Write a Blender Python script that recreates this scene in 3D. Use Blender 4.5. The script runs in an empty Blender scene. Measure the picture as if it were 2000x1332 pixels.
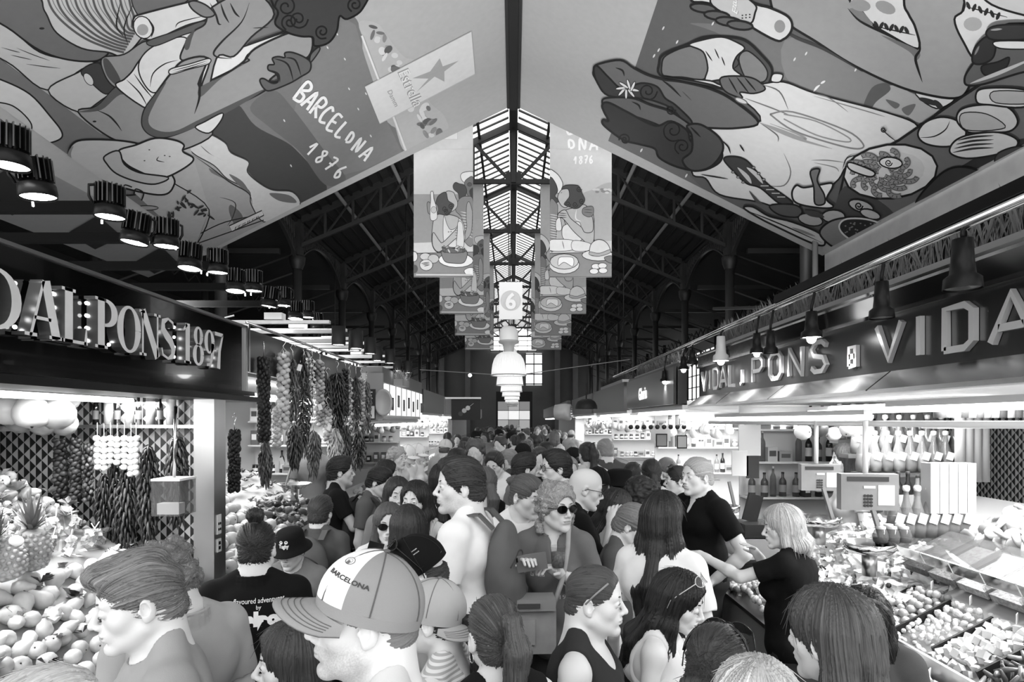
import bpy, bmesh, math, random
import numpy as np
from mathutils import Vector, Matrix
from mathutils.bvhtree import BVHTree
R = random.Random(7)
C = bpy.context.scene.collection
PI = math.pi
# ---------------------------------------------------------------- camera, world, exposure
FX, CX, CY, HC = 1200.0, 1003.0, 822.0, 2.0
cam_d = bpy.data.cameras.new('camera'); cam = bpy.data.objects.new('camera', cam_d); C.objects.link(cam)
cam.location = (0, 0, HC); cam.rotation_euler = (PI/2, 0, 0)
cam_d.sensor_width = 36.0; cam_d.lens = 36.0*FX/2000.0
cam_d.shift_x = (1000-CX)/2000.0; cam_d.shift_y = (CY-666)/2000.0
cam_d.clip_start = 0.05; cam_d.clip_end = 300
bpy.context.scene.camera = cam
w = bpy.data.worlds.new('world'); bpy.context.scene.world = w; w.use_nodes = True
w.node_tree.nodes['Background'].inputs[0].default_value = (1, 1, 1, 1)
w.node_tree.nodes['Background'].inputs[1].default_value = 1.7
vs = bpy.context.scene.view_settings
vs.view_transform = 'Standard'; vs.look = 'None'; vs.gamma = 1.0; vs.use_curve_mapping = False; vs.exposure = 0.40
cy = bpy.context.scene.cycles
cy.max_bounces = 6; cy.diffuse_bounces = 3; cy.glossy_bounces = 3; cy.transmission_bounces = 4; cy.transparent_max_bounces = 8
cy.caustics_reflective = False; cy.caustics_refractive = False; cy.sample_clamp_indirect = 4.0

def area(name, loc, sx, sy, power, rot=(0, 0, 0), spread=PI):
    d = bpy.data.lights.new(name, 'AREA'); d.shape = 'RECTANGLE'; d.size = sx; d.size_y = sy; d.energy = power; d.spread = spread
    o = bpy.data.objects.new(name, d); o.location = loc; o.rotation_euler = rot; C.objects.link(o); return o
# daylight falling through the open front of the hall is the world itself; these are the tubes fixed under the stall canopies
area('tube_light', (-2.35, 3.0, 2.12), .25, 2.2, 40)
area('tube_light', (-2.5, 6.2, 2.25), .5, 2.8, 38)
area('tube_light', (-2.5, 10.5, 2.08), .5, 4.5, 60)
area('tube_light', (-2.5, 18, 2.08), .5, 9, 120)
area('tube_light', (2.6, 3.2, 2.12), .35, 3.2, 98)
area('tube_light', (2.7, 7.6, 2.08), .5, 3.0, 75)
area('tube_light', (2.6, 12, 2.08), .5, 4.5, 60)
area('tube_light', (2.6, 20, 2.08), .5, 9, 120)
def added_uplight(loc, target, power, size=1.3, soft=.25):
    d = bpy.data.lights.new('added_uplight', 'SPOT'); d.energy = power; d.spot_size = size; d.spot_blend = .9; d.shadow_soft_size = soft
    o = bpy.data.objects.new('added_uplight', d); o.location = loc; o.rotation_euler = (Vector(target)-Vector(loc)).to_track_quat('-Z', 'Y').to_euler(); C.objects.link(o)
# unseen spot lights added over the stalls to brighten the printed canvases and banners
for s_ in (-1, 1):
    added_uplight((s_*3.2, 5.5, 2.95), (s_*3.2, 8.5, 7.4), 640, 2.9); added_uplight((s_*3.2, 9.5, 2.95), (s_*2.6, 12, 7.8), 500, 2.1)
    added_uplight((s_*2.6, 11.6, 2.95), (s_*1.7, 15, 7.5), 420, 1.1); added_uplight((s_*2.6, 17.0, 2.95), (s_*1.7, 20, 7.0), 260, 1.3); added_uplight((s_*2.6, 22.0, 2.95), (s_*1.7, 25.3, 7.0), 260, 1.3); added_uplight((s_*2.6, 27.0, 2.95), (s_*1.7, 30.4, 7.0), 260, 1.3)

def at(px, py, Y): return Vector(((px-CX)/FX*Y, Y, HC+(CY-py)/FX*Y))
def lin(s): return s/12.92 if s < .04045 else ((s+.055)/1.055)**2.4
# ---------------------------------------------------------------- materials
MATS = {}
def mat(name, g, rough=.6, metal=0, noise=None, bump=None, emit=0, trans=0, alpha=1, spec=.5, attr=None, stretch=(1, 1, 1), coords='Object', transluc=0, coat=0):
    """g: grey in display terms (0-1). noise=(scale, amount): multiplies the colour. bump=(scale, strength)."""
    if name in MATS: return MATS[name]
    m = bpy.data.materials.new(name); m.use_nodes = True; nt = m.node_tree; N = nt.nodes; L = nt.links
    b = N['Principled BSDF']; v = lin(g)
    b.inputs['Base Color'].default_value = (v, v, v, 1); b.inputs['Roughness'].default_value = rough; b.inputs['Metallic'].default_value = metal
    b.inputs['Specular IOR Level'].default_value = spec; b.inputs['Transmission Weight'].default_value = trans; b.inputs['Alpha'].default_value = alpha
    b.inputs['Coat Weight'].default_value = coat
    if emit:
        b.inputs['Emission Color'].default_value = (1, 1, 1, 1); b.inputs['Emission Strength'].default_value = emit
    co = None
    if noise or bump:
        tc = N.new('ShaderNodeTexCoord'); mp = N.new('ShaderNodeMapping'); mp.inputs['Scale'].default_value = stretch
        L.new(tc.outputs[coords], mp.inputs[0]); co = mp.outputs[0]
    col = None
    if attr:
        a = N.new('ShaderNodeAttribute'); a.attribute_name = attr; col = a.outputs['Color']
        mm = N.new('ShaderNodeVectorMath'); mm.operation = 'SCALE'; L.new(col, mm.inputs[0]); mm.inputs['Scale'].default_value = v; col = mm.outputs[0]
        L.new(col, b.inputs['Base Color'])
    if noise:
        n = N.new('ShaderNodeTexNoise'); n.inputs['Scale'].default_value = noise[0]; n.inputs['Detail'].default_value = 5; L.new(co, n.inputs['Vector'])
        r = N.new('ShaderNodeMapRange'); r.inputs['From Min'].default_value = .3; r.inputs['From Max'].default_value = .7
        r.inputs['To Min'].default_value = 1-noise[1]; r.inputs['To Max'].default_value = 1+noise[1]*.6; L.new(n.outputs['Fac'], r.inputs['Value'])
        mm = N.new('ShaderNodeVectorMath'); mm.operation = 'SCALE'
        if col is not None: L.new(col, mm.inputs[0])
        else: mm.inputs[0].default_value = (v, v, v)
        L.new(r.outputs[0], mm.inputs['Scale']); L.new(mm.outputs[0], b.inputs['Base Color'])
    if bump:
        n = N.new('ShaderNodeTexNoise'); n.inputs['Scale'].default_value = bump[0]; n.inputs['Detail'].default_value = 4; L.new(co, n.inputs['Vector'])
        bp = N.new('ShaderNodeBump'); bp.inputs['Strength'].default_value = bump[1]; bp.inputs['Distance'].default_value = .01
        L.new(n.outputs['Fac'], bp.inputs['Height']); L.new(bp.outputs[0], b.inputs['Normal'])
    if transluc:
        t = N.new('ShaderNodeBsdfTranslucent'); t.inputs[0].default_value = (v, v, v, 1); mx = N.new('ShaderNodeMixShader'); mx.inputs[0].default_value = transluc
        L.new(b.outputs[0], mx.inputs[1]); L.new(t.outputs[0], mx.inputs[2]); L.new(mx.outputs[0], N['Material Output'].inputs[0])
    MATS[name] = m; return m
def glassy(name, g=.95, rough=.03, mixt=.86):
    """thin clear plastic or glass: mostly transparent with a glossy skin (works for panes and bottles without refraction noise)"""
    if name in MATS: return MATS[name]
    m = bpy.data.materials.new(name); m.use_nodes = True; N = m.node_tree.nodes; L = m.node_tree.links
    b = N['Principled BSDF']; v = lin(g); b.inputs['Base Color'].default_value = (v*.3, v*.3, v*.3, 1); b.inputs['Roughness'].default_value = rough
    t = N.new('ShaderNodeBsdfTransparent'); t.inputs[0].default_value = (v, v, v, 1); mx = N.new('ShaderNodeMixShader'); mx.inputs[0].default_value = mixt
    L.new(b.outputs[0], mx.inputs[1]); L.new(t.outputs[0], mx.inputs[2]); L.new(mx.outputs[0], N['Material Output'].inputs[0])
    MATS[name] = m; return m
def grey(g, rough=.7): return mat('grey_%03d_%02d' % (round(g*100), round(rough*10)), g, rough)
# ---------------------------------------------------------------- mesh building
def tag(o, label=None, cat=None, group=None, kind=None):
    if label: o['label'] = label
    if cat: o['category'] = cat
    if group: o['group'] = group
    if kind: o['kind'] = kind
    return o
def empty(name, loc=(0, 0, 0), rz=0, label=None, cat=None, group=None):
    o = bpy.data.objects.new(name, None); C.objects.link(o); o.location = loc; o.rotation_euler = (0, 0, rz); o.empty_display_size = .1
    return tag(o, label, cat, group)
def link_mesh(name, me, parent=None, loc=None):
    o = bpy.data.objects.new(name, me); C.objects.link(o)
    if parent is not None: o.parent = parent
    if loc is not None: o.location = loc
    return o
def copy_tree(o, parent=None):
    c = o.copy(); C.objects.link(c); c.parent = parent
    for ch in list(o.children): copy_tree(ch, c)
    return c
def frame_to(p, q):
    d = (Vector(q)-Vector(p)); L = d.length; d = d/L if L > 1e-9 else Vector((0, 0, 1))
    u = Vector((0, 0, 1)) if abs(d.z) < .9 else Vector((1, 0, 0))
    x = d.cross(u).normalized(); y = d.cross(x).normalized()
    return d, x, y, L
class MB:
    def __init__(s): s.v = []; s.f = []; s.m = []; s.mats = []; s.sm = []
    def mi(s, m):
        if m not in s.mats: s.mats.append(m)
        return s.mats.index(m)
    def add(s, vs_, fs, m, smooth=False):
        b = len(s.v); k = s.mi(m); s.v.extend([tuple(x) for x in vs_])
        for f in fs: s.f.append(tuple(b+i for i in f)); s.m.append(k); s.sm.append(smooth)
        return s
    def box(s, c, d, m, rz=0, M=None):
        x, y, z = d[0]/2, d[1]/2, d[2]/2; vs_ = [Vector((i*x, j*y, k*z)) for k in (-1, 1) for j in (-1, 1) for i in (-1, 1)]
        if rz: M = Matrix.Rotation(rz, 3, 'Z')
        if M is not None: vs_ = [M @ v for v in vs_]
        c = Vector(c); return s.add([v+c for v in vs_], [(0, 2, 3, 1), (4, 5, 7, 6), (0, 1, 5, 4), (2, 6, 7, 3), (0, 4, 6, 2), (1, 3, 7, 5)], m)
    def bar(s, p, q, w_, h, m):
        d, x, y, L = frame_to(p, q); p = Vector(p); q = Vector(q); x = x*w_/2; y = y*h/2
        vs_ = [p-x-y, p+x-y, p+x+y, p-x+y, q-x-y, q+x-y, q+x+y, q-x+y]
        return s.add(vs_, [(0, 3, 2, 1), (4, 5, 6, 7), (0, 1, 5, 4), (1, 2, 6, 5), (2, 3, 7, 6), (3, 0, 4, 7)], m)
    def tube(s, pts, r, m, n=8, cap=True, smooth=True):
        pts = [Vector(p) for p in pts]; rs = r if isinstance(r, (list, tuple)) else [r]*len(pts); vs_ = []; fs = []
        x = None
        for i, p in enumerate(pts):
            a = pts[max(i-1, 0)]; b = pts[min(i+1, len(pts)-1)]; d = (b-a)
            if d.length < 1e-9: d = Vector((0, 0, 1))
            d.normalize()
            if x is None:
                u = Vector((0, 0, 1)) if abs(d.z) < .9 else Vector((1, 0, 0)); x = d.cross(u).normalized()
            else:
                x = (x-d*x.dot(d)); x = x.normalized() if x.length > 1e-6 else d.orthogonal().normalized()
            y = d.cross(x)
            for k in range(n):
                t = 2*PI*k/n; vs_.append(p+(x*math.cos(t)+y*math.sin(t))*rs[i])
        for i in range(len(pts)-1):
            for k in range(n): fs.append((i*n+k, i*n+(k+1) % n, (i+1)*n+(k+1) % n, (i+1)*n+k))
        if cap: fs.append(tuple(range(n))[::-1]); fs.append(tuple((len(pts)-1)*n+k for k in range(n)))
        return s.add(vs_, fs, m, smooth)
    def lathe(s, prof, c, m, n=20, smooth=True, M=None):
        c = Vector(c); vs_ = []; fs = []; L = len(prof)
        for (r, z) in prof:
            for k in range(n):
                t = 2*PI*k/n; v = Vector((r*math.cos(t), r*math.sin(t), z)); vs_.append((M @ v if M is not None else v)+c)
        for i in range(L-1):
            for k in range(n): fs.append((i*n+k, i*n+(k+1) % n, (i+1)*n+(k+1) % n, (i+1)*n+k))
        return s.add(vs_, fs, m, smooth)
    def ball(s, c, r, m, n=10, k=7, M=None):
        r = r if isinstance(r, (list, tuple)) else (r, r, r)
        c = Vector(c); vs_ = []; fs = []
        for i in range(k+1):
            a = PI*i/k
            for j in range(n):
                t = 2*PI*j/n; v = Vector((r[0]*math.sin(a)*math.cos(t), r[1]*math.sin(a)*math.sin(t), r[2]*math.cos(a))); vs_.append((M @ v if M is not None else v)+c)
        for i in range(k):
            for j in range(n): fs.append((i*n+j, (i+1)*n+j, (i+1)*n+(j+1) % n, i*n+(j+1) % n))
        return s.add(vs_, fs, m, True)
    def quad(s, a, b, c, d, m): return s.add([a, b, c, d], [(0, 1, 2, 3)], m)
    def mesh(s, name='mesh'):
        me = bpy.data.meshes.new(name); me.from_pydata(s.v, [], s.f)
        for m in s.mats: me.materials.append(m)
        me.polygons.foreach_set('material_index', s.m); me.polygons.foreach_set('use_smooth', s.sm); me.update(); return me
    def build(s, name, parent=None, loc=None): return link_mesh(name, s.mesh(name), parent, loc)
def struct(name, mb, parent=None): o = mb.build(name, parent); o['kind'] = 'structure'; return o
def text_geo(body, size=1.0, extrude=0.0, sx=1.0, bold=0.0, spacing=1.0):
    """flat or extruded lettering in the built-in font as (verts, faces) in the XY plane, baseline at y=0, starting at x=0"""
    cu = bpy.data.curves.new('t', 'FONT'); cu.body = body; cu.size = size; cu.extrude = extrude; cu.offset = bold; cu.resolution_u = 3; cu.space_character = spacing
    o = bpy.data.objects.new('t', cu); C.objects.link(o); dg = bpy.context.evaluated_depsgraph_get(); dg.update()
    me = o.evaluated_get(dg).to_mesh(); v = [Vector((p.co.x*sx, p.co.y, p.co.z)) for p in me.vertices]; f = [tuple(p.vertices) for p in me.polygons]
    o.evaluated_get(dg).to_mesh_clear(); C.objects.unlink(o); bpy.data.objects.remove(o); bpy.data.curves.remove(cu)
    return v, f
def text_w(v): return max(p.x for p in v)-min(p.x for p in v)
# ================================================================ the hall
m_floor = mat('floor_stone', .32, .5, noise=(3, .2)); m_iron = mat('dark_iron', .10, .55); m_iron2 = mat('painted_iron', .17, .45)
m_roof = mat('roof_boards', .13, .8, noise=(2, .3), stretch=(1, 6, 1)); m_dark = mat('dark_wall', .10, .9)
m_pane = mat('skylight_glass', .93, .5, transluc=.92, noise=(.8, .25)); m_slat = mat('skylight_slat', .38, .5)
m_stone = mat('pale_stone', .40, .8, noise=(1.2, .15)); m_steel = mat('brushed_steel', .72, .3, metal=1, bump=(40, .05), stretch=(1, 1, .1))
m_white = mat('white_paint', .92, .4); m_black = mat('black_gloss', .03, .12, coat=.4); m_blackm = mat('black_matt', .05, .6)
m_chrome = mat('polished_steel', .88, .12, metal=1)
YE = 62.0
struct('floor', MB().box((0, 31, -.05), (26, 66, .1), m_floor))
SL, ZE, XE = .45, 8.55, 7.0
def zr(x): return ZE+SL*(XE-abs(x))
for nm, s in (('ceiling_left', -1), ('ceiling_right', 1)):
    b = MB()
    p = [(s*2.3, 14.3, zr(2.3)), (s*7.4, 14.3, zr(7.4)), (s*7.4, YE, zr(7.4)), (s*2.3, YE, zr(2.3))]
    up = Vector((0, 0, .12)); q = [Vector(v)+up for v in p]
    b.add(p+q, [(0, 1, 2, 3), (7, 6, 5, 4), (0, 4, 5, 1), (1, 5, 6, 2), (2, 6, 7, 3), (3, 7, 4, 0)], m_roof)
    for i in range(15):   # boards and battens of the roof running across
        x = 2.6+i*.33; b.box((s*x, 38.1, zr(x)-.04), (.07, 47.6, .07), m_iron)
    struct(nm, b)
    # aisle roof beyond the columns, low and dark, and the outer wall
    b = MB(); b.bar((s*10.2, 3, 7.3), (s*10.2, YE, 7.3), .06, 6.6, m_roof) if 0 else None
    b.add([(s*7.3, 3, 8.2), (s*12.5, 3, 6.6), (s*12.5, YE, 6.6), (s*7.3, YE, 8.2), (s*7.3, 3, 8.3), (s*12.5, 3, 6.7), (s*12.5, YE, 6.7), (s*7.3, YE, 8.3)], [(0, 1, 2, 3), (4, 7, 6, 5), (0, 4, 5, 1), (3, 2, 6, 7)], m_roof)
    for i in range(9): b.box((s*9.9, 14+i*5.2, 7.3), (5.2, .12, .16), m_iron)
    struct('ceiling_aisle_left' if s < 0 else 'ceiling_aisle_right', b)
    b = MB(); b.box((s*12.5, 20, 3.3), (.2, 34, 6.6), m_dark); b.box((s*12.5, 49.5, .9), (.2, 25, 1.8), m_dark)
    struct('wall_left' if s < 0 else 'wall_right', b)
    # glazed screen of the outer wall at the far end: thin iron grid, sky beyond
    b = MB()
    for k in range(26): b.box((s*12.5, 37+k, 4.2), (.08, .09 if k % 4 else .3, 4.8), m_iron)
    for k in range(6): b.box((s*12.5, 49.5, 1.9+k*.8), (.06, 25, .06), m_iron)
    for k in range(24):
        a = k*PI/12; b.bar((s*12.5, 39+k, 5.7), (s*12.5, 40+k, 6.5), .04, .05, m_iron); b.bar((s*12.5, 40+k, 5.7), (s*12.5, 39+k, 6.5), .04, .05, m_iron)
    struct('window_1' if s < 0 else 'window_2', b)
# ridge skylight
b = MB()
for s in (-1, 1):
    y = 3.0
    while y < YE-.5:
        a = (s*.16, y, zr(.16)+.10); c = (s*2.3, y, zr(2.3)+.10); h = .30
        b.quad(a, (a[0], y+h, a[2]-.05), (c[0], y+h, c[2]-.05), c, m_pane)
        b.bar((s*.16, y+.36, zr(.16)-.02), (s*2.3, y+.36, zr(2.3)-.02), .10, .03, m_slat)
        y += .46
struct('window_3', b)
b = MB(); b.box((0, 32.5, zr(0)-.12), (.26, 59, .36), m_iron2)
for s in (-1, 1):
    for x in (1.1, 2.3): b.box((s*x, 32.5, zr(x)-.05), (.08, 59, .10), m_iron)
struct('trim_1', b)
# end wall: pale plaster with tall pilasters and a window
b = MB(); b.box((0, YE, 6.5), (26, .3, 13), mat('end_wall_plaster', .36, .85, noise=(.4, .2)))
for x in (-9, -7.2, -4.6, 4.4, 6.2, 8.2): b.box((x, YE-.35, 5), (.5, .5, 10), m_stone)
struct('wall_back', b)
b = MB(); b.box((2.05, YE-.22, 7.2), (1.6, .08, 3.2), mat('lit_window', .9, .5, emit=1.2))
for z in (5.7, 6.7, 7.7, 8.7): b.box((2.05, YE-.3, z), (1.8, .1, .12), m_stone)
for x in (1.2, 2.05, 2.9): b.box((x, YE-.3, 7.2), (.1, .1, 3.2), m_stone)
struct('window_4', b)
b = MB(); b.add([(-2.3, YE-.5, zr(2.3)-1.6), (2.3, YE-.5, zr(2.3)-1.6), (2.3, YE-.5, zr(2.3)), (0, YE-.5, zr(0)), (-2.3, YE-.5, zr(2.3))], [(0, 1, 2, 3, 4)], mat('gable_glass', .9, .5, emit=1.6))
for i in range(6):
    b.bar((-2.3+i*.92, YE-.6, 8.9), (-2.3+i*.92, YE-.6, 11.6), .06, .06, m_iron)
    b.bar((-2.3, YE-.6, 9.0+i*.5), (2.3, YE-.6, 9.0+i*.5), .05, .05, m_iron)
struct('window_5', b)
# trusses, one every bay
YB = [14.7+5.2*i for i in range(9)]
def truss(Y):
    b = MB(); T = .13
    for s in (-1, 1):
        b.bar((s*7.0, Y, zr(7)-.1), (0, Y, zr(0)-.1), .10, .2, m_iron2)
        top = [(s*x, zr(x)-.15) for x in (7.0, 6.1, 5.2, 4.3, 3.4, 2.6, 1.95)]
        bot = [(s*(7.0-(7.0-1.95)*t), 7.62+(9.75-7.62)*t) for t in (0, .18, .36, .54, .72, .88, 1)]
        b.bar((bot[0][0], Y, bot[0][1]), (bot[-1][0], Y, bot[-1][1]), .10, .12, m_iron2)
        for i in range(1, 7): b.bar((top[i][0], Y, top[i][1]), (top[i][0], Y, 7.62+(7.0-abs(top[i][0]))/5.05*2.13), .07, .07, m_iron2)
        for i in range(0, 6):
            x1 = abs(top[i+1][0]); b.bar((top[i][0], Y, 7.62+(7.0-abs(top[i][0]))/5.05*2.13), (top[i+1][0], Y, top[i+1][1]), .05, .05, m_iron)
        b.bar((s*1.95, Y, 9.75), (0, Y, 9.75), .1, .14, m_iron)
        b.bar((s*1.3, Y, 9.75), (s*1.3, Y, zr(1.3)), .09, .09, m_iron)
        b.bar((s*1.3, Y, zr(1.3)-.1), (s*.12, Y, 9.78), .09, .09, m_iron)
        b.bar((s*1.35, Y, 9.78), (s*2.5, Y, zr(2.5)-.1), .09, .09, m_iron)
    b.bar((0, Y, 9.7), (0, Y, zr(0)), .18, .14, m_iron)
    b.box((0, Y, 9.85), (.5, .08, .4), m_iron)
    # raking arms that come forward from the columns to the roof
    return b
tr0 = None
for i, Y in enumerate(YB):
    if tr0 is None: tr0 = truss(0).build('roof_truss'); o = tr0
    else: o = tr0.copy(); C.objects.link(o)
    o.location = (0, Y, 0); tag(o, 'riveted dark iron roof truss spanning the nave between two columns', 'roof truss', 'iron roof trusses of the nave')
# columns with lattice arches between them
def column(s):
    root = empty('iron_column')
    b = MB(); b.tube([(0, 0, 0), (0, 0, 7.2)], .14, m_iron2, 12); b.lathe([(.3, 0), (.3, .3), (.2, .4), (.16, .6)], (0, 0, 0), m_iron, 12)
    b.lathe([(.16, 6.9), (.24, 7.1), (.26, 7.3), (.2, 7.35)], (0, 0, 0), m_iron, 12); b.build('shaft', root)
    b = MB(); b.box((0, 0, 7.9), (.3, .36, 1.15), m_iron); b.build('head_block', root)
    b = MB(); n = 12
    for sy in (-1, 1):
        lo = []
        for k in range(n+1):
            t = k/n; y = .15+t*2.45; z = 7.2+.95*math.sin(min(1, t*1.02)*PI/2)**.8
            lo.append(Vector((0, sy*y, z)))
        for k in range(n): b.bar(lo[k], lo[k+1], .10, .05, m_iron2)
        for k in range(n):
            b.bar(lo[k], (0, lo[k+1].y, 8.42), .03, .035, m_iron2); b.bar(lo[k+1], (0, lo[k].y, 8.42), .03, .035, m_iron2)
    b.build('lattice_arch', root)
    b = MB(); b.box((0, 0, 8.45), (.14, 5.2, .12), m_iron); b.bar((0, -2.6, 8.6), (0, 2.6, 8.6), .05, .05, m_iron2); b.build('eaves_beam', root)
    return root
for s in (-1, 1):
    c0 = None
    for Y in YB:
        c = column(s) if c0 is None else copy_tree(c0)
        if c0 is None: c0 = c
        c.location = (s*XE, Y, 0)
        tag(c, 'round iron column with lattice arches, in the row behind the %s' % ('black sign' if s < 0 else 'metal sign'), 'column', 'iron columns behind the %s' % ('black sign' if s < 0 else 'metal sign'))
# purlin pipes seen as bright lines on the roof slopes
for s in (-1, 1):
    for x, z in ((5.45, 9.02), (3.7, 9.8)):
        b = MB(); b.tube([(s*x, 14.5, z), (s*x, 60, z)], .06, mat('grey_pipe', .45, .4), 8)
        tag(b.build('roof_pipe'), 'thin grey pipe under the roof behind the %s, %s of the two' % ('black sign' if s < 0 else 'metal sign', 'lower' if x > 5 else 'upper'), 'pipe')
# secondary posts and bracing in the aisles
b = MB()
for s in (-1, 1):
    for i in range(9):
        o_ = MB(); o_.tube([(0, 0, 0), (0, 0, 7.0)], .11, m_iron, 8)
        for k in range(3): o_.bar((0, .1, 5.2+k*.6), (-s*2.8, .1, 6.2+k*.6), .04, .05, m_iron)
        for k in range(6): o_.bar((0, .08+k*.82, 6.3), (0, .08+(k+1)*.82, 6.9), .04, .04, m_iron); o_.bar((0, .08+k*.82, 6.9), (0, .08+(k+1)*.82, 6.3), .04, .04, m_iron)
        q = o_.build('aisle_post', loc=(s*10.0, 14.7+5.2*i, 0))
        tag(q, 'slim dark braced post beyond the columns behind the %s' % ('black sign' if s < 0 else 'metal sign'), 'post', 'aisle posts behind the %s' % ('black sign' if s < 0 else 'metal sign'))
# thin drop rods
for px, Y, t, bt in ((793, 22, 10.2, 4.5), (833, 26, 10.2, 4.2), (1180, 26, 10.2, 4.2), (1218, 22, 10.2, 4.4), (1592, 13.6, 6.4, 3.2), (654, 24, 9.4, 4)):
    x = (px-CX)/FX*Y
    tag(MB().tube([(x, Y, bt), (x, Y, min(t, zr(x)))], .018 if px != 1592 else .06, m_iron if px != 1592 else mat('grey_pipe', .45, .4), 6).build('drop_rod'),
        {793: 'thin dark hanging rod beside the largest banner with the pot of food', 833: 'thin dark hanging rod behind the largest banner with the pot of food', 1180: 'thin dark hanging rod behind the banners with the hat', 1218: 'thin dark hanging rod outside the largest banner with the hat', 1592: 'pale upright pole below the lower corner of the guitar mural', 654: 'thin dark rod dropping near the third column behind the black sign'}[px], 'rod')
# ================================================================ printed canvas murals under the roof
def cat_rom(P, closed, k=5):
    n = len(P); out = []
    rng = range(n) if closed else range(n-1)
    for i in rng:
        p0 = P[(i-1) % n] if closed or i > 0 else P[0]; p1 = P[i]; p2 = P[(i+1) % n]; p3 = P[(i+2) % n] if closed or i+2 < n else P[-1]
        for j in range(k):
            t = j/k; out.append(tuple(.5*((2*p1[a])+(-p0[a]+p2[a])*t+(2*p0[a]-5*p1[a]+4*p2[a]-p3[a])*t*t+(-p0[a]+3*p1[a]-3*p2[a]+p3[a])*t*t*t) for a in (0, 1)))
    if not closed: out.append(tuple(P[-1]))
    return out
def ribbon(P, wd, closed=False, taper=False):
    n = len(P); L = []; Rr = []
    for i in range(n):
        a = P[(i-1) % n] if closed or i > 0 else P[i]; b_ = P[(i+1) % n] if closed or i < n-1 else P[i]
        dx, dy = b_[0]-a[0], b_[1]-a[1]; l = math.hypot(dx, dy) or 1; k = wd/2*(1 if not taper else max(.12, math.sin(PI*(i+.3)/(n-.4))))
        L.append((P[i][0]-dy/l*k, P[i][1]+dx/l*k)); Rr.append((P[i][0]+dy/l*k, P[i][1]-dx/l*k))
    f = [(i, (i+1) % n, (i+1) % n+n, i+n) for i in range(n if closed else n-1)]
    return L+Rr, f
class Print:
    """flat artwork: shapes are laid one over the other on one surface; mapf(x, y, lift) gives the 3-D point"""
    def __init__(s, mapf, step=.0003): s.b = MB(); s.map = mapf; s.k = 0; s.lw = 1.2; s.step = step; s.clip = None
    def _poly(s, P, m):
        s.k += 1
        if s.clip: P = clip_poly(P, s.clip)
        if len(P) < 3: return
        vs_ = [Vector((x, y, 0)) for x, y in P]
        from mathutils.geometry import tessellate_polygon
        tris = tessellate_polygon([vs_]); s.b.add([s.map(x, y, s.k*s.step) for x, y in P], [t for t in tris], m)
    def fill(s, P, g, line=0, lg=.12, smooth=True):
        P = cat_rom(P, True) if smooth else P
        s._poly(P, ink(g))
        if line: s.stroke(P, line, lg, True, False)
        return s
    def stroke(s, P, wd, g=.12, closed=False, smooth=True, taper=False):
        if smooth: P = cat_rom(P, closed)
        V, F = ribbon(P, wd*s.lw, closed, taper); s.k += .5
        if s.clip:
            for f in F:
                Q = clip_poly([V[i] for i in f], s.clip)
                if len(Q) > 2: s.b.add([s.map(x, y, s.k*s.step) for x, y in Q], [tuple(range(len(Q)))], ink(g))
        else: s.b.add([s.map(x, y, s.k*s.step) for x, y in V], F, ink(g))
        return s
    def line(s, *P, w_=5, g=.12, taper=True): return s.stroke(list(P), w_, g, taper=taper)
    def oval(s, c, rx, ry, g, line=0, a=0, lg=.12):
        ca, sa = math.cos(a), math.sin(a)
        return s.fill([(c[0]+rx*math.cos(t*PI/8)*ca-ry*math.sin(t*PI/8)*sa, c[1]+rx*math.cos(t*PI/8)*sa+ry*math.sin(t*PI/8)*ca) for t in range(16)], g, line, lg, False)
    def geo(s, vf, org, u, v, g):
        """lettering (verts, faces) placed by the affine frame org + x*u + y*v"""
        s.k += 1; V, F = vf
        for f in F:
            Q = [(org[0]+V[i].x*u[0]+V[i].y*v[0], org[1]+V[i].x*u[1]+V[i].y*v[1]) for i in f]
            if s.clip: Q = clip_poly(Q, s.clip)
            if len(Q) > 2: s.b.add([s.map(x, y, s.k*s.step) for x, y in Q], [tuple(range(len(Q)))], ink(g))
        return s
def ink(g): return mat('ink_%02d' % round(g*100), g, .5, noise=(9, .05), coords='Object', transluc=.25)
def clip_poly(P, C_):
    """Sutherland-Hodgman against the convex polygon C_ (either winding)"""
    ar = sum(C_[i][0]*C_[(i+1) % len(C_)][1]-C_[(i+1) % len(C_)][0]*C_[i][1] for i in range(len(C_))); sg = 1 if ar > 0 else -1
    for i in range(len(C_)):
        a = C_[i]; b = C_[(i+1) % len(C_)]
        ins = lambda p: sg*((b[0]-a[0])*(p[1]-a[1])-(b[1]-a[1])*(p[0]-a[0])) >= 0
        out = []
        for j in range(len(P)):
            p = P[j-1]; q = P[j]; ip, iq = ins(p), ins(q)
            if ip != iq:
                d1 = (b[0]-a[0])*(p[1]-a[1])-(b[1]-a[1])*(p[0]-a[0]); d2 = (b[0]-a[0])*(q[1]-a[1])-(b[1]-a[1])*(q[0]-a[0]); t = d1/(d1-d2)
                out.append((p[0]+(q[0]-p[0])*t, p[1]+(q[1]-p[1])*t))
            if iq: out.append(q)
        P = out
        if not P: return P
    return P
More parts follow.
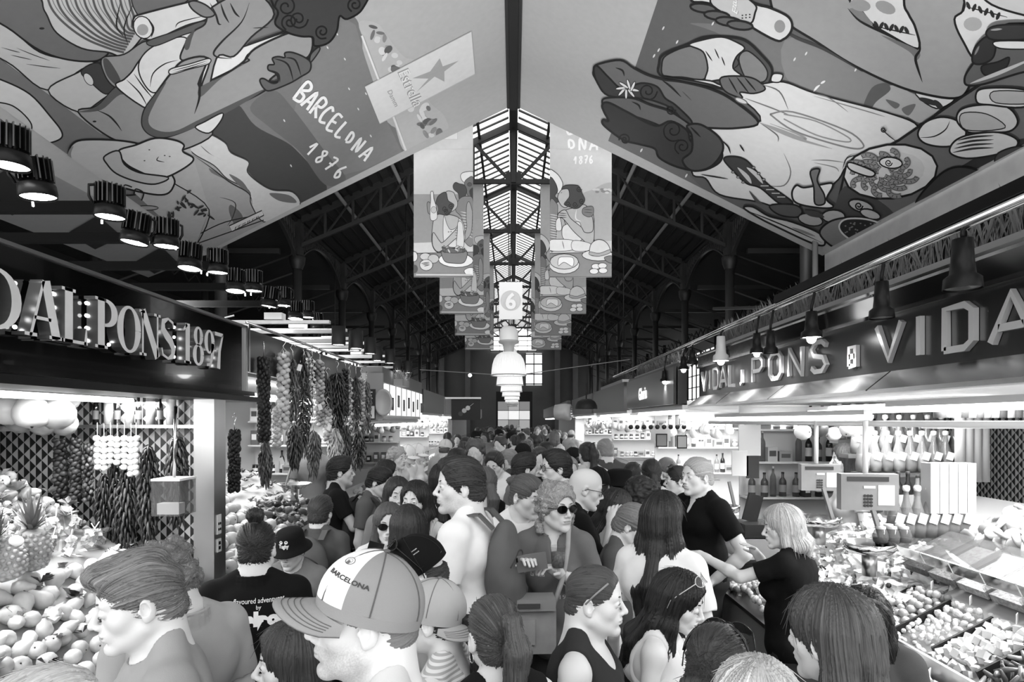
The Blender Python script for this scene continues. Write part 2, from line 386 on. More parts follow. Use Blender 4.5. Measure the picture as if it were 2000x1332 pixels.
# handwritten capitals as strokes in a unit box
HW = {'B': [[(.1, 0), (.15, 1), (.6, 1.02), (.7, .78), (.2, .52), (.65, .4), (.62, .08), (.05, .02)]], 'A': [[(0, 0), (.45, 1), (.62, .02)], [(.1, .35), (.7, .42)]],
      'R': [[(.05, 0), (.12, 1), (.62, .95), (.55, .6), (.15, .5), (.7, 0)]], 'C': [[(.62, .85), (.3, 1), (.05, .5), (.2, .05), (.68, .15)]],
      'E': [[(.62, .98), (.1, .95), (.1, .02), (.68, .08)], [(.1, .5), (.5, .55)]], 'L': [[(.15, 1), (.1, .05), (.6, .12)]],
      'O': [[(.15, .2), (.12, .8), (.45, .7), (.5, .3), (.2, .15)]], 'N': [[(.08, 0), (.12, .95), (.5, .1), (.6, 1)]],
      '1': [[(.0, .45), (.35, .95), (.3, 0)]], '8': [[(.45, .95), (.1, .8), (.5, .3), (.25, 0), (.08, .25), (.5, .7), (.42, .97)]],
      '7': [[(.05, .95), (.55, .95), (.2, 0)], [(.1, .5), (.55, .5)]], '6': [[(.45, 1), (.08, .5), (.2, 0), (.5, .2), (.3, .5), (.1, .35)]]}
def handwrite(pr, s_, org, u, v, adv, wd, g=.93):
    for i, ch in enumerate(s_):
        o = (org[0]+adv[0]*i, org[1]+adv[1]*i)
        for st in HW[ch]: pr.stroke([(o[0]+x*u[0]+y*v[0], o[1]+x*u[1]+y*v[1]) for x, y in st], wd, g)
def spiral(pr, c, r, wd=4, turns=1.6, g=.08, a0=0, fl=1):
    n = int(turns*9); pr.stroke([(c[0]+r*(1-k/(n+1.5))*math.cos(a0+fl*k*.75), c[1]+r*(1-k/(n+1.5))*math.sin(a0+fl*k*.75)) for k in range(n)], wd*1.3, g)

YF, XT, ZT, ST = 14.2, 7.14, 9.42, .488   # far edge of the canvas, its half width, ridge height and slope
def tarp_map(side):
    def f(px, py, lift):   # photo pixel -> point on the sloping canvas
        rx, rz = (px-CX)/FX, (CY-py)/FX
        Y = (ZT-.12-HC)/(rz+ST*side*rx)
        return Vector((rx*Y, Y, HC+rz*Y))+Vector((-ST*side, 0, -1)).normalized()*lift
    return f
def tarp(side):
    root = empty('printed_canvas', (0, 0, 0))
    b = MB(); X0 = .12; Y0 = -1.0; n = Vector((ST*side, 0, 1)).normalized()*.02  # canvas drawn on past the camera, unseen, to keep sky light off people
    P = [Vector((side*X0, Y0, ZT-.12-ST*X0)), Vector((side*XT, Y0, ZT-.12-ST*XT)), Vector((side*XT, YF, ZT-.12-ST*XT)), Vector((side*X0, YF, ZT-.12-ST*X0))]
    b.add(P+[p+n for p in P], [(0, 1, 2, 3), (7, 6, 5, 4), (0, 4, 5, 1), (1, 5, 6, 2), (2, 6, 7, 3), (3, 7, 4, 0)], ink(.69))
    b.build('canvas', root)
    return root
# ---- left canvas
TL = tarp(-1)
tag(TL, 'huge printed canvas mural overhead with handwritten BARCELONA 1876 and a straw hat', 'mural')
f0 = tarp_map(-1)
A = Print(lambda x, y, l: f0(x/2.664, y/2.664, l)); 
# clip to the canvas outline, in the traced frame
A.clip = [(0-200, -600), (2630, -600), (2632, 515), (1063, 1315), (-1200, 60), (-1200, -600)]
A.clip = [(990*2.664, -900), (990*2.664, 193*2.664), (401*2.664, 491*2.664), (-900, -92), (-900, -900)]
A.fill([(1100, 640), (1400, 60), (1760, 60), (1870, 130), (1900, 380), (2000, 620), (2120, 800), (1300, 1300), (1000, 900)], .46, 0)
A.fill([(1740, 60), (1850, 130), (1900, 300), (2000, 600), (2090, 790), (1900, 880), (1600, 960), (1500, 700), (1600, 300)], .50, smooth=False)
A.fill([(1090, 660), (1160, 560), (1240, 545), (1330, 655), (1490, 740), (1560, 800), (1640, 890), (1700, 990), (1560, 1070), (1400, 1000), (1280, 880), (1170, 760)], .27)
A.fill([(1300, 560), (1420, 470), (1520, 560), (1700, 800), (1800, 930), (1690, 960), (1560, 790), (1400, 660)], .40)
for (x, y) in ((1750, 170), (1790, 300), (1900, 480), (1812, 455), (1475, 620), (1510, 855), (1860, 560), (1700, 240), (1925, 700)): A.line((x, y), (x+8, y+14), w_=6, g=.85)
# breakers along the shore
A.fill([(1865, 120), (1960, 120), (2010, 180), (2060, 250), (2110, 300), (2170, 330), (2230, 520), (2310, 600), (2330, 690), (2240, 760), (2110, 790), (2050, 640), (1980, 430), (1930, 290)], .72)
for i in range(46):
    t = i/46; x = 1930+t*290+R.uniform(-20, 110)*(.5+.5*t); y = 150+t*570+R.uniform(-20, 40)
    A.oval((x, y), R.uniform(10, 32), R.uniform(8, 20), R.choice((.55, .45, .62, .82, .36, .85)), a=R.uniform(0, 3))
A.line((1880, 180), (1960, 390), (2040, 590), (2110, 780), w_=9, g=.86, taper=False)
# flag with the star
A.fill([(712*2.664, 168*2.664), (920*2.664, 60*2.664), (927*2.664, 143*2.664), (741*2.664, 240*2.664)], .86, 3, .75, smooth=False)
st = [(645, 280), (660, 320), (738, 292), (668, 345), (668, 395), (620, 370), (532, 445), (590, 380), (512, 378), (598, 345)]
A.fill([((600+x/2.5)*2.664, y/2.5*2.664) for x, y in st], .66, smooth=False)
u = Vector((66, 182)); 
tv = text_geo('Estrella', 1.0, bold=.02); W_ = text_w(tv[0]); A.geo(tv, ((600+438/2.5)*2.664, 345/2.5*2.664), (78*1.07/W_, 172*1.07/W_), (78, -34), .62)
tv = text_geo('Estrella', 1.0, bold=-.012); A.geo(tv, ((600+441/2.5)*2.664, 349/2.5*2.664), (78*1.07/W_, 172*1.07/W_), (78, -34), .95)
tv = text_geo('Damm', 1.0, bold=.01); W_ = text_w(tv[0]); A.geo(tv, ((600+388/2.5)*2.664, 440/2.5*2.664), (40/W_, 82/W_), (32, -14), .62)
for i, ch in enumerate('BARCELONA'):
    t = i/8; handwrite(A, ch, (1522+345*t-3, 505+290*t+18*t), (52-8*t, 42-6*t), (66-14*t, -88+22*t), (0, 0), 13-3*t)
handwrite(A, '1876', (1585, 790), (44, 34), (52, -62), (48, 40), 9)
# rocks and sand
A.fill([(900, 900), (1000, 790), (1110, 850), (1180, 920), (1290, 980), (1330, 1060), (1480, 1100), (1250, 1300), (980, 1320), (800, 1200)], .63)
A.fill([(935, 700), (1050, 680), (1165, 735), (1200, 790), (1290, 835), (1285, 890), (1350, 950), (1420, 985), (1520, 995), (1560, 1060), (1480, 1120), (1370, 1150), (1305, 1060), (1290, 985), (1180, 925), (1110, 855), (1000, 790)], .78, 5, .25)
for P_ in ([(1040, 750), (1100, 800), (1160, 830), (1080, 790)], [(1190, 900), (1260, 940), (1300, 1010), (1230, 950)], [(1090, 870), (1180, 930), (1130, 910), (1095, 890)], [(1400, 1000), (1500, 1010), (1540, 1050), (1450, 1040)], [(1200, 1060), (1260, 1120), (1230, 1180), (1190, 1100)]): A.fill(P_, .42)
A.line((1000, 800), (1100, 870), (1190, 940), (1290, 1000), (1310, 1060), w_=6, g=.2); A.line((1140, 1020), (1220, 1050), (1210, 1120), (1180, 1170), w_=5, g=.25)
A.line((1020, 1220), (1170, 1150), (1370, 1110), w_=5, g=.2, taper=False); A.line((1030, 1260), (1200, 1200), (1370, 1140), w_=5, g=.2, taper=False)
A.fill([(1190, 1170), (1360, 1090), (1370, 1115), (1205, 1200)], .82, 5, .2, smooth=False); tv = text_geo('FERRER', 1.0); W_ = text_w(tv[0]); A.geo(tv, (1215, 1192), (130/W_, -62/W_), (5, -22), .3)
# table
A.fill([(-900, -500), (0, 300), (240, 480), (520, 690), (700, 740), (1085, 1085), (1000, 1330), (600, 1330), (0, 860), (-900, 300)], .44, smooth=False)
A.fill([(700, 730), (980, 740), (1085, 1085), (1010, 1290), (700, 1000)], .66, smooth=False); A.line((890, 940), (1085, 1085), (1010, 1290), w_=5, taper=False)
A.fill([(-300, 300), (-100, 380), (0, 405), (150, 480), (260, 600), (318, 680), (300, 720), (200, 740), (0, 720), (-300, 600)], .80, 7)
A.fill([(-200, 520), (0, 525), (90, 560), (160, 640), (130, 690), (0, 700), (-200, 660)], .74, 6)
A.fill([(0, 800), (200, 860), (420, 1000), (560, 1130), (420, 1100), (200, 1000), (0, 900)], .33)
A.oval((345, 965), 95, 36, .66, 5, .15); A.oval((420, 1010), 80, 34, .62, 5, .2); A.oval((760, 1075), 60, 12, .6, 4)
# background figure: skirt, striped shirt, belly
A.fill([(-100, 60), (60, 150), (200, 260), (360, 300), (520, 318), (420, 350), (240, 458), (60, 330), (-100, 220)], .71, 6)
for q in (((0, 235), (70, 255), (100, 262)), ((50, 275), (160, 300)), ((80, 238), (170, 275), (255, 305)), ((130, 322), (220, 335), (310, 345))): A.line(*q, w_=4, g=.2)
A.fill([(-200, -300), (100, -200), (215, 0), (240, 60), (300, 160), (420, 240), (560, 250), (500, 305), (350, 300), (200, 250), (60, 150), (-100, 20)], .40, 8, .1)
A.oval((212, 136), 14, 6, .15)
A.fill([(220, -200), (215, 0), (240, 70), (290, 160), (420, 240), (560, 262), (630, 290), (660, 270), (720, 200), (760, 130), (860, -200)], .73, 7)
for q in range(10):
    A.stroke([(232+q*48, -60+q*4), (262+q*46, 30), (330+q*40, 110-q*4), (440+q*27, 190-q*9), (560+q*14, 240-q*12), (640+q*8, 262-q*14)], 10, .33)
    A.stroke([(252+q*48, -60+q*4), (284+q*46, 24), (352+q*40, 100-q*4), (462+q*27, 176-q*9), (580+q*12, 226-q*12)], 4, .45)
A.line((620, 0), (600, 120), (640, 180), w_=7); A.line((690, 0), (640, 130), (660, 220), w_=6)
A.fill([(680, 0), (700, -120), (900, -150), (1000, -60), (900, 40), (760, 60), (740, 100)], .42, 5)
# patterned skirt strip, thigh
A.fill([(245, 458), (400, 365), (510, 312), (560, 400), (600, 440), (520, 510), (400, 570)], .72, 6)
A.fill([(415, 360), (505, 315), (560, 400), (588, 445), (545, 478), (480, 430)], .24, 5); A.oval((455, 400), 20, 36, .78, 3, -.6)
A.fill([(525, 290), (640, 270), (760, 200), (900, 250), (800, 400), (640, 420), (590, 440), (540, 380)], .55, 6)
A.fill([(530, 300), (560, 300), (620, 400), (600, 430), (550, 380)], .3)
A.fill([(400, 570), (500, 540), (600, 440), (680, 440), (760, 540), (1000, 600), (1100, 690), (900, 780), (700, 745), (560, 700)], .56, 7)
A.fill([(400, 570), (500, 540), (600, 440), (680, 440), (700, 500), (620, 480), (520, 560)], .34)
A.line((500, 562), (560, 590), (600, 630), (628, 670), w_=8); A.oval((486, 620), 10, 5, .15)
# white top
A.fill([(720, 300), (800, 220), (960, 130), (1020, 140), (1100, 270), (1500, 150), (1480, 200), (1300, 260), (1240, 330), (1030, 440), (900, 560), (770, 560), (600, 440), (640, 400), (680, 360)], .86, 7)
A.fill([(715, 320), (760, 250), (850, 200), (950, 180), (980, 240), (860, 420), (790, 470), (730, 400)], .84, 6); A.line((775, 440), (790, 370), (850, 320), (920, 300), w_=6)
for q in (((650, 400), (720, 470), (760, 540)), ((690, 370), (740, 440), (790, 500))): A.line(*q, w_=6)
# bottle
A.fill([(690, 78), (740, 56), (960, 0), (1100, -30), (1130, 40), (1060, 90), (960, 120), (800, 190), (730, 180), (690, 130)], .84, 8)
A.oval((737, 128), 48, 60, .86, 5, -.4); A.oval((735, 140), 30, 30, .62); A.line((760, 80), (790, 130), (780, 180), w_=10); A.line((905, 130), (930, 100), (1050, 70), w_=5)
A.fill([(760, 200), (900, 150), (1050, 95), (1060, 130), (940, 170), (800, 225)], .36, 5)
# right arm up with hand
A.fill([(950, 230), (1000, 150), (1060, 110), (1100, 20), (1300, -60), (1420, 60), (1300, 180), (1210, 280), (1120, 290), (1060, 560), (1010, 580), (1040, 440), (1080, 290), (940, 300)], .58, 8)
A.fill([(975, 0), (1010, -10), (1070, 15), (1110, 60), (1060, 75), (1000, 40)], .50, 7)
for q in (((1085, 0), (1115, 60), (1130, 108), (1145, 112)), ((1140, 0), (1160, 60), (1185, 105)), ((1190, 0), (1215, 50), (1240, 75)), ((1290, 0), (1250, 100), (1150, 200), (1105, 260), (1130, 285), (1200, 292))): A.line(*q, w_=9)
A.fill([(955, 240), (960, 190), (1005, 140), (990, 190), (975, 240)], .32)
# forearm / elbow
A.fill([(1240, 325), (1320, 240), (1490, 160), (1580, 150), (1620, 190), (1600, 280), (1500, 330), (1400, 400), (1370, 460), (1150, 570), (1000, 650), (860, 700), (780, 690), (735, 640), (745, 560), (800, 480), (880, 370), (950, 300), (1070, 290), (1030, 440)], .58, 9)
A.fill([(735, 640), (745, 560), (800, 480), (860, 410), (800, 520), (765, 610), (800, 660), (900, 670), (1050, 600), (1370, 450), (1200, 560), (1000, 655), (860, 700), (780, 690)], .33)
A.fill([(1035, 440), (1180, 370), (1240, 330), (1300, 300), (1150, 390), (1040, 490)], .36); A.line((1070, 300), (1035, 420), (1030, 500), (1005, 580), w_=11)
A.line((1240, 325), (1290, 300), (1270, 290), w_=8); A.line((1310, 132), (1390, 128), w_=4)
A.fill([(880, 345), (980, 318), (1080, 290), (1078, 318), (980, 345), (885, 372)], .82, 5); A.line((890, 352), (980, 330), (1075, 300), w_=4); A.line((890, 365), (980, 340), (1075, 312), w_=4)
A.fill([(1010, 650), (1060, 620), (1150, 575), (1140, 620), (1080, 680)], .82, 6)
# hair and the hand on the shoulder
A.fill([(1410, 0), (1400, -100), (1600, -200), (1900, -100), (1880, 30), (1800, 85), (1760, 70), (1745, 150), (1700, 210), (1630, 225), (1620, 180), (1560, 175), (1490, 155), (1425, 110), (1440, 50)], .24, 9, .06)
for c, r, a in (((1545, 85), 52, 0), ((1670, 150), 40, 1), ((1480, 20), 60, 3), ((1840, 10), 40, 2), ((1500, 100), 45, 2)): spiral(A, c, r, 6, a0=a)
A.fill([(1610, 270), (1650, 232), (1655, 250), (1610, 310)], .38, 6)
A.fill([(1345, 405), (1365, 395), (1410, 420), (1440, 410), (1430, 370), (1390, 350), (1390, 325), (1420, 320), (1410, 290), (1440, 280), (1475, 285), (1475, 262), (1510, 258), (1570, 280), (1608, 310), (1605, 355), (1560, 385), (1500, 420), (1400, 458), (1365, 445)], .36, 7)
for q in (((1480, 285), (1530, 300), (1560, 380)), ((1420, 290), (1490, 320), (1520, 410)), ((1395, 350), (1440, 370), (1450, 415))): A.line(*q, w_=8)
# straw hat, glasses
A.fill([(350, 790), (370, 735), (440, 712), (640, 720), (760, 760), (890, 900), (895, 960), (850, 1000), (740, 990), (560, 940), (440, 880), (370, 850)], .71, 8)
A.fill([(362, 790), (375, 745), (350, 770), (345, 820), (380, 860)], .5)
A.fill([(610, 770), (700, 740), (800, 705), (900, 715), (950, 740), (945, 775), (1000, 810), (970, 850), (870, 905), (800, 910), (700, 870), (640, 830)], .76, 8)
A.fill([(535, 800), (610, 770), (640, 840), (720, 885), (870, 910), (800, 945), (700, 930), (600, 890), (550, 840)], .67, 7)
A.line((820, 800), (810, 820), (850, 830), w_=5); 
for q in ((745, 822), (770, 765), (850, 795), (876, 800)): A.oval(q, 5, 3, .25)
A.stroke([(680, 960), (640, 950), (640, 1000), (700, 1000)], 6); A.stroke([(690, 1000), (700, 970), (740, 990), (730, 1030)], 6)
# plant sprig
for k in range(34):
    t = k/34; bx = 970-110*t if k % 2 else 960+120*t; by = 990+140*t if k % 2 else 1030+80*t
    A.line((bx, by), (bx+R.uniform(-40, 40), by+R.uniform(-25, 40)), w_=9, g=.2)
A.b.build('print', TL)
# ---- right canvas
TR = tarp(1)
tag(TR, 'huge printed canvas mural overhead with a guitar neck and a plate of prawns', 'mural')
f1 = tarp_map(1)
B_ = Print(lambda x, y, l: f1(1100+x/2.2222, y/2.2222, l))
r2 = lambda px, py: ((px-1100)*2.2222, py*2.2222)
B_.clip = [r2(1016, -500), r2(1016, 193), r2(1604, 483), r2(1640, 503), r2(2400, 97), r2(2400, -500)]
B_.clip = [r2(1016, -500), r2(1016, 188), r2(1606, 487), r2(2700, -95), r2(2700, -500)]
B_.fill([(410, 0), (320, 270), (185, 640), (850, 940), (1220, 1080), (1500, 800), (2600, -300), (500, -400)], .38, smooth=False)
B_.fill([(560, 100), (1000, 160), (1400, 420), (1280, 520), (940, 360), (700, 160)], .46); B_.fill([(1000, 160), (1500, 430), (1400, 520), (1000, 380)], .52)
B_.fill([(185, 640), (220, 560), (420, 640), (640, 850), (850, 940), (700, 880)], .42, smooth=False)
for q in ((430, 130), (490, 190), (1050, 240), (1000, 265), (645, 110), (390, 250), (410, 225), (1265, 310), (335, 660), (530, 770), (500, 380)): B_.line(q, (q[0]+9, q[1]-16), w_=6, g=.85)
for q in (((1085, 400), (1100, 380), (1115, 368)), ((1118, 362), (1138, 350))): B_.line(*q, w_=8, g=.9)
# sand and shirt strip behind arm
B_.fill([(1330, 470), (1420, 370), (1530, 410), (1650, 440), (1560, 530), (1480, 500)], .66); B_.fill([(1300, 470), (1340, 380), (1400, 360), (1420, 390), (1360, 440), (1330, 480)], .36)
B_.fill([(1530, 400), (1700, 420), (1620, 470)], .84, 5); B_.oval((1590, 440), 50, 12, .2, a=.3); B_.oval((1630, 455), 30, 12, .2, a=.8)
B_.fill([(1400, 430), (1460, 450), (1440, 470)], .4); B_.fill([(1470, 470), (1530, 450), (1500, 500)], .42)
# big arm
B_.fill([(900, -300), (900, 0), (960, 90), (1100, 180), (1240, 270), (1400, 350), (1540, 400), (1700, 425), (1760, 380), (1790, 250), (1740, 180), (1700, 80), (1740, 20), (1720, -300)], .62, 9)
B_.fill([(1500, -200), (1480, 0), (1500, 60), (1530, 120), (1540, 210), (1400, 140), (1340, 100), (1290, 40), (1240, -10), (1200, -200)], .84, 9)
B_.fill([(1240, 40), (1290, 40), (1345, 105), (1290, 90)], .5, 0); B_.line((1236, 34), (1290, 90), (1400, 145), (1540, 215), w_=9)
B_.fill([(1380, 150), (1540, 215), (1535, 260), (1500, 220)], .44); B_.line((1540, 150), (1550, 210), (1530, 250), (1545, 310), (1560, 355), w_=10)
B_.line((895, 60), (990, 150), (1130, 210), (1300, 310), w_=12, g=.25)
for (x, y, a) in ((1290, 20, .2), (1400, 30, .4)): B_.oval((x, y), 46, 26, .6, a=a)
for k in range(7): B_.oval((1360+k*22, 105+k*4), 8, 18, .18, a=(.5 if k % 2 else -.5)); B_.line((1350, 110), (1530, 150), w_=4)
B_.fill([(1700, 80), (1745, 20), (1730, -200), (2100, -200), (2100, 70), (1900, 110), (1800, 250), (1740, 180)], .84, 8)
for k in range(6): B_.oval((1760+k*26, 20+k*9), 8, 18, .18, a=(.4 if k % 2 else -.4)); B_.line((1750, 25), (1930, 70), w_=4)
B_.oval((1780, 100), 40, 30, .66); B_.fill([(1820, -100), (1840, 0), (2000, 60), (2200, 90), (2200, -200)], .76, 8)
# bottle and fingers
B_.fill([(570, -60), (560, 0), (660, 20), (900, 160), (960, 165), (995, 120), (980, 70), (900, 30), (830, 10), (700, -60)], .84, 9)
B_.fill([(660, -40), (650, 20), (800, 100), (835, 50), (830, 10), (720, -60)], .76, 7); B_.oval((942, 110), 24, 28, .58)
tv = text_geo('Estrella', 1.0, bold=.015); W_ = text_w(tv[0]); B_.geo(tv, (735, 45), (12/W_, -95/W_), (36, 22), .35); B_.geo(tv, (735, 45), (12/W_, -95/W_), (33, 20), .93)
for k in range(6): B_.oval((780+k % 3*16, 62+k//3*12-k % 3*2), 4, 3, .2)
for (x, y) in ((610, 30), (670, 62), (720, 88), (770, 104)): B_.oval((x, y), 56, 19, .36, 8, .12)
# upper woman: back, shoulders, dress
B_.fill([(420, 270), (440, 230), (540, 190), (610, 160), (700, 155), (790, 170), (860, 230), (910, 300), (880, 380), (830, 400), (690, 380), (440, 330)], .30, 9)
B_.fill([(430, 280), (450, 235), (550, 195), (610, 220), (630, 290), (610, 340), (520, 330), (440, 325)], .47, 6)
B_.fill([(550, 190), (600, 170), (690, 155), (760, 180), (790, 205), (755, 240), (740, 290), (780, 330), (690, 340), (620, 345), (630, 290), (610, 220)], .83, 6)
B_.fill([(765, 250), (800, 215), (860, 260), (890, 310), (870, 350), (800, 340)], .50, 5)
for q in (((620, 215), (650, 260)), ((660, 205), (680, 250)), ((690, 240), (705, 280)), ((740, 295), (765, 270), (750, 240))): B_.line(*q, w_=5)
B_.fill([(440, 325), (520, 335), (640, 345), (700, 365), (850, 360), (960, 350), (1100, 400), (1400, 480), (1540, 540), (1470, 610), (1300, 680), (1230, 720), (1180, 790), (1000, 900), (840, 870), (680, 840), (620, 770), (560, 740), (600, 540), (860, 520), (700, 380)], .83, 6)
B_.fill([(905, 345), (915, 315), (955, 318), (948, 345), (930, 352)], .83, 5); 
B_.fill([(690, 330), (780, 325), (840, 340), (880, 380), (830, 400), (770, 395), (780, 420), (720, 400), (690, 370)], .40, 6)
for q in (((720, 330), (760, 400)), ((755, 328), (810, 400)), ((790, 330), (840, 390))): B_.line(*q, w_=6)
B_.oval((775, 432), 28, 10, .8, 4, .4, .4); B_.line((790, 420), (900, 460), (1000, 500), w_=5, g=.45)
B_.stroke([(900, 490), (1000, 480), (1230, 560), (1305, 620), (1280, 640), (1180, 620), (1000, 560), (900, 490)], 6, .5); B_.stroke([(960, 490), (1100, 520), (1240, 590), (1230, 610), (1100, 580), (960, 510)], 5, .55)
B_.line((850, 525), (950, 560), (1050, 600), (1030, 580), (900, 530), w_=10, g=.6); B_.line((850, 525), (1000, 590), (1170, 640), w_=9, g=.6)
B_.line((860, 360), (940, 390), (980, 470), w_=5, g=.4); B_.line((860, 530), (930, 580), (935, 610), w_=5, g=.4); B_.line((960, 660), (990, 740), (960, 800), (880, 800), w_=5, g=.45)
for q in (((1100, 400), (1160, 420), (1240, 480)), ((1080, 690), (1150, 690), (1230, 700)), ((1090, 700), (1180, 720), (1200, 740)), ((1090, 410), (1300, 470), (1400, 500))): B_.line(*q, w_=4, g=.5)
# two heads with dark curls
B_.fill([(135, 300), (150, 275), (250, 255), (310, 290), (370, 320), (440, 340), (520, 350), (640, 380), (740, 430), (850, 525), (760, 550), (640, 550), (560, 540), (500, 480), (440, 440), (380, 400), (200, 400), (140, 330)], .42, 8)
B_.fill([(135, 300), (150, 280), (200, 330), (260, 380), (340, 355), (410, 370), (445, 420), (490, 450), (560, 520), (540, 540), (480, 470), (420, 440), (340, 420), (200, 410), (150, 350)], .24, 7)
B_.line((430, 340), (470, 370), (515, 415), w_=8); B_.line((230, 288), (260, 300), (268, 325), w_=7); B_.line((520, 390), (560, 430), w_=4, g=.3)
B_.fill([(172, 440), (190, 420), (300, 420), (380, 450), (470, 480), (560, 540), (600, 580), (500, 580), (400, 530), (250, 480), (190, 470)], .40, 7)
B_.fill([(172, 450), (200, 440), (280, 480), (400, 540), (470, 520), (540, 560), (560, 610), (640, 620), (690, 650), (680, 700), (600, 735), (500, 720), (420, 680), (400, 640), (330, 620), (260, 600), (180, 540), (175, 515), (200, 520), (180, 480)], .22, 8)
B_.fill([(540, 540), (600, 535), (680, 590), (695, 650), (640, 720), (560, 735), (520, 690), (560, 650), (560, 580)], .30, 8)
B_.line((300, 435), (330, 450), (338, 472), w_=7); B_.line((556, 545), (600, 590), w_=7)
for c, r, a in (((370, 390), 42, 0), ((480, 560), 50, 1), ((520, 630), 36, 2), ((270, 600), 26, 3), ((470, 470), 22, 0)): spiral(B_, c, r, 4, a0=a, g=.10)
for k in range(8):
    a = k*PI/4+.2; B_.oval((282+28*math.cos(a), 380+20*math.sin(a)), 24, 6, .9, 2, a*.9)
B_.oval((282, 380), 6, 5, .25)
# guitar
B_.fill([(700, 685), (740, 672), (800, 690), (860, 760), (900, 800), (960, 840), (1000, 875), (940, 875), (860, 810), (800, 790), (750, 745)], .24, 6)
for q in (((760, 720), (800, 760), (820, 790)), ((800, 720), (840, 750), (870, 790))): B_.line(*q, w_=15, g=.75)
for k in range(4): B_.line((860+k*24, 800+k*16), (895+k*24, 800+k*16), w_=3, g=.8, taper=False)
for k in range(6): B_.oval((740+k % 3*22, 740+k % 3*22) if k < 3 else (830+k % 3*22, 720+k % 3*26), 7, 5, .6, 2)
B_.fill([(900, 885), (1000, 880), (1040, 905), (1020, 935), (940, 925)], .32, 6)
B_.line((690, 600), (720, 630), (730, 660), w_=6); B_.line((770, 620), (790, 650), w_=6); B_.fill([(810, 820), (850, 860), (870, 880), (840, 870)], .3); B_.line((600, 750), (660, 760), (720, 770), w_=5)
# table edge and foods
B_.fill([(1220, 1085), (1180, 950), (1230, 720), (1460, 600), (1720, 420), (1900, 300), (2600, -100), (2600, 600), (1700, 900), (1225, 1100)], .42, 9, smooth=False)
B_.fill([(1225, 800), (1400, 880), (1440, 960), (1300, 1060), (1180, 1000)], .28)
B_.fill([(1600, 800), (1900, 620), (2100, 600), (2100, 800), (1700, 880), (1560, 880)], .20)
B_.oval((1425, 735), 205, 118, .85, 8, -.12); B_.oval((1425, 735), 150, 85, .80, 0, -.12)
for k in range(26):
    a = k*2.4; r = 30+k*3.2; x, y = 1395+r*math.cos(a)*1.15, 740+r*math.sin(a)*.8
    B_.stroke([(x+34*math.cos(a+j*.5)*1.1, y+24*math.sin(a+j*.5)) for j in range(6)], 19, .38)
    B_.stroke([(x+34*math.cos(a+j*.5)*1.1, y+24*math.sin(a+j*.5)) for j in range(6)], 12, .55)
    for j in range(5): B_.line((x+28*math.cos(a+j*.55), y+19*math.sin(a+j*.55)), (x+42*math.cos(a+j*.55), y+31*math.sin(a+j*.55)), w_=3, g=.2)
B_.oval((1430, 690), 50, 24, .86, 5, .1); spiral(B_, (1420, 690), 16, 3)
B_.fill([(1240, 700), (1260, 690), (1350, 725), (1358, 745), (1330, 750), (1260, 725)], .80, 6)
B_.line((1220, 720), (1240, 670), (1300, 655), w_=4); B_.line((1390, 540), (1420, 570), (1460, 600), w_=4); spiral(B_, (1398, 545), 12, 3)
B_.fill([(1010, 860), (1000, 820), (1020, 790), (1050, 800), (1110, 790), (1170, 780), (1175, 800), (1150, 850), (1180, 880), (1150, 890), (1060, 880)], .84, 7)
B_.fill([(1080, 730), (1120, 720), (1110, 770), (1140, 830), (1140, 870), (1100, 870), (1095, 800)], .42, 6)
B_.oval((1300, 880), 56, 26, .68, 6, .3); B_.oval((1340, 915), 46, 20, .72, 6, .3); spiral(B_, (1290, 878), 18, 4)
B_.oval((1080, 940), 54, 26, .62, 5, .2); B_.oval((1180, 925), 50, 28, .66, 5); B_.fill([(1050, 900), (1110, 905), (1140, 930), (1080, 925)], .25)
B_.fill([(790, 890), (830, 885), (900, 925), (1000, 950), (1120, 1000), (1140, 1050), (1080, 1040), (930, 970), (860, 935)], .74, 7); B_.line((800, 900), (950, 960), (1130, 1040), w_=5); B_.line((1000, 975), (1100, 1012), w_=10, g=.5)
B_.fill([(1120, 1000), (1160, 950), (1240, 930), (1340, 940), (1430, 985), (1380, 1020), (1260, 1080), (1180, 1060)], .50, 7)
B_.fill([(1205, 965), (1240, 935), (1340, 940), (1432, 985), (1340, 1035), (1290, 1045), (1225, 1005)], .16, 6, .8)
for k in range(26): B_.oval((1230+R.random()*160, 950+R.random()*60), 4, 3, .5)
B_.fill([(1380, 950), (1440, 935), (1500, 945), (1440, 975)], .72, 5)
B_.fill([(1540, 860), (1600, 780), (1680, 715), (1760, 705), (1850, 740), (1800, 790), (1640, 870), (1570, 885)], .22, 7, .08)
B_.fill([(1550, 560), (1580, 510), (1650, 485), (1720, 500), (1760, 550), (1730, 600), (1660, 615), (1580, 600)], .82, 7); B_.line((1560, 575), (1620, 570), (1670, 540), (1690, 500), w_=5)
B_.fill([(1720, 500), (1740, 450), (1830, 430), (1940, 440), (1985, 500), (1950, 545), (1850, 550), (1770, 550)], .76, 7); B_.fill([(1740, 470), (1850, 470), (1930, 530), (1760, 540)], .68, 4)
B_.fill([(1690, 640), (1710, 590), (1780, 560), (1900, 550), (1980, 580), (1970, 620), (1880, 650), (1760, 665)], .80, 7)
for k in range(4): B_.line((1700+k*8, 640-k*18), (1790, 622-k*17), (1880, 618-k*18), w_=8, g=.2)
B_.fill([(1810, 370), (1870, 355), (2000, 360), (2100, 400), (2000, 440), (1870, 430), (1810, 420)], .80, 7); B_.fill([(1880, 370), (2050, 375), (2050, 420), (1890, 420)], .66, 4)
B_.fill([(1890, 690), (1900, 640), (2000, 610), (2100, 640), (2100, 700), (1960, 680)], .28, 6)
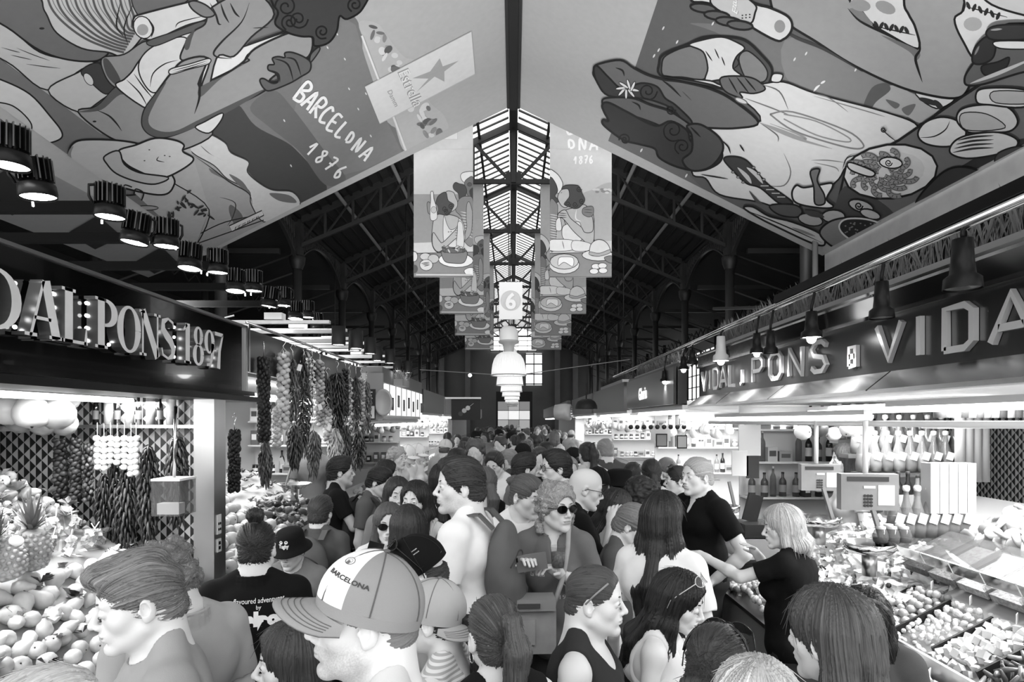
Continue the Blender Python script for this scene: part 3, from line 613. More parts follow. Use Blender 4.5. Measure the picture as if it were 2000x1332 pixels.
# bowl of peppers
B_.fill([(1755, 330), (1770, 280), (1850, 200), (2100, 60), (2300, 60), (2300, 200), (1990, 290), (1850, 335), (1780, 345)], .36, 8)
B_.fill([(1790, 240), (1800, 180), (1850, 130), (1890, 150), (1880, 220), (1830, 250)], .20, 7); B_.fill([(1850, 120), (1880, 85), (1990, 75), (2100, 90), (2100, 130), (1900, 145)], .22, 7)
B_.fill([(1830, 260), (1900, 240), (1950, 220), (1930, 270), (1850, 300)], .18, 6); B_.fill([(1890, 150), (2050, 150), (2050, 180), (1910, 180)], .85, 5); B_.line((1870, 100), (1920, 95), w_=8, g=.6); B_.line((1800, 210), (1820, 170), w_=8, g=.5)
B_.line((1780, 335), (1900, 290), (2060, 220), w_=14, g=.72)
B_.b.build('print', TR)
# ridge bar between the two canvases and the metal edge beam on the right, skirt on the left
b = MB(); b.box((0, (3.6+YF)/2, ZT-.10), (.30, YF-3.6, .22), m_iron2); b.box((-.0, (3.6+YF)/2, ZT-.22), (.16, YF-3.6, .06), m_iron)
tag(b.build('ridge_bar'), 'dark metal bar running between the two printed canvases overhead', 'bar')
zt = ZT-.12-ST*XT
m_beam = mat('grey_beam', .62, .45, noise=(3, .12))
b = MB(); b.box((XT+.10, (4+YF)/2, zt-.12), (.10, YF-4.0, .62), m_beam); b.box((XT+.18, (4+YF)/2, zt+.17), (.3, YF-4.0, .05), m_beam)
tag(b.build('edge_beam'), 'long grey metal edge beam along the lower side of the guitar mural', 'beam')
b = MB(); b.add([(-XT-.02, 4, zt), (-XT-1.3, 4, zt-.50), (-XT-1.3, YF, zt-.50), (-XT-.02, YF, zt), (-XT-.02, 4, zt+.02), (-XT-1.3, 4, zt-.48), (-XT-1.3, YF, zt-.48), (-XT-.02, YF, zt+.02)], [(0, 1, 2, 3), (7, 6, 5, 4), (2, 6, 7, 3), (0, 4, 5, 1)], ink(.58))
for k in range(5):
    y = 5.0+k*2.0; b.add([(-XT-.3, y, zt-.135), (-XT-1.0, y+.2, zt-.40), (-XT-1.1, y+1.1, zt-.44), (-XT-.5, y+1.0, zt-.22)], [(0, 1, 2, 3)], ink(.22))
tag(b.build('canvas_flap'), 'darker printed canvas flap hanging beyond the lower edge of the straw hat mural', 'canvas')
# ---- the vertical banners, four on each side
def banner(side):
    W, H_ = (1.43 if side < 0 else 1.49), 4.35
    root = empty('hanging_banner')
    def mp(x, y, l): return Vector((x/478*W-W/2, -l-.004, (1318-y)/1298*H_))
    b = MB()
    n = 16
    for i in range(n):
        x0, x1 = -W/2+W*i/n, -W/2+W*(i+1)/n
        b.box(((x0+x1)/2, .006, H_/2), (W/n, .008, H_), ink(.72))
    b.build('cloth', root)
    p = Print(mp, .0003); p.clip = [(0, 20), (478, 20), (478, 1318), (0, 1318)]
    m_t = [(0, 720), (478, 720), (478, 1075), (0, 1075)]
    p.fill([(0, 0), (478, 0), (478, 400), (0, 400)], .70, smooth=False)
    p.fill([(0, 725), (478, 725), (478, 1100), (0, 1100)], .55 if side < 0 else .64, smooth=False)
    p.fill([(0, 1075), (150, 1070), (478, 1060), (478, 1150), (0, 1150)], .75, smooth=False); p.fill([(0, 1150), (478, 1140), (478, 1318), (0, 1318)], .50, 4, smooth=False)
    if side < 0:
        q = lambda P: [(x-32, y) for x, y in P]
        p.fill(q([(185, 160), (385, 85), (385, 330), (185, 330)]), .76, 2, .55, smooth=False); p.fill(q([(285, 120), (300, 165), (340, 170), (305, 190), (315, 225), (285, 205), (250, 225), (262, 190), (235, 165), (270, 160)]), .66, smooth=False)
        tv = text_geo('Estrella', 1, bold=.02); W_ = text_w(tv[0]); p.geo(tv, (172, 275), (160/W_, 0), (0, -44), .55); tv = text_geo('Estrella', 1, bold=-.01); p.geo(tv, (174, 273), (160/W_, 0), (0, -42), .93)
        tv = text_geo('Damm', 1); W_ = text_w(tv[0]); p.geo(tv, (220, 298), (70/W_, 0), (0, -22), .92)
        p.fill(q([(410, 600), (430, 570), (512, 565), (512, 620), (440, 640)]), .82, 3); p.fill(q([(440, 650), (470, 610), (512, 610), (512, 780), (470, 740)]), .40, 3)
        p.fill(q([(350, 660), (370, 640), (400, 650), (440, 660), (460, 700), (440, 750), (400, 760), (390, 720), (355, 690)]), .26, 3); p.fill(q([(480, 700), (512, 680), (512, 760), (490, 740)]), .22)
        p.oval((450, 655), 18, 14, .3, 2)
        p.fill(q([(370, 840), (400, 760), (460, 740), (512, 780), (512, 1080), (440, 1060), (420, 900)]), .48, 3)
        for k in range(9): p.line((375+k*2, 850+k*22), (430, 860+k*20), (478, 850+k*24), w_=6, g=.75)
        p.fill(q([(460, 800), (480, 780), (500, 830), (505, 880), (495, 1000), (450, 1055), (440, 1030), (460, 960), (455, 900)]), .58, 3)
        p.fill(q([(190, 920), (230, 870), (300, 870), (360, 880), (400, 900), (440, 960), (430, 1100), (380, 1110), (300, 1110), (230, 1145), (180, 1080)]), .66, 4)
        p.fill(q([(275, 880), (300, 940), (330, 980), (380, 960), (400, 900), (440, 960), (430, 1090), (300, 1100), (270, 1030)]), .78, 3)
        for k in range(10): p.oval((270+R.random()*90, 990+R.random()*90), 7, 5, .5)
        p.fill(q([(290, 715), (350, 712), (370, 750), (385, 780), (380, 820), (340, 850), (290, 850)]), .66, 3)
        p.fill(q([(215, 860), (210, 800), (230, 740), (290, 712), (310, 770), (355, 800), (345, 830), (310, 875), (250, 870)]), .28, 4)
        for c in ((250, 830), (300, 810), (265, 850)): spiral(p, c, 22, 3)
        p.fill(q([(190, 1000), (185, 1090), (230, 1140), (300, 1100), (380, 1040), (430, 1040), (435, 990), (400, 955), (360, 990), (270, 1070), (240, 1060)]), .66, 4)
        for k in range(3): p.line((330, 985+k*18), (400, 990+k*18), w_=4)
        p.fill(q([(388, 930), (410, 920), (430, 960), (435, 1100), (380, 1105), (385, 990)]), .78, 3)
        p.fill(q([(140, 800), (150, 780), (170, 790), (220, 800), (230, 850), (180, 870), (150, 860)]), .50, 3)
        p.fill(q([(170, 712), (190, 712), (195, 760), (215, 820), (220, 900), (170, 910), (165, 820), (170, 770)]), .80, 3); p.oval((162, 838), 22, 24, .7, 2)
        p.oval((340, 1200), 140, 52, .84, 4, .03); p.fill(q([(258, 1130), (350, 1145), (458, 1135), (440, 1215), (350, 1222), (280, 1205)]), .46, 4); p.oval((325, 1132), 100, 17, .36, 3)
        for k in range(14): p.oval((240+R.random()*170, 1105+R.random()*30), 18, 8, R.choice((.3, .55, .7)), 2, R.random()*3)
        p.oval((95, 1175), 44, 26, .72, 3); p.oval((160, 1190), 44, 32, .68, 3); p.oval((102, 1235), 52, 40, .76, 3); [p.line((60+k*12, 1225+k*9), (130, 1215+k*10), w_=5) for k in range(3)]
        p.oval((5, 1175), 28, 36, .8, 3); p.fill(q([(440, 1275), (480, 1255), (528, 1265), (520, 1310), (460, 1305)]), .85, 3); p.oval((5, 1265), 28, 30, .3)
        p.fill([(20, 1298), (470, 1300), (470, 1312), (20, 1310)], .72, smooth=False)
    else:
        for i, ch in enumerate('BAR'): handwrite(p, ch, (108+i*95, 170), (80, 0), (0, -90), (0, 0), 14, .85)
        for i, ch in enumerate('CEL'): handwrite(p, ch, (128+i*88, 298), (80, 0), (0, -100), (0, 0), 14, .85)
        for i, ch in enumerate('ONA'): handwrite(p, ch, (136+i*85, 410), (95, 0), (0, -90), (0, 0), 14, .85)
        handwrite(p, '1876', (185, 508), (44, 0), (0, -55), (40, -2), 9, .85)
        p.fill([(270, 715), (340, 690), (400, 660), (478, 645), (478, 725), (270, 728)], .64, 0); [p.oval((330+R.random()*150, 690+R.random()*25), 16, 8, R.choice((.5, .75))) for k in range(12)]
        p.fill([(0, 550), (30, 560), (75, 600), (100, 660), (60, 720), (0, 600)], .84, 4); p.fill([(0, 610), (40, 640), (60, 700), (40, 740), (75, 775), (0, 780)], .26, 4)
        p.fill([(0, 780), (50, 790), (60, 850), (40, 1100), (0, 1110)], .48, 3); [p.line((0, 870+k*18), (60, 880+k*18), w_=5, g=.76) for k in range(12)]
        p.fill([(110, 850), (200, 820), (260, 800), (300, 830), (340, 900), (335, 1000), (330, 1080), (180, 1050), (120, 940)], .66, 4)
        p.fill([(100, 960), (180, 930), (230, 930), (245, 1000), (235, 1060), (110, 1050)], .80, 3); p.line((205, 835), (200, 900), (240, 920), w_=8, g=.82)
        p.fill([(60, 745), (75, 710), (100, 690), (150, 680), (160, 760), (130, 820), (90, 810), (65, 770)], .68, 4); p.line((82, 718), (95, 712), w_=3)
        p.fill([(90, 690), (120, 662), (200, 660), (230, 675), (250, 720), (270, 770), (230, 820), (190, 830), (160, 820), (110, 800), (130, 770), (150, 740), (140, 690)], .26, 4)
        for c in ((140, 795), (195, 800), (225, 690), (245, 775)): spiral(p, c, 22, 3)
        p.fill([(240, 960), (270, 1000), (330, 990), (330, 900), (300, 840), (335, 870), (340, 1050), (300, 1085), (250, 1050), (180, 990), (100, 900), (60, 900), (70, 860), (120, 840), (160, 900)], .66, 4)
        for k in range(3): p.line((60, 860+k*16), (130, 865+k*14), w_=4)
        p.fill([(250, 840), (270, 820), (330, 815), (335, 870), (300, 890), (255, 870)], .46, 3); p.line((262, 835), (330, 840), w_=3); p.line((262, 855), (330, 860), w_=3)
        p.fill([(60, 900), (80, 900), (90, 980), (50, 985), (45, 930)], .80, 3); p.fill([(0, 1060), (60, 1050), (180, 1060), (180, 1125), (0, 1130)], .82, 3); p.line((95, 1060), (110, 1120), w_=4)
        p.fill([(180, 1060), (310, 1080), (300, 1130), (180, 1130)], .8, 3)
        p.oval((372, 1165), 125, 40, .78, 4, .02); p.fill([(310, 1160), (315, 1090), (360, 1055), (410, 1058), (450, 1090), (460, 1140), (380, 1168)], .78, 4); p.fill([(310, 1140), (380, 1150), (460, 1125), (462, 1148), (380, 1172), (308, 1162)], .62, 3)
        p.oval((110, 1232), 118, 66, .78, 4); p.oval((110, 1210), 110, 55, .72, 4); p.fill([(70, 1185), (120, 1175), (180, 1185), (175, 1245), (110, 1215), (65, 1240)], .86, 3)
        for c in ((355, 1245), (405, 1240), (340, 1280), (410, 1275)): p.oval(c, 34, 20, .82, 3)
        p.fill([(420, 1180), (478, 1170), (478, 1220), (440, 1210)], .45, 3)
    p.b.build('print', root)
    b = MB(); b.tube([(-W/2, .01, H_), (W/2, .01, H_)], .02, m_iron, 6); b.tube([(-W/2, .01, 0), (W/2, .01, 0)], .014, mat('grey_pipe', .45), 6); b.build('hem_rod', root)
    for x in (-.5, .5): MB().tube([(x, .01, H_), (x, .01, H_+.9)], .008, m_iron, 4).build('cord', root)
    return root
ordn = ('largest', 'second-largest', 'third-largest', 'smallest')
for side in (-1, 1):
    p0 = None
    for i in range(4):
        o = banner(side) if p0 is None else copy_tree(p0)
        if p0 is None: p0 = o
        Y = 14.8+5.2*i; o.location = ((-1.69 if side < 0 else 1.62), Y, 5.47+.02*i)
        tag(o, '%s printed banner beside the skylight, on the side %s' % (ordn[i], 'showing the pot of food' if side < 0 else 'lettered BARCELONA, showing a hat'), 'banner', 'hanging banners %s' % ('with the pot of food' if side < 0 else 'with the hat'))
# ================================================================ lamps
m_bulb = mat('lit_bulb', 1, .5, emit=14); m_lens = mat('lit_lens', 1, .5, emit=9); m_tube = mat('lit_tube', 1, .5, emit=6)
m_lampblack = mat('lamp_black', .05, .4, spec=.2); m_fin = mat('lamp_fins', .05, .3, coat=.3); m_shade = mat('prismatic_shade', .88, .25, transluc=.45)
def spot(loc, power, rot, ang=1.2):
    d = bpy.data.lights.new('spot', 'SPOT'); d.energy = power; d.spot_size = ang; d.spot_blend = .6; d.shadow_soft_size = .05
    o = bpy.data.objects.new('spot', d); o.location = loc; o.rotation_euler = rot; C.objects.link(o)
def bell_lamp(root):
    b = MB(); b.lathe([(.02, .56), (.07, .555), (.10, .52), (.108, .47), (.108, .40)], (0, 0, 0), m_white, 24); b.lathe([(.108, .40), (.118, .395), (.118, .375), (.07, .35), (.06, .30), (.055, .27)], (0, 0, 0), mat('lamp_grey', .66, .4), 24); b.build('ballast_dome', root)
    b = MB(); n = 72; prof = [(.055, .27), (.09, .262), (.135, .235), (.165, .19), (.183, .13), (.193, .06), (.197, .01)]
    vs_ = []; fs = []
    for i, (r, z) in enumerate(prof):
        for k in range(n): rr = r*(1+(.012 if k % 2 else -.012)); vs_.append((rr*math.cos(2*PI*k/n), rr*math.sin(2*PI*k/n), z))
    for i in range(len(prof)-1):
        for k in range(n): fs.append((i*n+k, i*n+(k+1) % n, (i+1)*n+(k+1) % n, (i+1)*n+k))
    b.add(vs_, fs, m_shade); b.build('ribbed_shade', root)
    MB().lathe([(.197, .012), (.205, .008), (.205, 0), (.19, 0)], (0, 0, 0), mat('lamp_grey', .66, .4), 32).build('rim', root)
    MB().ball((0, 0, .12), (.045, .045, .08), mat('lamp_bulb', 1, .5, emit=2)).build('bulb', root)
    MB().tube([(.05, 0, .33), (.10, 0, .33), (.11, 0, .37), (.09, 0, .42)], .006, m_white, 6).build('side_cable', root)
    MB().tube([(0, 0, .56), (0, 0, 2.0)], .006, m_iron, 6).build('hanging_wire', root)
b0 = None
for i, Y in enumerate((7.0, 9.1, 11.3, 13.6, 16, 18.6, 21.4, 24.5)):
    if b0 is None: b0 = empty('bell_lamp'); bell_lamp(b0); o = b0
    else: o = copy_tree(b0)
    o.location = (-.055 if i == 0 else -.04-.015*(i % 2), Y, 2.515+.008*i)
    tag(o, ['largest ribbed glass bell lamp, hanging just below the number 6 card', 'second-largest ribbed bell lamp, half hidden behind the largest'][i] if i < 2 else 'ribbed glass bell lamp in the receding row over the aisle', 'hanging lamp', 'bell lamps over the aisle')
    if i < 6:
        d = bpy.data.lights.new('bell', 'POINT'); d.energy = 2.5; d.shadow_soft_size = .08; q = bpy.data.objects.new('bell', d); q.location = (-.05, Y, 2.56); C.objects.link(q)
# number sign above the nearest lamp
r = empty('number_sign', (-.03, 6.6, 3.09), 0, 'white hanging card with a 6 in a grey disc', 'sign')
b = MB(); b.box((0, 0, .20), (.25, .012, .40), m_white); b.build('board', r)
b = MB(); b.lathe([(0, 0), (.108, 0), (.108, .004)], (0, -.007, .20), grey(.80), 32, False, Matrix.Rotation(PI/2, 3, 'X')); b.build('disc', r)
v, f = text_geo('6', .23, .002, 1.0, .008); wv = text_w(v); x0 = min(p.x for p in v); h0 = max(p.y for p in v)
MB().add([(p.x-x0-wv/2, -.014-p.z, p.y-h0/2+.20) for p in v], f, m_white).build('numeral', r)
MB().tube([(0, 0, .39), (0, 0, 2.0)], .004, m_iron, 4).build('wire', r)
def fin_lamp(root, tilt=0):
    b = MB()
    for k in range(20):
        a = 2*PI*k/20; b.box((.052*math.cos(a), .052*math.sin(a), .125), (.05, .006, .11), m_fin, M=Matrix.Rotation(a, 3, 'Z'))
        b.v[-8:] = [tuple(Matrix.Rotation(0, 3, 'Z') @ Vector(p)) for p in b.v[-8:]]
    b.lathe([(0, .18), (.05, .178), (.05, .07)], (0, 0, 0), m_lampblack, 14); b.build('cooling_fins', root)
    MB().lathe([(.05, .07), (.055, .06), (.078, .055), (.082, 0), (.076, -.004)], (0, 0, 0), m_lampblack, 20).build('housing', root)
    MB().lathe([(0, .006), (.074, .006)], (0, 0, 0), m_lens, 20, False).build('lens', root)
    MB().tube([(.08, 0, .06), (.10, 0, .10), (.10, 0, .16), (.0, 0, .19)], .008, m_lampblack, 6).build('bracket', root)
    MB().tube([(.03, -.07, -.004), (.03, -.07, -.025)], .005, m_bulb, 6).build('clip', root)
lamps = [(20, 2.56), (75, 2.72), (215, 3.2), (262, 3.42), (325, 3.74), (370, 4.0), (425, 4.4), (460, 4.7), (495, 5.02), (525, 5.32), (553, 5.66), (577, 5.98), (600, 6.3), (620, 6.62)]
l0 = None
for i, (px, Y) in enumerate(lamps):
    if l0 is None: l0 = empty('track_lamp'); fin_lamp(l0); o = l0
    else: o = copy_tree(l0)
    x = (px-CX)/FX*Y; o.location = (x, Y, (3.06 if i % 2 == 0 else 2.99)); o.rotation_euler = (.0, .12 if i % 2 else 0, R.uniform(0, 6)); o.scale = (.92,)*3
    tag(o, 'black finned spot lamp with a lit lens, %s' % (['cut by the frame edge', 'second from the frame edge', 'third from the frame edge', 'fourth from the frame edge', 'fifth from the frame edge', 'sixth from the frame edge'][i] if i < 6 else 'one of the receding row over the peppers'), 'spot lamp', 'black spot lamps over the black sign side')
    if i % 2 == 0: spot((x, Y, 2.95), 14, (0, .25, 0), 1.6)
for i, (Y, z) in enumerate(((3.17, 3.13), (3.7, 3.13), (4.36, 3.13), (5.0, 3.12), (5.62, 3.1))):
    x = -(CX-[190, 302, 415, 480, 540][i])/FX*Y
    tag(MB().box(((x-6)/2, Y, z-.03), (6+x, .05, .055), mat('arm_black', .03, .8, spec=.1)).build('track_rail'), 'long black horizontal arm carrying spot lamps, %s from the camera' % ['first', 'second', 'third', 'fourth', 'fifth'][i], 'arm')
# pale louvred arms with black cans
for i, (x1, px, Y, py) in enumerate(((560, 655, 5.6, 655), (600, 687, 6.3, 668), (625, 732, 7.4, 690), (660, 772, 8.8, 712))):
    r = empty('lamp_bracket', (0, 0, 0), 0, 'pale slatted bracket above the hanging peppers, %s in the row' % ['first', 'second', 'third', 'last'][i], 'bracket')
    c = at(px, py, Y); b = MB()
    for k in range(3): b.box((c.x-.55, Y+.12*k, c.z+.12-.07*k), (1.0, .05, .03), grey(.8))
    b.box((c.x-.55, Y, c.z+.17), (.16, .1, .06), grey(.85)); b.build('slats', r)
    for k in range(2):
        q = empty('can_lamp', (c.x+.03+.13*k, Y+.12*k, c.z-.09-.02*k), 0, 'black cylinder lamp at the end of the %s pale bracket, %s one' % (['first', 'second', 'third', 'last'][i], ['near', 'far'][k]), 'spot lamp', 'black can lamps of the pale brackets')
        MB().lathe([(0, .17), (.062, .17), (.062, 0)], (0, 0, 0), m_blackm, 20).build('can', q); MB().lathe([(0, .008), (.058, .008)], (0, 0, 0), m_lens, 16, False).build('lens', q)
# right side: a long steel pipe with lamps
rt = empty('lighting_rail', (0, 0, 0), 0, 'long polished steel pipe carrying lamps above the metal sign', 'rail')
MB().tube([(1.72, 1.2, 2.75), (1.72, 10.5, 2.75)], .022, m_chrome, 12).build('pipe', rt)
MB().box((1.72, 2.6, 2.79), (.05, 2.8, .05), m_lampblack).build('cable_tray', rt)
for i, (px, py, Y, h, r_, lit) in enumerate(((1880, 565, 2.33, .19, .062, 0), (1722, 622, 2.85, .17, .052, 0), (1585, 660, 3.5, .15, .055, 1), (1505, 690, 4.06, .15, .045, 0), (1478, 690, 4.3, .14, .045, 1), (1408, 705, 5.0, .20, .06, 1), (1352, 710, 5.9, .13, .05, 0), (1335, 722, 6.1, .13, .05, 1), (1298, 745, 6.9, .12, .05, 1))):
    c = at(px, py, Y); q = empty('rail_lamp', c, 0, '%s %s lamp hanging from the long steel pipe' % (['largest', 'second', 'third', 'fourth, plain', 'fifth', 'white-bodied sixth', 'seventh, plain', 'eighth', 'ninth'][i], 'lit' if lit else 'unlit black'), 'spot lamp')
    bm_ = m_lampblack if i != 5 else grey(.75, .4)
    MB().lathe([(0, h), (r_*.55, h), (r_*.62, h*.55), (r_*.7, h*.3), (r_, h*.22), (r_*1.05, 0)], (0, 0, 0), bm_, 20).build('housing', q)
    MB().lathe([(0, .01), (r_*.95, .006)], (0, 0, 0), m_bulb if lit else mat('lamp_glass', .55, .15), 16, False).build('lens', q)
    MB().tube([(0, 0, h), (0, 0, h+.03), (1.72-c.x, 0, 2.75-c.z)], .008, m_lampblack, 6).build('hanger', q)
    if lit: MB().ball((0, 0, -.005), r_*.5, m_bulb, 8, 6).build('bulb', q); spot((c.x, c.y, c.z-.03), 45, (0, -.55, 0), 1.7)
# ================================================================ signs
def prism_strip(b, P, Wd, d, m, place, side_m=None):
    """extruded stroke: P points, Wd widths"""
    n = len(P); L = []; Rr = []
    for i in range(n):
        a = P[max(0, i-1)]; c = P[min(n-1, i+1)]; dx, dy = c[0]-a[0], c[1]-a[1]; l = math.hypot(dx, dy) or 1; k = Wd[i]/2
        L.append((P[i][0]-dy/l*k, P[i][1]+dx/l*k)); Rr.append((P[i][0]+dy/l*k, P[i][1]-dx/l*k))
    V = [place(x, y, 0) for x, y in L+Rr]+[place(x, y, d) for x, y in L+Rr]; N = 2*n; F = []
    for i in range(n-1):
        F += [(N+i, N+i+1, N+n+i+1, N+n+i)]
    b.add(V, F, m)
    F = []
    for i in range(n-1): F += [(i, i+1, N+i+1, N+i), (n+i+1, n+i, N+n+i, N+n+i+1), (i+1, i, n+i, n+i+1)]
    F += [(0, N, N+n, n), (n-1, 2*n-1, N+2*n-1, N+n-1)]
    b.add(V, F, side_m or m)
def arc(cx_, cy_, rx, ry, a0, a1, w0, w1, n=14):
    """arc with width w0 where vertical, w1 where horizontal"""
    P = []; W_ = []
    for i in range(n+1):
        a = math.radians(a0+(a1-a0)*i/n); P.append((cx_+rx*math.cos(a), cy_+ry*math.sin(a))); t = abs(math.cos(a)); W_.append(w1+(w0-w1)*t*t)
    return P, W_
TK, TN = .24, .07
SER = {'I': [([(.5, 0), (.5, 1)], [TK]*2), ([(.2, .03), (.8, .03)], [TN]*2), ([(.2, .97), (.8, .97)], [TN]*2)],
 'V': [([(.12, 1), (.5, 0)], [TK]*2), ([(.88, 1), (.5, 0)], [TN]*2), ([(0, .97), (.35, .97)], [TN]*2), ([(.7, .97), (1, .97)], [TN]*2)],
 'D': [([(.2, 0), (.2, 1)], [TK]*2), arc(.35, .5, .5, .46, -90, 90, TK, TN), ([(0, .03), (.4, .03)], [TN]*2), ([(0, .97), (.4, .97)], [TN]*2)],
 'A': [([(.55, 1), (.85, 0)], [TK]*2), ([(.5, 1), (.15, 0)], [TN]*2), ([(.25, .33), (.7, .33)], [TN]*2), ([(0, .03), (.32, .03)], [TN]*2), ([(.65, .03), (1.05, .03)], [TN]*2)],
 'L': [([(.25, 0), (.25, 1)], [TK]*2), ([(0, .97), (.5, .97)], [TN]*2), ([(0, .03), (.9, .03)], [TN]*2), ([(.88, 0), (.9, .32)], [.12, .03])],
 'P': [([(.25, 0), (.25, 1)], [TK]*2), arc(.4, .72, .42, .25, -90, 90, TK, TN), ([(0, .03), (.52, .03)], [TN]*2), ([(0, .97), (.45, .97)], [TN]*2)],
 'O': [arc(.5, .5, .38, .47, 0, 360, TK, TN, 28)],
 'N': [([(.15, 0), (.15, 1)], [TN]*2), ([(.15, 1), (.85, 0)], [TK]*2), ([(.85, 0), (.85, 1)], [TN]*2), ([(0, .03), (.32, .03)], [TN]*2), ([(0, .97), (.25, .97)], [TN]*2), ([(.68, .97), (1, .97)], [TN]*2)],
 'S': [([(.82, .78), (.78, .9), (.5, .97), (.22, .88), (.2, .7), (.4, .57), (.65, .45), (.82, .28), (.76, .1), (.5, .03), (.2, .1), (.14, .26)], [.05, .08, .07, .18, .22, .24, .24, .22, .18, .07, .08, .05])],
 '1': [([(.55, 0), (.55, 1)], [TK]*2), ([(.2, .82), (.5, .97)], [TN, .1]), ([(.25, .03), (.85, .03)], [TN]*2)],
 '8': [arc(.5, .75, .26, .22, 0, 360, .2, TN, 22), arc(.5, .27, .33, .25, 0, 360, .22, TN, 22)],
 '9': [arc(.5, .68, .32, .29, 0, 360, .22, TN, 22), ([(.8, .65), (.78, .35), (.6, .08), (.25, .05)], [.2, .2, .12, .08])],
 '7': [([(.1, .95), (.9, .95)], [.12]*2), ([(.88, .95), (.55, .5), (.45, 0)], [.08, .16, .22])]}
SIGN_L = empty('market_sign', (0, 0, 0), 0, 'long glossy black stall sign with raised lit letters ending PONS 1897', 'sign')
b = MB(); b.box((-2.0, 2.86, 2.42), (.2, 3.0, .5), m_black); b.build('panel', SIGN_L)
b = MB(); b.box((-1.96, 2.86, 2.15), (.32, 3.02, .035), m_lampblack); b.box((-1.97, 2.86, 2.19), (.26, 3.02, .03), m_black); b.build('lower_ledge', SIGN_L)
b = MB(); b.box((-1.895, 4.345, 2.42), (.02, .03, .5), m_steel); b.box((-1.895, 2.86, 2.665), (.02, 3.0, .015), m_steel); b.build('edge_strip', SIGN_L)
m_let = mat('sign_letter_face', .84, .35, noise=(6, .15)); m_let2 = mat('sign_letter_side', .55, .3, metal=.8)
LET = [('D', 2.12, 2.30), ('A', 2.31, 2.50), ('L', 2.50, 2.66), ('P', 2.70, 2.86), ('O', 2.85, 3.03), ('N', 3.02, 3.20), ('S', 3.19, 3.35), ('1', 3.40, 3.52), ('8', 3.52, 3.65), ('9', 3.65, 3.78), ('7', 3.77, 3.90)]
LET = [('V', 1.7, 1.88), ('I', 1.9, 2.0)]+LET
for ch, ya, yb in LET:
    b = MB()
    for P, W_ in SER[ch]:
        wf = (yb-ya); prism_strip(b, [(x*wf, y*.225) for x, y in P], [q*.19 for q in W_], .05, m_let, lambda x, y, d: Vector((-1.9+.012+d, ya+x, 2.325+y)), m_let2)
    o = b.build('letter', SIGN_L)
    for k in range(4): 
        MB().ball((-1.885, ya+.012, 2.355+k*.055), .0085, mat('sign_bulb', 1, .5, emit=5), 6, 5).build('letter_bulb', o)
    b = MB()
SIGN_R = empty('market_sign', (0, 0, 0), 0, 'long brushed metal stall sign with mirror letters VIDAL PONS on the right', 'sign')
m_sgn = mat('sign_dark_steel', .34, .28, metal=1, noise=(2, .2)); m_mir = mat('mirror_letter', .9, .08, metal=1)
b = MB(); b.box((2.0, 3.64, 2.39), (.2, 5.3, .29), m_sgn); b.build('panel', SIGN_R)
b = MB(); b.box((1.985, 3.64, 2.60), (.2, 5.3, .13), m_mir); b.box((1.88, 3.64, 2.54), (.03, 5.3, .02), m_chrome); b.box((1.88, 3.64, 2.665), (.03, 5.3, .015), m_chrome); b.build('mirror_trim', SIGN_R)
b = MB(); b.add([(1.9, 1.0, 2.25), (1.9, 6.28, 2.25), (1.78, 6.28, 2.155), (1.78, 1.0, 2.155), (1.78, 6.28, 2.135), (1.78, 1.0, 2.135)], [(0, 1, 2, 3), (3, 2, 4, 5)], mat('valance_steel', .85, .25, metal=1))
for y in (3.1, 4.3, 5.4): b.box((1.84, y, 2.202), (.16, .006, .004), m_lampblack, M=Matrix.Rotation(-.67, 3, 'Y'))
b.build('valance', SIGN_R)
SAN = {'V': [([(0, 1), (.5, 0), (1, 1)], 0)], 'I': [([(.5, 0), (.5, 1)], 0)], 'D': [([(.1, 0), (.1, 1), (.7, 1), (.9, .85), (.9, .15), (.7, 0), (.1, 0)], 0)],
 'A': [([(0, 0), (.5, 1), (1, 0)], 0), ([(.2, .3), (.8, .3)], 0)], 'L': [([(.1, 1), (.1, 0), (.9, 0)], 0)], 'P': [([(.1, 0), (.1, 1), (.7, 1), (.9, .85), (.9, .6), (.7, .45), (.1, .45)], 0)],
 'O': [([(.3, 0), (.1, .2), (.1, .8), (.3, 1), (.7, 1), (.9, .8), (.9, .2), (.7, 0), (.28, 0)], 0)], 'N': [([(.1, 0), (.1, 1), (.9, 0), (.9, 1)], 0)],
 'S': [([(.9, .85), (.7, 1), (.3, 1), (.1, .8), (.25, .56), (.75, .46), (.9, .2), (.7, 0), (.3, 0), (.1, .15)], 0)], 'g': [([(.2, 0), (.2, .8), (.8, .8), (.8, 0), (.2, 0)], 0), ([(.2, .4), (.8, .4)], 0)], 'J': [([(.7, .9), (.7, .1), (.3, 0)], 0)]}
# reading from the far end towards the camera: VIDAL J. PONS g VIDAL
seq = [('V', 6.15, 5.98), ('I', 5.92, 5.85), ('D', 5.8, 5.63), ('A', 5.6, 5.42), ('L', 5.38, 5.24), ('J', 5.12, 5.04), ('P', 4.86, 4.62), ('O', 4.54, 4.30), ('N', 4.22, 3.99), ('S', 3.90, 3.68), ('g', 3.46, 3.36), ('V', 3.18, 2.98), ('I', 2.90, 2.80), ('D', 2.70, 2.50), ('A', 2.42, 2.22), ('L', 2.14, 1.96)]
for ch, ya, yb in seq:
    b = MB(); sc = .13 if ch in 'gJ' else .18
    for P, _ in SAN[ch]:
        P2 = [(x*(ya-yb), y*sc) for x, y in P]; prism_strip(b, P2, [.030]*len(P2), .022, mat('mirror_letter_face', .86, .28, metal=.55), lambda x, y, d: Vector((1.9-.002-d, ya-x, 2.305+y)))
    b.build('letter', SIGN_R)
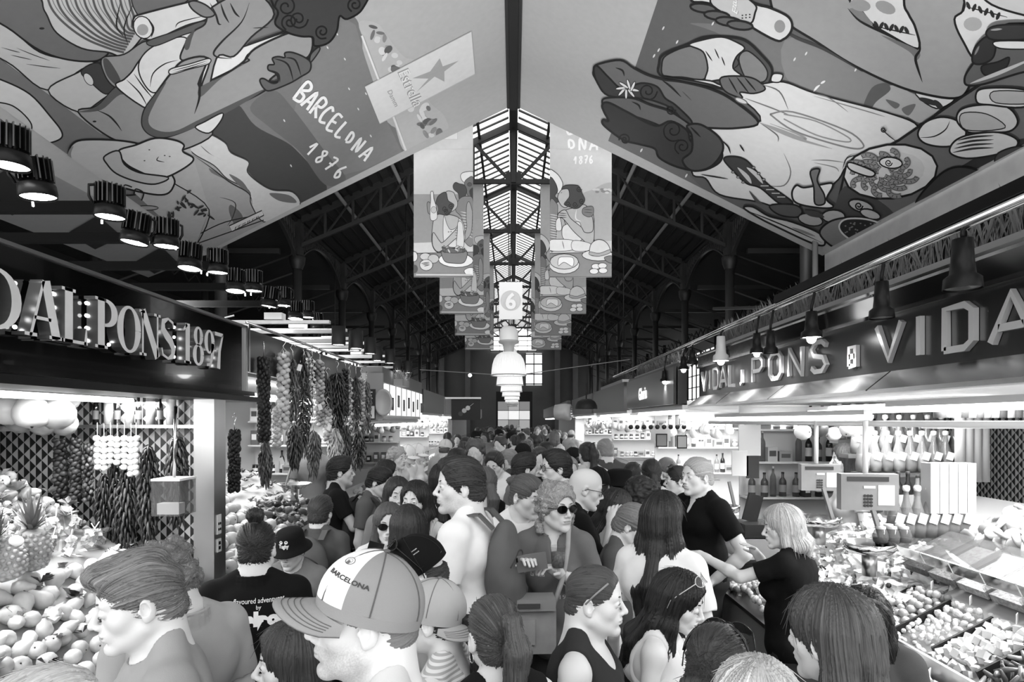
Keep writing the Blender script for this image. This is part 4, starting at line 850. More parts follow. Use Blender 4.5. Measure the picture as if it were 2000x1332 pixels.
# ================================================================ stall shells
m_shell = mat('canopy_white', .86, .5); m_counter = mat('counter_front', .80, .35, metal=.6); m_cab = mat('cabinet_white', .88, .45); m_tabletop = mat('display_bed', .62, .6)
def tile_mat():
    m = bpy.data.materials.new('triangle_tiles'); m.use_nodes = True; N = m.node_tree.nodes; L = m.node_tree.links; b_ = N['Principled BSDF']
    tc = N.new('ShaderNodeTexCoord'); sx = N.new('ShaderNodeSeparateXYZ'); L.new(tc.outputs['Object'], sx.inputs[0])
    def fn(op, a, b=None):
        n = N.new('ShaderNodeMath'); n.operation = op
        for i, q in enumerate((a, b)):
            if q is None: continue
            if isinstance(q, (int, float)): n.inputs[i].default_value = q
            else: L.new(q, n.inputs[i])
        return n.outputs[0]
    S = .038
    ux = fn('DIVIDE', fn('ADD', sx.outputs['X'], sx.outputs['Y']), S); uz = fn('DIVIDE', sx.outputs['Z'], S)
    fx, fz = fn('FRACT', ux), fn('FRACT', uz); par = fn('MODULO', fn('ADD', fn('FLOOR', ux), fn('FLOOR', uz)), 2.0)
    par = fn('GREATER_THAN', fn('ABSOLUTE', par), .5); fl = fn('ABSOLUTE', fn('SUBTRACT', fz, par)); t = fn('GREATER_THAN', fx, fl)
    mr = N.new('ShaderNodeMapRange'); L.new(t, mr.inputs['Value']); mr.inputs['To Min'].default_value = .025; mr.inputs['To Max'].default_value = .50
    L.new(mr.outputs[0], b_.inputs['Base Color']); b_.inputs['Roughness'].default_value = .25; return m
m_tile = tile_mat()
def canopy(name, s, y0, y1, z, m, depth=2.6, h=.05, label='', x0=1.9):
    o = MB().box((s*(x0+depth/2+.05), (y0+y1)/2, z+h/2), (depth, y1-y0, h), m).build(name); return tag(o, label, 'canopy')
canopy('stall_canopy', -1, 1.3, 4.3, 2.19, m_shell, label='pale underside of the canopy over the fruit stall with the black sign', x0=2.1)
canopy('stall_canopy', -1, 4.45, 7.9, 2.34, m_shell, label='canopy behind the hanging pepper strings', x0=1.98)
canopy('stall_canopy', 1, 1.3, 6.2, 2.15, m_shell, label='white underside of the canopy over the sweet stall', x0=1.85)
def counter(s, y0, y1, xf, xb, h, label, name='stall_counter', m=None):
    r = empty(name, (0, 0, 0), 0, label, 'counter')
    MB().box((s*(xf+xb)/2, (y0+y1)/2, h/2), (xb-xf, y1-y0, h), m or m_counter).build('body', r)
    MB().box((s*(xf+xb)/2, (y0+y1)/2, h+.012), (xb-xf+.04, y1-y0+.04, .024), m_steel).build('worktop', r)
    return r
def slope_bed(s, y0, y1, x0, z0, x1, z1, label, cat='display'):
    r = empty('display_stand', (0, 0, 0), 0, label, cat)
    b = MB(); P = [(s*x0, 0), (s*x1, 0), (s*x1, z1), (s*x0, z0)]
    b.add([(p[0], y0, p[1]) for p in P]+[(p[0], y1, p[1]) for p in P], [(0, 1, 2, 3), (7, 6, 5, 4), (0, 4, 5, 1), (2, 6, 7, 3), (3, 7, 4, 0), (1, 5, 6, 2)], m_tabletop); b.build('sloping_bed', r)
    MB().box((s*(x0-.01), (y0+y1)/2, z0/2+.02), (.02, y1-y0, z0+.06), m_steel).build('front_panel', r)
    return r
slope_bed(-1, 1.2, 3.72, 1.70, .80, 3.6, 2.02, 'steep display bed heaped with fruit under the black sign')
slope_bed(-1, 4.2, 6.9, 1.62, .78, 3.0, 1.45, 'display bed of oranges and vegetables behind the steel post')
slope_bed(1, 1.3, 3.2, 1.86, .90, 3.6, 1.80, 'sloping sweet display with bins and clear lids')
slope_bed(1, 3.2, 4.9, 1.95, .90, 3.4, 1.45, 'display bed covered with cellophane packets and bottles')
counter(1, 1.3, 3.0, 1.52, 1.84, .80, 'low front tray counter of the sweet stall')
counter(1, 3.32, 4.28, 1.42, 1.90, .84, 'projecting steel counter with heaps of nuts and dried fruit')
counter(1, 4.34, 6.2, 1.42, 2.2, .92, 'steel-fronted counter with baskets of seeds, behind the blonde seller')
# post, tile wall and back walls
r = empty('steel_post', (-1.89, 3.825, 0), 0, 'square brushed steel post at the end of the black sign', 'post')
MB().box((0, 0, 1.08), (.125, .15, 2.16), m_steel).build('shaft', r); b = MB(); b.box((.066, -.02, 1.36), (.006, .05, .12), m_white); b.box((.066, -.02, 1.23), (.006, .05, .08), m_white); b.build('socket_plate', r)
b = MB()
for k in range(4): b.box((.0705, -.03+.02*(k % 2), 1.33+.035*(k//2)), (.003, .01, .015), m_black)
b.box((.0705, -.02, 1.245), (.003, .02, .02), m_black); b.box((.0705, -.02, 1.215), (.003, .02, .02), m_black); b.build('switch', r)
struct('wall_partition_1', MB().box((-3.6, 3.96, 1.08), (3.25, .06, 2.16), m_tile)); struct('wall_partition_2', MB().box((-4.4, 2.6, 1.08), (.06, 2.6, 2.16), m_cab))
struct('wall_partition_3', MB().box((4.3, 3.8, 1.07), (.06, 5, 2.14), m_tile)); struct('wall_partition_4', MB().box((3.7, 6.32, 1.07), (2.2, .06, 2.14), m_cab)); struct('wall_partition_5', MB().box((-4.3, 6.2, 1.15), (.06, 3.6, 2.3), m_cab))
struct('wall_partition_6', MB().box((-3.6, 7.95, 1.15), (1.9, .06, 2.3), m_cab))
# fascia panel with the pepper rail on the left
r = empty('steel_fascia', (0, 0, 0), 0, 'grey steel panel with a rail of hooks beyond the black sign', 'panel')
MB().box((-1.99, 6.15, 2.52), (.06, 3.5, .32), mat('fascia_steel', .42, .3, metal=.8, noise=(2, .2))).build('panel', r)
MB().tube([(-1.90, 4.38, 2.70), (-1.90, 7.9, 2.70)], .012, m_chrome, 8).build('rail', r); MB().box((-1.93, 4.4, 2.52), (.08, .03, .34), m_steel).build('end_cap', r)
# round convex mirror behind the strings
r = empty('round_mirror', (-1.93, 5.75, 2.46), 0, 'round mirror on the steel panel behind the pepper strings', 'mirror')
MB().lathe([(0, .03), (.1, .024), (.19, 0)], (0, 0, 0), m_chrome, 28, True, Matrix.Rotation(PI/2, 3, 'Y')).build('glass', r); MB().lathe([(.19, 0), (.20, .01), (.21, 0)], (0, 0, 0), m_black, 28, True, Matrix.Rotation(PI/2, 3, 'Y')).build('rim', r)
r = empty('security_camera', at(445, 640, 4.28), 0, 'small white camera on top of the black sign', 'camera'); MB().box((0, 0, 0), (.045, .05, .06), m_white, M=Matrix.Rotation(.3, 3, 'Y')).build('housing', r); MB().ball((.01, -.028, -.005), .012, m_black).build('lens', r); MB().tube([(0, 0, .03), (-.02, 0, .07), (.03, .03, .09)], .006, m_white, 6).build('arm', r)
# fluorescent tubes
for i, (x, y0, y1, z) in enumerate(((2.02, 2.0, 3.3, 2.06), (2.02, 3.5, 6.1, 2.02), (2.5, 3.6, 5.2, 2.07), (-2.3, 1.6, 3.7, 2.12), (-2.3, 4.6, 7.4, 2.2))):
    r = empty('fluorescent_tube', (0, 0, 0), 0, 'lit fluorescent tube under the %s canopy, %s' % ('metal sign' if x > 0 else 'black sign', ['shorter one in front', 'long one in front', 'set further back', 'above the fruit heap', 'above the oranges'][i]), 'lamp')
    MB().tube([(x, y0, z), (x, y1, z)], .016, m_tube, 8).build('tube', r); MB().box((x, (y0+y1)/2, z+.03), (.05, y1-y0, .03), m_shell).build('holder', r)
r = empty('tube_rack', (0, 0, 0), 0, 'white tubular frame hanging under the metal sign canopy', 'frame')
b = MB(); b.tube([(1.98, 2.2, 1.985), (1.98, 6.2, 1.985)], .016, m_white, 8); b.build('long_tube', r)
for (px, py, Y) in ((1594, 905, 4.0), (1690, 925, 3.3)): c = at(px, py, Y); MB().tube([(c.x, Y, 2.0), tuple(c)], .014, m_white, 8).build('drop_tube', r)

# ================================================================ produce and goods
def rot_any(): return (R.uniform(0, 6.3), R.uniform(0, 6.3), R.uniform(0, 6.3))
def fruit_mesh(kind, g, nm):
    b = MB(); m = mat('skin_%s_%02d' % (kind, round(g*100)), g, .35, noise=(30, .10))
    if kind == 'round': b.lathe([(0, -.045), (.02, -.044), (.037, -.03), (.046, -.008), (.046, .012), (.036, .034), (.016, .043), (.005, .040), (0, .037)], (0, 0, 0), m, 12); b.ball((0, 0, .04), (.004, .004, .006), m_blackm, 5, 4)
    elif kind == 'lemon': b.lathe([(0, -.05), (.01, -.045), (.025, -.03), (.034, 0), (.026, .028), (.011, .043), (.007, .052), (0, .054)], (0, 0, 0), m, 10)
    elif kind == 'pear': b.lathe([(0, -.045), (.025, -.044), (.04, -.02), (.038, .005), (.024, .03), (.016, .052), (.007, .06), (0, .06)], (0, 0, 0), m, 12); b.tube([(0, 0, .058), (.004, 0, .075)], .002, m_blackm, 4)
    elif kind == 'pepper': b.lathe([(0, -.055), (.015, -.05), (.03, -.02), (.036, .02), (.03, .036), (.008, .032), (0, .034)], (0, 0, 0), m, 10); b.tube([(0, 0, .03), (.005, 0, .055)], .004, m_blackm, 5)
    elif kind == 'berry': b.ball((0, 0, 0), .018, m, 8, 6)
    elif kind == 'cup':
        b.lathe([(.028, 0), (.04, .085), (.042, .085)], (0, 0, 0), glassy('clear_plastic'), 14)
        for k in range(14): b.box((R.uniform(-.02, .02), R.uniform(-.02, .02), .012+k*.005), (.022, .02, .02), m, M=Matrix.Rotation(R.random()*3, 3, 'X') @ Matrix.Rotation(R.random()*3, 3, 'Z'))
        b.tube([(0, 0, .05), (.03, .01, .13)], .003, m_white, 4)
    elif kind == 'leaf':
        for k in range(9):
            a = R.random()*6.3; l = R.uniform(.04, .08); w_ = R.uniform(.012, .03); c_, s_ = math.cos(a), math.sin(a); up = R.uniform(.0, .05)
            p = [(0, 0, 0), (l*.5*c_-w_*s_, l*.5*s_+w_*c_, up*.7), (l*c_, l*s_, up), (l*.5*c_+w_*s_, l*.5*s_-w_*c_, up*.8+.008)]; b.add(p, [(0, 1, 2), (0, 2, 3)], m)
    elif kind == 'bulb': b.lathe([(0, -.022), (.018, -.02), (.028, -.004), (.024, .014), (.010, .026), (.004, .045), (0, .047)], (0, 0, 0), m, 9)
    elif kind == 'cube': b.box((0, 0, 0), (.026, .026, .02), m)
    elif kind == 'slice': b.lathe([(0, -.005), (.024, -.005), (.026, 0), (.024, .005), (.008, .005), (0, .003)], (0, 0, 0), m, 10)
    elif kind == 'nut': b.ball((0, 0, 0), (.016, .012, .011), m, 7, 5)
    elif kind == 'stick': b.tube([(-.035, 0, 0), (0, .008, .004), (.035, 0, 0)], [.006, .009, .005], m, 6)
    return b.mesh(nm)
def spread(nm, label, cat, group, meshes, pts, smin=.85, smax=1.15, upright=False):
    out = []
    for p in pts:
        o = link_mesh(nm, R.choice(meshes)); o.location = p; s_ = R.uniform(smin, smax); o.scale = (s_, s_, s_)
        o.rotation_euler = (R.uniform(-.3, .3), R.uniform(-.3, .3), R.uniform(0, 6.3)) if upright else rot_any(); tag(o, label, cat, group); out.append(o)
    return out
def zL(X, off=0): return .80+(abs(X)-1.70)*(1.22/1.90)+off
def zL2(X, off=0): return .78+(abs(X)-1.62)*(.67/1.38)+off
def zR(X, off=0): return .90+(X-1.86)*(.90/1.74)+off
def grid(xa, xb, ya, yb, dx, dy, zf, jit=.3, off=.03):
    P = []; x = xa
    while x < xb:
        y = ya
        while y < yb: P.append((x+R.uniform(-jit, jit)*dx, y+R.uniform(-jit, jit)*dy, 0)); y += dy
        x += dx
    return [(x, y, zf(x)+off+R.uniform(0, .012)) for x, y, _ in P]
G = 'fruit heap under the black sign'
mk = lambda kind, gs, nm: [fruit_mesh(kind, g, nm) for g in gs]
gl = lambda xs, ya, yb, dx, dy, off=.04: [(-p[0], p[1], p[2]) for p in grid(xs[0], xs[1], ya, yb, dx, dy, lambda x: zL(x), off=off)]
spread('peach', 'pale round peach in the lower rows of the heap under the black sign', 'fruit', G+', peaches', mk('round', (.82, .9, .74), 'peach'), gl((1.74, 2.02), 1.6, 3.7, .085, .088), .7, .9)
spread('lemon', 'pale lemon in a row on the fruit heap under the black sign', 'fruit', G+', lemons', mk('lemon', (.9, .84), 'lemon'), gl((2.04, 2.16), 1.7, 3.7, .08, .085))
spread('pear', 'pale yellow pear in a row on the fruit heap under the black sign', 'fruit', G+', pears', mk('pear', (.88, .8), 'pear'), gl((2.2, 2.36), 1.8, 3.7, .09, .095))
spread('fruit_cup', 'clear cup of cut fruit standing in the fruit heap under the black sign', 'fruit cup', G+', cups', mk('cup', (.85, .65, .92), 'fruit_cup'), gl((2.42, 2.62), 1.9, 3.7, .11, .12, .02), 1, 1.2, True)
spread('leaf_bunch', 'bunch of pale leaves tucked between the fruit under the black sign', 'leaves', G+', leaves', mk('leaf', (.6, .45, .75, .3), 'leaf_bunch'), gl((1.8, 3.5), 1.9, 3.72, .17, .15, .05), .6, 1.0, True)
spread('melon_slice', 'cut melon wedge or box on the upper fruit heap under the black sign', 'fruit', G+', upper', mk('pepper', (.8, .66, .5), 'melon_slice'), gl((2.66, 3.5), 2.2, 3.7, .085, .09, .045), .65, 1.05)
spread('strawberry', 'small berry scattered on the fruit heap under the black sign', 'fruit', G+', berries', mk('berry', (.5, .7, .85, .35), 'strawberry'), gl((2.66, 3.2), 2.6, 3.7, .075, .08, .03), .8, 1.3)
# pineapples
def pineapple(root):
    b = MB(); m = mat('pineapple_skin', .72, .5, noise=(20, .2)); b.lathe([(0, -.10), (.04, -.098), (.066, -.06), (.072, 0), (.066, .06), (.045, .092), (0, .10)], (0, 0, 0), m, 20)
    for i in range(9):
        for k in range(13):
            a = 2*PI*(k+.5*(i % 2))/13; z = -.08+i*.02; rr = .072*math.sqrt(max(0, 1-(z/.115)**2))+.002; b.ball((rr*math.cos(a), rr*math.sin(a), z), (.012, .012, .010), m, 6, 4)
    b.build('fruit_body', root); b = MB(); m = mat('pineapple_leaf', .42, .5)
    for k in range(34):
        a = k*2.4; t = k/34; l = .10+.10*t; ang = 1.1-.95*t; d = Vector((math.cos(a)*math.sin(ang), math.sin(a)*math.sin(ang), math.cos(ang))); s_ = Vector((-math.sin(a), math.cos(a), 0))*.010
        p0 = Vector((0, 0, .09)); p1 = p0+d*l*.6; p2 = p0+d*l+Vector((0, 0, -.02+.03*t)); b.add([p0-s_, p0+s_, p1+s_*.8, p1-s_*.8, p2], [(0, 1, 2, 3), (3, 2, 4)], m)
    b.build('leaf_crown', root)
p0 = None
for i, (px, py, Y) in enumerate(((8, 1090, 2.72), (62, 1072, 2.9), (-50, 1080, 2.6))):
    if p0 is None: p0 = empty('pineapple'); pineapple(p0); o = p0
    else: o = copy_tree(p0)
    o.location = at(px, py, Y); o.rotation_euler = (.15, -.25+.2*i, i); tag(o, 'leafy pineapple on the fruit heap, %s' % ['behind the oval tag', 'on the far side of the oval tag', 'mostly outside the frame'][i], 'pineapple')
r = empty('oval_tag', at(32, 1056, 2.6), 0, 'white oval label in front of the pineapples', 'label'); MB().lathe([(0, .004), (.026, .003), (.028, 0)], (0, 0, 0), m_white, 24, True, Matrix.Rotation(PI/2, 3, 'X') @ Matrix.Diagonal((1.2, .8, 1)).to_3x3()).build('card', r)
# melons piled up high and hanging goods on the tile wall
spread('melon', 'large pale melon in the pile just below the black sign', 'melon', 'melons below the black sign', [fruit_mesh('round', g, 'melon') for g in (.6, .5, .68)], [tuple(at(*p)) for p in ((18, 800, 3.35), (48, 775, 3.5), (62, 806, 3.3), (95, 790, 3.6), (110, 808, 3.4), (30, 770, 3.6), (75, 770, 3.6), (128, 775, 3.6), (5, 780, 3.5), (40, 822, 3.5), (85, 824, 3.55), (125, 826, 3.6))], 1.5, 2.0)
shelf = empty('wall_shelf', (0, 0, 0), 0, 'narrow shelf on the tiled wall carrying dark bottles and pale canisters', 'shelf'); MB().box((-2.45, 3.85, 1.965), (1.2, .16, .02), m_steel).build('board', shelf)
MB().box((-3.3, 3.6, 1.955), (.8, .5, .03), m_steel).build('side_board', shelf)
def bottle_mesh(nm, h, r, g, clear=False, capg=.05, label=None):
    b = MB(); m = glassy('bottle_glass_%02d' % round(g*100), g, .04, .55) if clear else mat('bottle_%02d' % round(g*100), g, .12)
    b.lathe([(0, 0), (r, 0), (r, h*.58), (r*.9, h*.66), (r*.38, h*.78), (r*.36, h*.94)], (0, 0, 0), m, 12); b.lathe([(r*.42, h*.93), (r*.42, h), (0, h)], (0, 0, 0), grey(capg), 10)
    if label: b.lathe([(r*1.02, h*.18), (r*1.02, h*.48)], (0, 0, 0), grey(label), 12)
    return b.mesh(nm)
bm1 = bottle_mesh('wine_bottle', .30, .026, .06, label=.35)
for i in range(4):
    o = link_mesh('dark_bottle', bm1, None, (at(187+i*42, 800, 3.85).x, 3.85, 1.976)); o.scale = (.7, .7, .62); tag(o, 'dark bottle on the narrow shelf before the tiled wall', 'bottle', 'dark bottles on the tiled wall shelf')
    b = MB(); b.lathe([(0, 0), (.026, 0), (.026, .18), (0, .18)], (0, 0, 0), mat('cork_paper', .68, .8, noise=(60, .12)), 16)
    tag(b.build('canister', None, (at(212+i*41, 800, 3.86).x, 3.86, 1.976)), 'pale cork-coloured canister between the dark bottles on the wall shelf', 'canister', 'canisters on the tiled wall shelf')
def strand(nm, kind, L, rad, n, g, label, cat, loc, grp=None, hook=True, lift=0):
    """a hanging string: chillies, garlic heads or dry peppers tied round a cord"""
    root = empty(nm, loc, R.uniform(0, 6), label, cat, grp); b = MB(); ms = [mat('%s_skin_%02d' % (kind, round(q*100)), q, .28 if kind == 'chilli' else .5) for q in g]
    MB().tube([(0, 0, 0), (0, 0, -L)], .004, m_blackm, 4).build('cord', root)
    for k in range(n):
        t = (k+.5)/n; z = -L*t; a = k*2.399; m = R.choice(ms)
        if kind == 'chilli':
            rr = rad*(.6+.5*math.sin(PI*min(1, t*1.15)))*R.uniform(.8, 1.15); l = R.uniform(.05, .09); d = Vector((math.cos(a), math.sin(a), 0))
            p = [d*.006+Vector((0, 0, z)), d*rr*.7+Vector((0, 0, z-.012)), d*rr+Vector((0, 0, z-.012-l*.45)), d*rr*.95+Vector((R.uniform(-.008, .008), R.uniform(-.008, .008), z-.012-l))]
            b.tube(p, [.004, .0095, .0085, .001], m, 5, False)
        elif kind == 'garlic':
            rr = rad*.55; p = Vector((rr*math.cos(a), rr*math.sin(a), z)); s_ = rad*R.uniform(.42, .55); b.ball(p, (s_, s_, s_*.85), m, 8, 6); b.tube([p+Vector((0, 0, s_*.6)), (0, 0, z+s_*2)], [.005, .003], m, 4, False)
        elif kind == 'pod':
            rr = rad*.5*R.uniform(.7, 1.1); p = Vector((rr*math.cos(a), rr*math.sin(a), z)); s_ = rad*R.uniform(.3, .42); b.ball(p, (s_, s_*.8, s_*1.2), m, 6, 5, Matrix.Rotation(R.random()*3, 3, 'Y'))
    b.build('peppers' if kind != 'garlic' else 'bulbs', root)
    if hook: MB().tube([(0, 0, 0), (0, 0, .06), (.02, 0, .09), (.0, 0, .125), (-.025, 0, .10)], .003, m_chrome, 5).build('hook', root)
    return root
DK = (.10, .16, .24)
for i, (px, py, L, rd, n, k, g) in enumerate(((118, 860, .34, .05, 60, 'pod', DK), (148, 858, .36, .045, 60, 'pod', DK), (172, 870, .34, .045, 50, 'pod', (.14, .22, .4)), (205, 925, .42, .05, 95, 'chilli', DK), (248, 905, .55, .055, 130, 'chilli', (.12, .2, .3)), (290, 868, .62, .055, 150, 'chilli', (.12, .2, .32)), (345, 850, .5, .06, 120, 'chilli', (.14, .22, .3)), (228, 880, .5, .04, 70, 'chilli', DK))):
    c = at(px, py, 3.74); strand('pepper_string', k, L, rd, n, g, 'string of dark dried %s on the tiled wall, %s' % ('peppers' if k == 'pod' else 'chillies', ['farthest from the post', 'second from the far end', 'third from the far end', 'below the first white balls', 'long one below the white balls', 'longest, next to the clear box', 'behind the clear box', 'half hidden by the white balls'][i]), 'pepper string', c, hook=False)
for i, px in enumerate((190, 203, 216, 229, 243, 256, 266)):
    c = at(px, 852+2*(i % 2), 3.62); root = empty('egg_string', c, 0, 'string of smooth white balls hanging before the tiled wall', 'string', 'strings of white balls'); b = MB(); n = 5 if 1 < i < 4 else (6 if i < 5 else 7)
    for k in range(n): b.ball((R.uniform(-.004, .004), 0, -.012-k*.034), (.020, .020, .018), mat('ball_white', .90, .35), 10, 7)
    b.build('balls', root); MB().tube([(0, 0, .08), (0, 0, -.18)], .002, m_white, 4).build('cord', root)
r = empty('tip_box', at(340, 970, 3.4), 0, 'clear acrylic box on a chrome rod before the tiled wall', 'box'); b = MB()
for (c_, d_) in (((0, -.085, 0), (.15, .004, .19)), ((0, .085, 0), (.15, .004, .19)), ((-.075, 0, 0), (.004, .17, .19)), ((.075, 0, 0), (.004, .17, .19)), ((0, 0, -.095), (.15, .17, .004))): b.box(c_, d_, glassy('acrylic', .95, .05, .84))
b.build('clear_sides', r); MB().box((0, 0, .1), (.156, .176, .012), m_white).build('lid', r); MB().box((0, -.03, -.06), (.12, .06, .06), m_white).build('notes', r); MB().tube([(0, 0, .1), (.01, 0, .5)], .009, m_chrome, 8).build('rod', r)
# ---- strings on the rail, with their hooks
rail = [(515, 700, .62, .085, 170, 'pod', (.05, .09, .14), 4.66), (553, 690, .62, .07, 60, 'garlic', (.78, .66, .86), 5.06), (572, 700, .5, .06, 90, 'chilli', (.3, .4, .22), 5.25), (592, 708, .78, .08, 150, 'chilli', (.10, .2, .35), 5.5), (610, 700, .55, .045, 26, 'garlic', (.75, .85), 5.75), (625, 705, .62, .06, 70, 'garlic', (.62, .74, .5), 5.95), (640, 742, .5, .06, 90, 'chilli', (.12, .2), 6.15), (658, 728, .62, .12, 230, 'chilli', (.06, .10, .16, .3), 6.4), (675, 722, .5, .06, 60, 'pod', (.08, .12), 6.7), (684, 735, .7, .05, 24, 'garlic', (.8, .7), 6.9), (695, 735, .62, .07, 110, 'chilli', (.25, .4, .15), 7.1), (706, 740, .55, .06, 60, 'garlic', (.5, .7), 7.4), (716, 745, .6, .07, 110, 'chilli', (.3, .45), 7.7),
 (518, 858, .32, .055, 110, 'chilli', (.3, .4, .22), 4.9), (575, 830, .32, .07, 110, 'chilli', (.12, .2, .3), 5.2), (612, 840, .38, .075, 150, 'chilli', (.35, .45, .28), 5.7), (655, 836, .36, .08, 150, 'chilli', (.65, .8, .5), 6.1), (676, 830, .36, .06, 90, 'chilli', (.3, .2), 6.5), (700, 842, .36, .09, 110, 'chilli', (.12, .2, .4), 6.7), (458, 842, .42, .07, 130, 'pod', (.05, .08, .12), 4.35), (540, 800, .3, .05, 60, 'garlic', (.7, .85), 5.0), (640, 800, .3, .06, 40, 'garlic', (.8, .6), 6.0)]
for i, (px, py, L, rd, n, k, g, Y) in enumerate(rail):
    c = at(px, py, Y); lab = {'pod': 'dark dried pepper', 'garlic': 'pale garlic', 'chilli': 'thin chilli'}[k]
    strand('hanging_string', k, L, rd*.8, n, g, '%s string on the %s, number %s going away from the black sign' % (lab, 'steel rail' if i < 13 else 'lower hooks', ['one', 'two', 'three', 'four', 'five', 'six', 'seven', 'eight', 'nine', 'ten', 'eleven', 'twelve', 'thirteen'][i if i < 13 else i-13]), 'food string', c)
for i, (px, py, Y) in enumerate(((585, 718, 5.3), (625, 795, 5.6), (643, 835, 5.9), (550, 900, 5.2))):
    tag(MB().box((0, 0, 0), (.035, .003, .055), m_white, M=Matrix.Rotation(.3*(-1)**i, 3, 'Y')).build('price_tag', None, at(px, py, Y-.12)), 'small white price tag hanging among the pepper strings', 'price tag', 'price tags on the strings')
# ---- orange heap behind the steel post
g2 = lambda xs, ya, yb, dx, dy, off=.04: [(-p[0], p[1], p[2]) for p in grid(xs[0], xs[1], ya, yb, dx, dy, lambda x: zL2(x), off=off)]
spread('orange', 'round orange heaped on the bed behind the steel post behind the steel post', 'fruit', 'oranges on the bed behind the steel post', mk('round', (.84, .76, .68), 'orange'), g2((1.66, 2.6), 4.25, 5.5, .098, .10), .9, 1.15)
spread('vegetable', 'dark glossy vegetable on the bed behind the steel post', 'vegetable', 'vegetables on the bed behind the steel post', mk('pepper', (.25, .4, .6, .16), 'vegetable'), g2((1.66, 2.5), 5.6, 6.8, .12, .12), .8, 1.2)
spread('apple', 'pale apple high on the bed behind the steel post', 'fruit', 'apples on the bed behind the steel post', mk('round', (.9, .6), 'apple'), g2((2.62, 2.98), 4.3, 5.6, .1, .1), .8, 1)
spread('lettuce', 'leafy bunch on the bed behind the steel post', 'vegetable', 'leaves on the bed behind the steel post', mk('leaf', (.5, .35, .65), 'lettuce'), g2((1.7, 2.9), 5.7, 6.8, .15, .14, .05), .6, .95, True)
r = empty('scale_bowl', at(575, 945, 5.3), 0, 'shiny steel scale bowl above the oranges', 'bowl'); MB().lathe([(.0, -.05), (.08, -.04), (.14, 0), (.15, .004)], (0, 0, 0), m_chrome, 24).build('pan', r); MB().tube([(0, 0, -.05), (0, 0, -.14)], .03, m_steel, 10).build('stem', r); MB().bar((-.1, .05, -.04), (-.04, .1, .22), .03, .01, m_steel).build('arm', r)
# ---- goods on shelf walls: bottles, jars, boxes as single things
bots = [bottle_mesh('bottle', .28, .032, .12, label=.8), bottle_mesh('bottle', .26, .03, .5, label=.9), bottle_mesh('bottle', .3, .03, .8, True, .8), bottle_mesh('bottle', .24, .035, .3, label=.6)]
def jar_mesh(g, lid=.3):
    b = MB(); b.lathe([(0, 0), (.035, 0), (.037, .01), (.037, .075), (.03, .085)], (0, 0, 0), mat('jar_%02d' % round(g*100), g, .15), 12); b.lathe([(.034, .083), (.034, .102), (0, .104)], (0, 0, 0), grey(lid, .3), 12); b.lathe([(.038, .025), (.038, .06)], (0, 0, 0), grey(.9), 12); return b.mesh('jar')
jars = [jar_mesh(.35), jar_mesh(.6, .8), jar_mesh(.15, .15), jar_mesh(.75, .2)]
def box_mesh(g, w_, h):
    b = MB(); b.box((0, 0, h/2), (w_, .08, h), grey(g)); b.box((0, -.041, h*.55), (w_*.7, .002, h*.4), grey(.95 if g < .6 else .35)); return b.mesh('carton')
cart = [box_mesh(g, w_, h) for g, w_, h in ((.8, .1, .14), (.4, .08, .18), (.6, .12, .1), (.92, .09, .16), (.2, .07, .12))]
def shelf_unit(x0, x1, Y, zs, label, grp, kinds=None, back=.9):
    r = empty('shelf_unit', (0, 0, 0), 0, label, 'shelves'); b = MB(); b.box(((x0+x1)/2, Y+.16, (zs[-1]+.4)/2), (abs(x1-x0), .02, zs[-1]+.4), grey(back)); b.build('back_panel', r)
    for z in zs: MB().box(((x0+x1)/2, Y+.05, z-.01), (abs(x1-x0), .24, .02), m_cab).build('shelf_board', r)
    for z in zs:
        x = min(x0, x1)+.06
        while x < max(x0, x1)-.05:
            k = R.choice(kinds or 'bbjjcc'); me = R.choice({'b': bots, 'j': jars, 'c': cart}[k]); o = link_mesh({'b': 'bottle', 'j': 'jar', 'c': 'carton'}[k], me, None, (x, Y+R.uniform(-.03, .03), z)); o.rotation_euler = (0, 0, R.uniform(-.2, .2))
            tag(o, {'b': 'bottle with a pale label on the %s', 'j': 'lidded jar standing on the %s', 'c': 'small carton standing on the %s'}[k] % grp, {'b': 'bottle', 'j': 'jar', 'c': 'carton'}[k], '%s on the %s' % ({'b': 'bottles', 'j': 'jars', 'c': 'cartons'}[k], grp)); x += R.uniform(.085, .12) if k != 'c' else .13
    return r
shelf_unit(2.3, 4.0, 6.1, (1.25, 1.6, 1.92), 'bright shelves of bottles and jars closing the sweet stall', 'shelves at the back of the sweet stall', 'bbbjc')
shelf_unit(-3.3, -2.15, 7.7, (1.0, 1.35, 1.7, 2.0), 'packed shelves behind the hanging pepper strings', 'shelves behind the pepper strings', 'jjccb')
shelf_unit(-4.2, -3.3, 5.4, (1.2, 1.55, 1.9), 'shelves above the oranges behind the steel post', 'shelves above the oranges', 'jjcc')
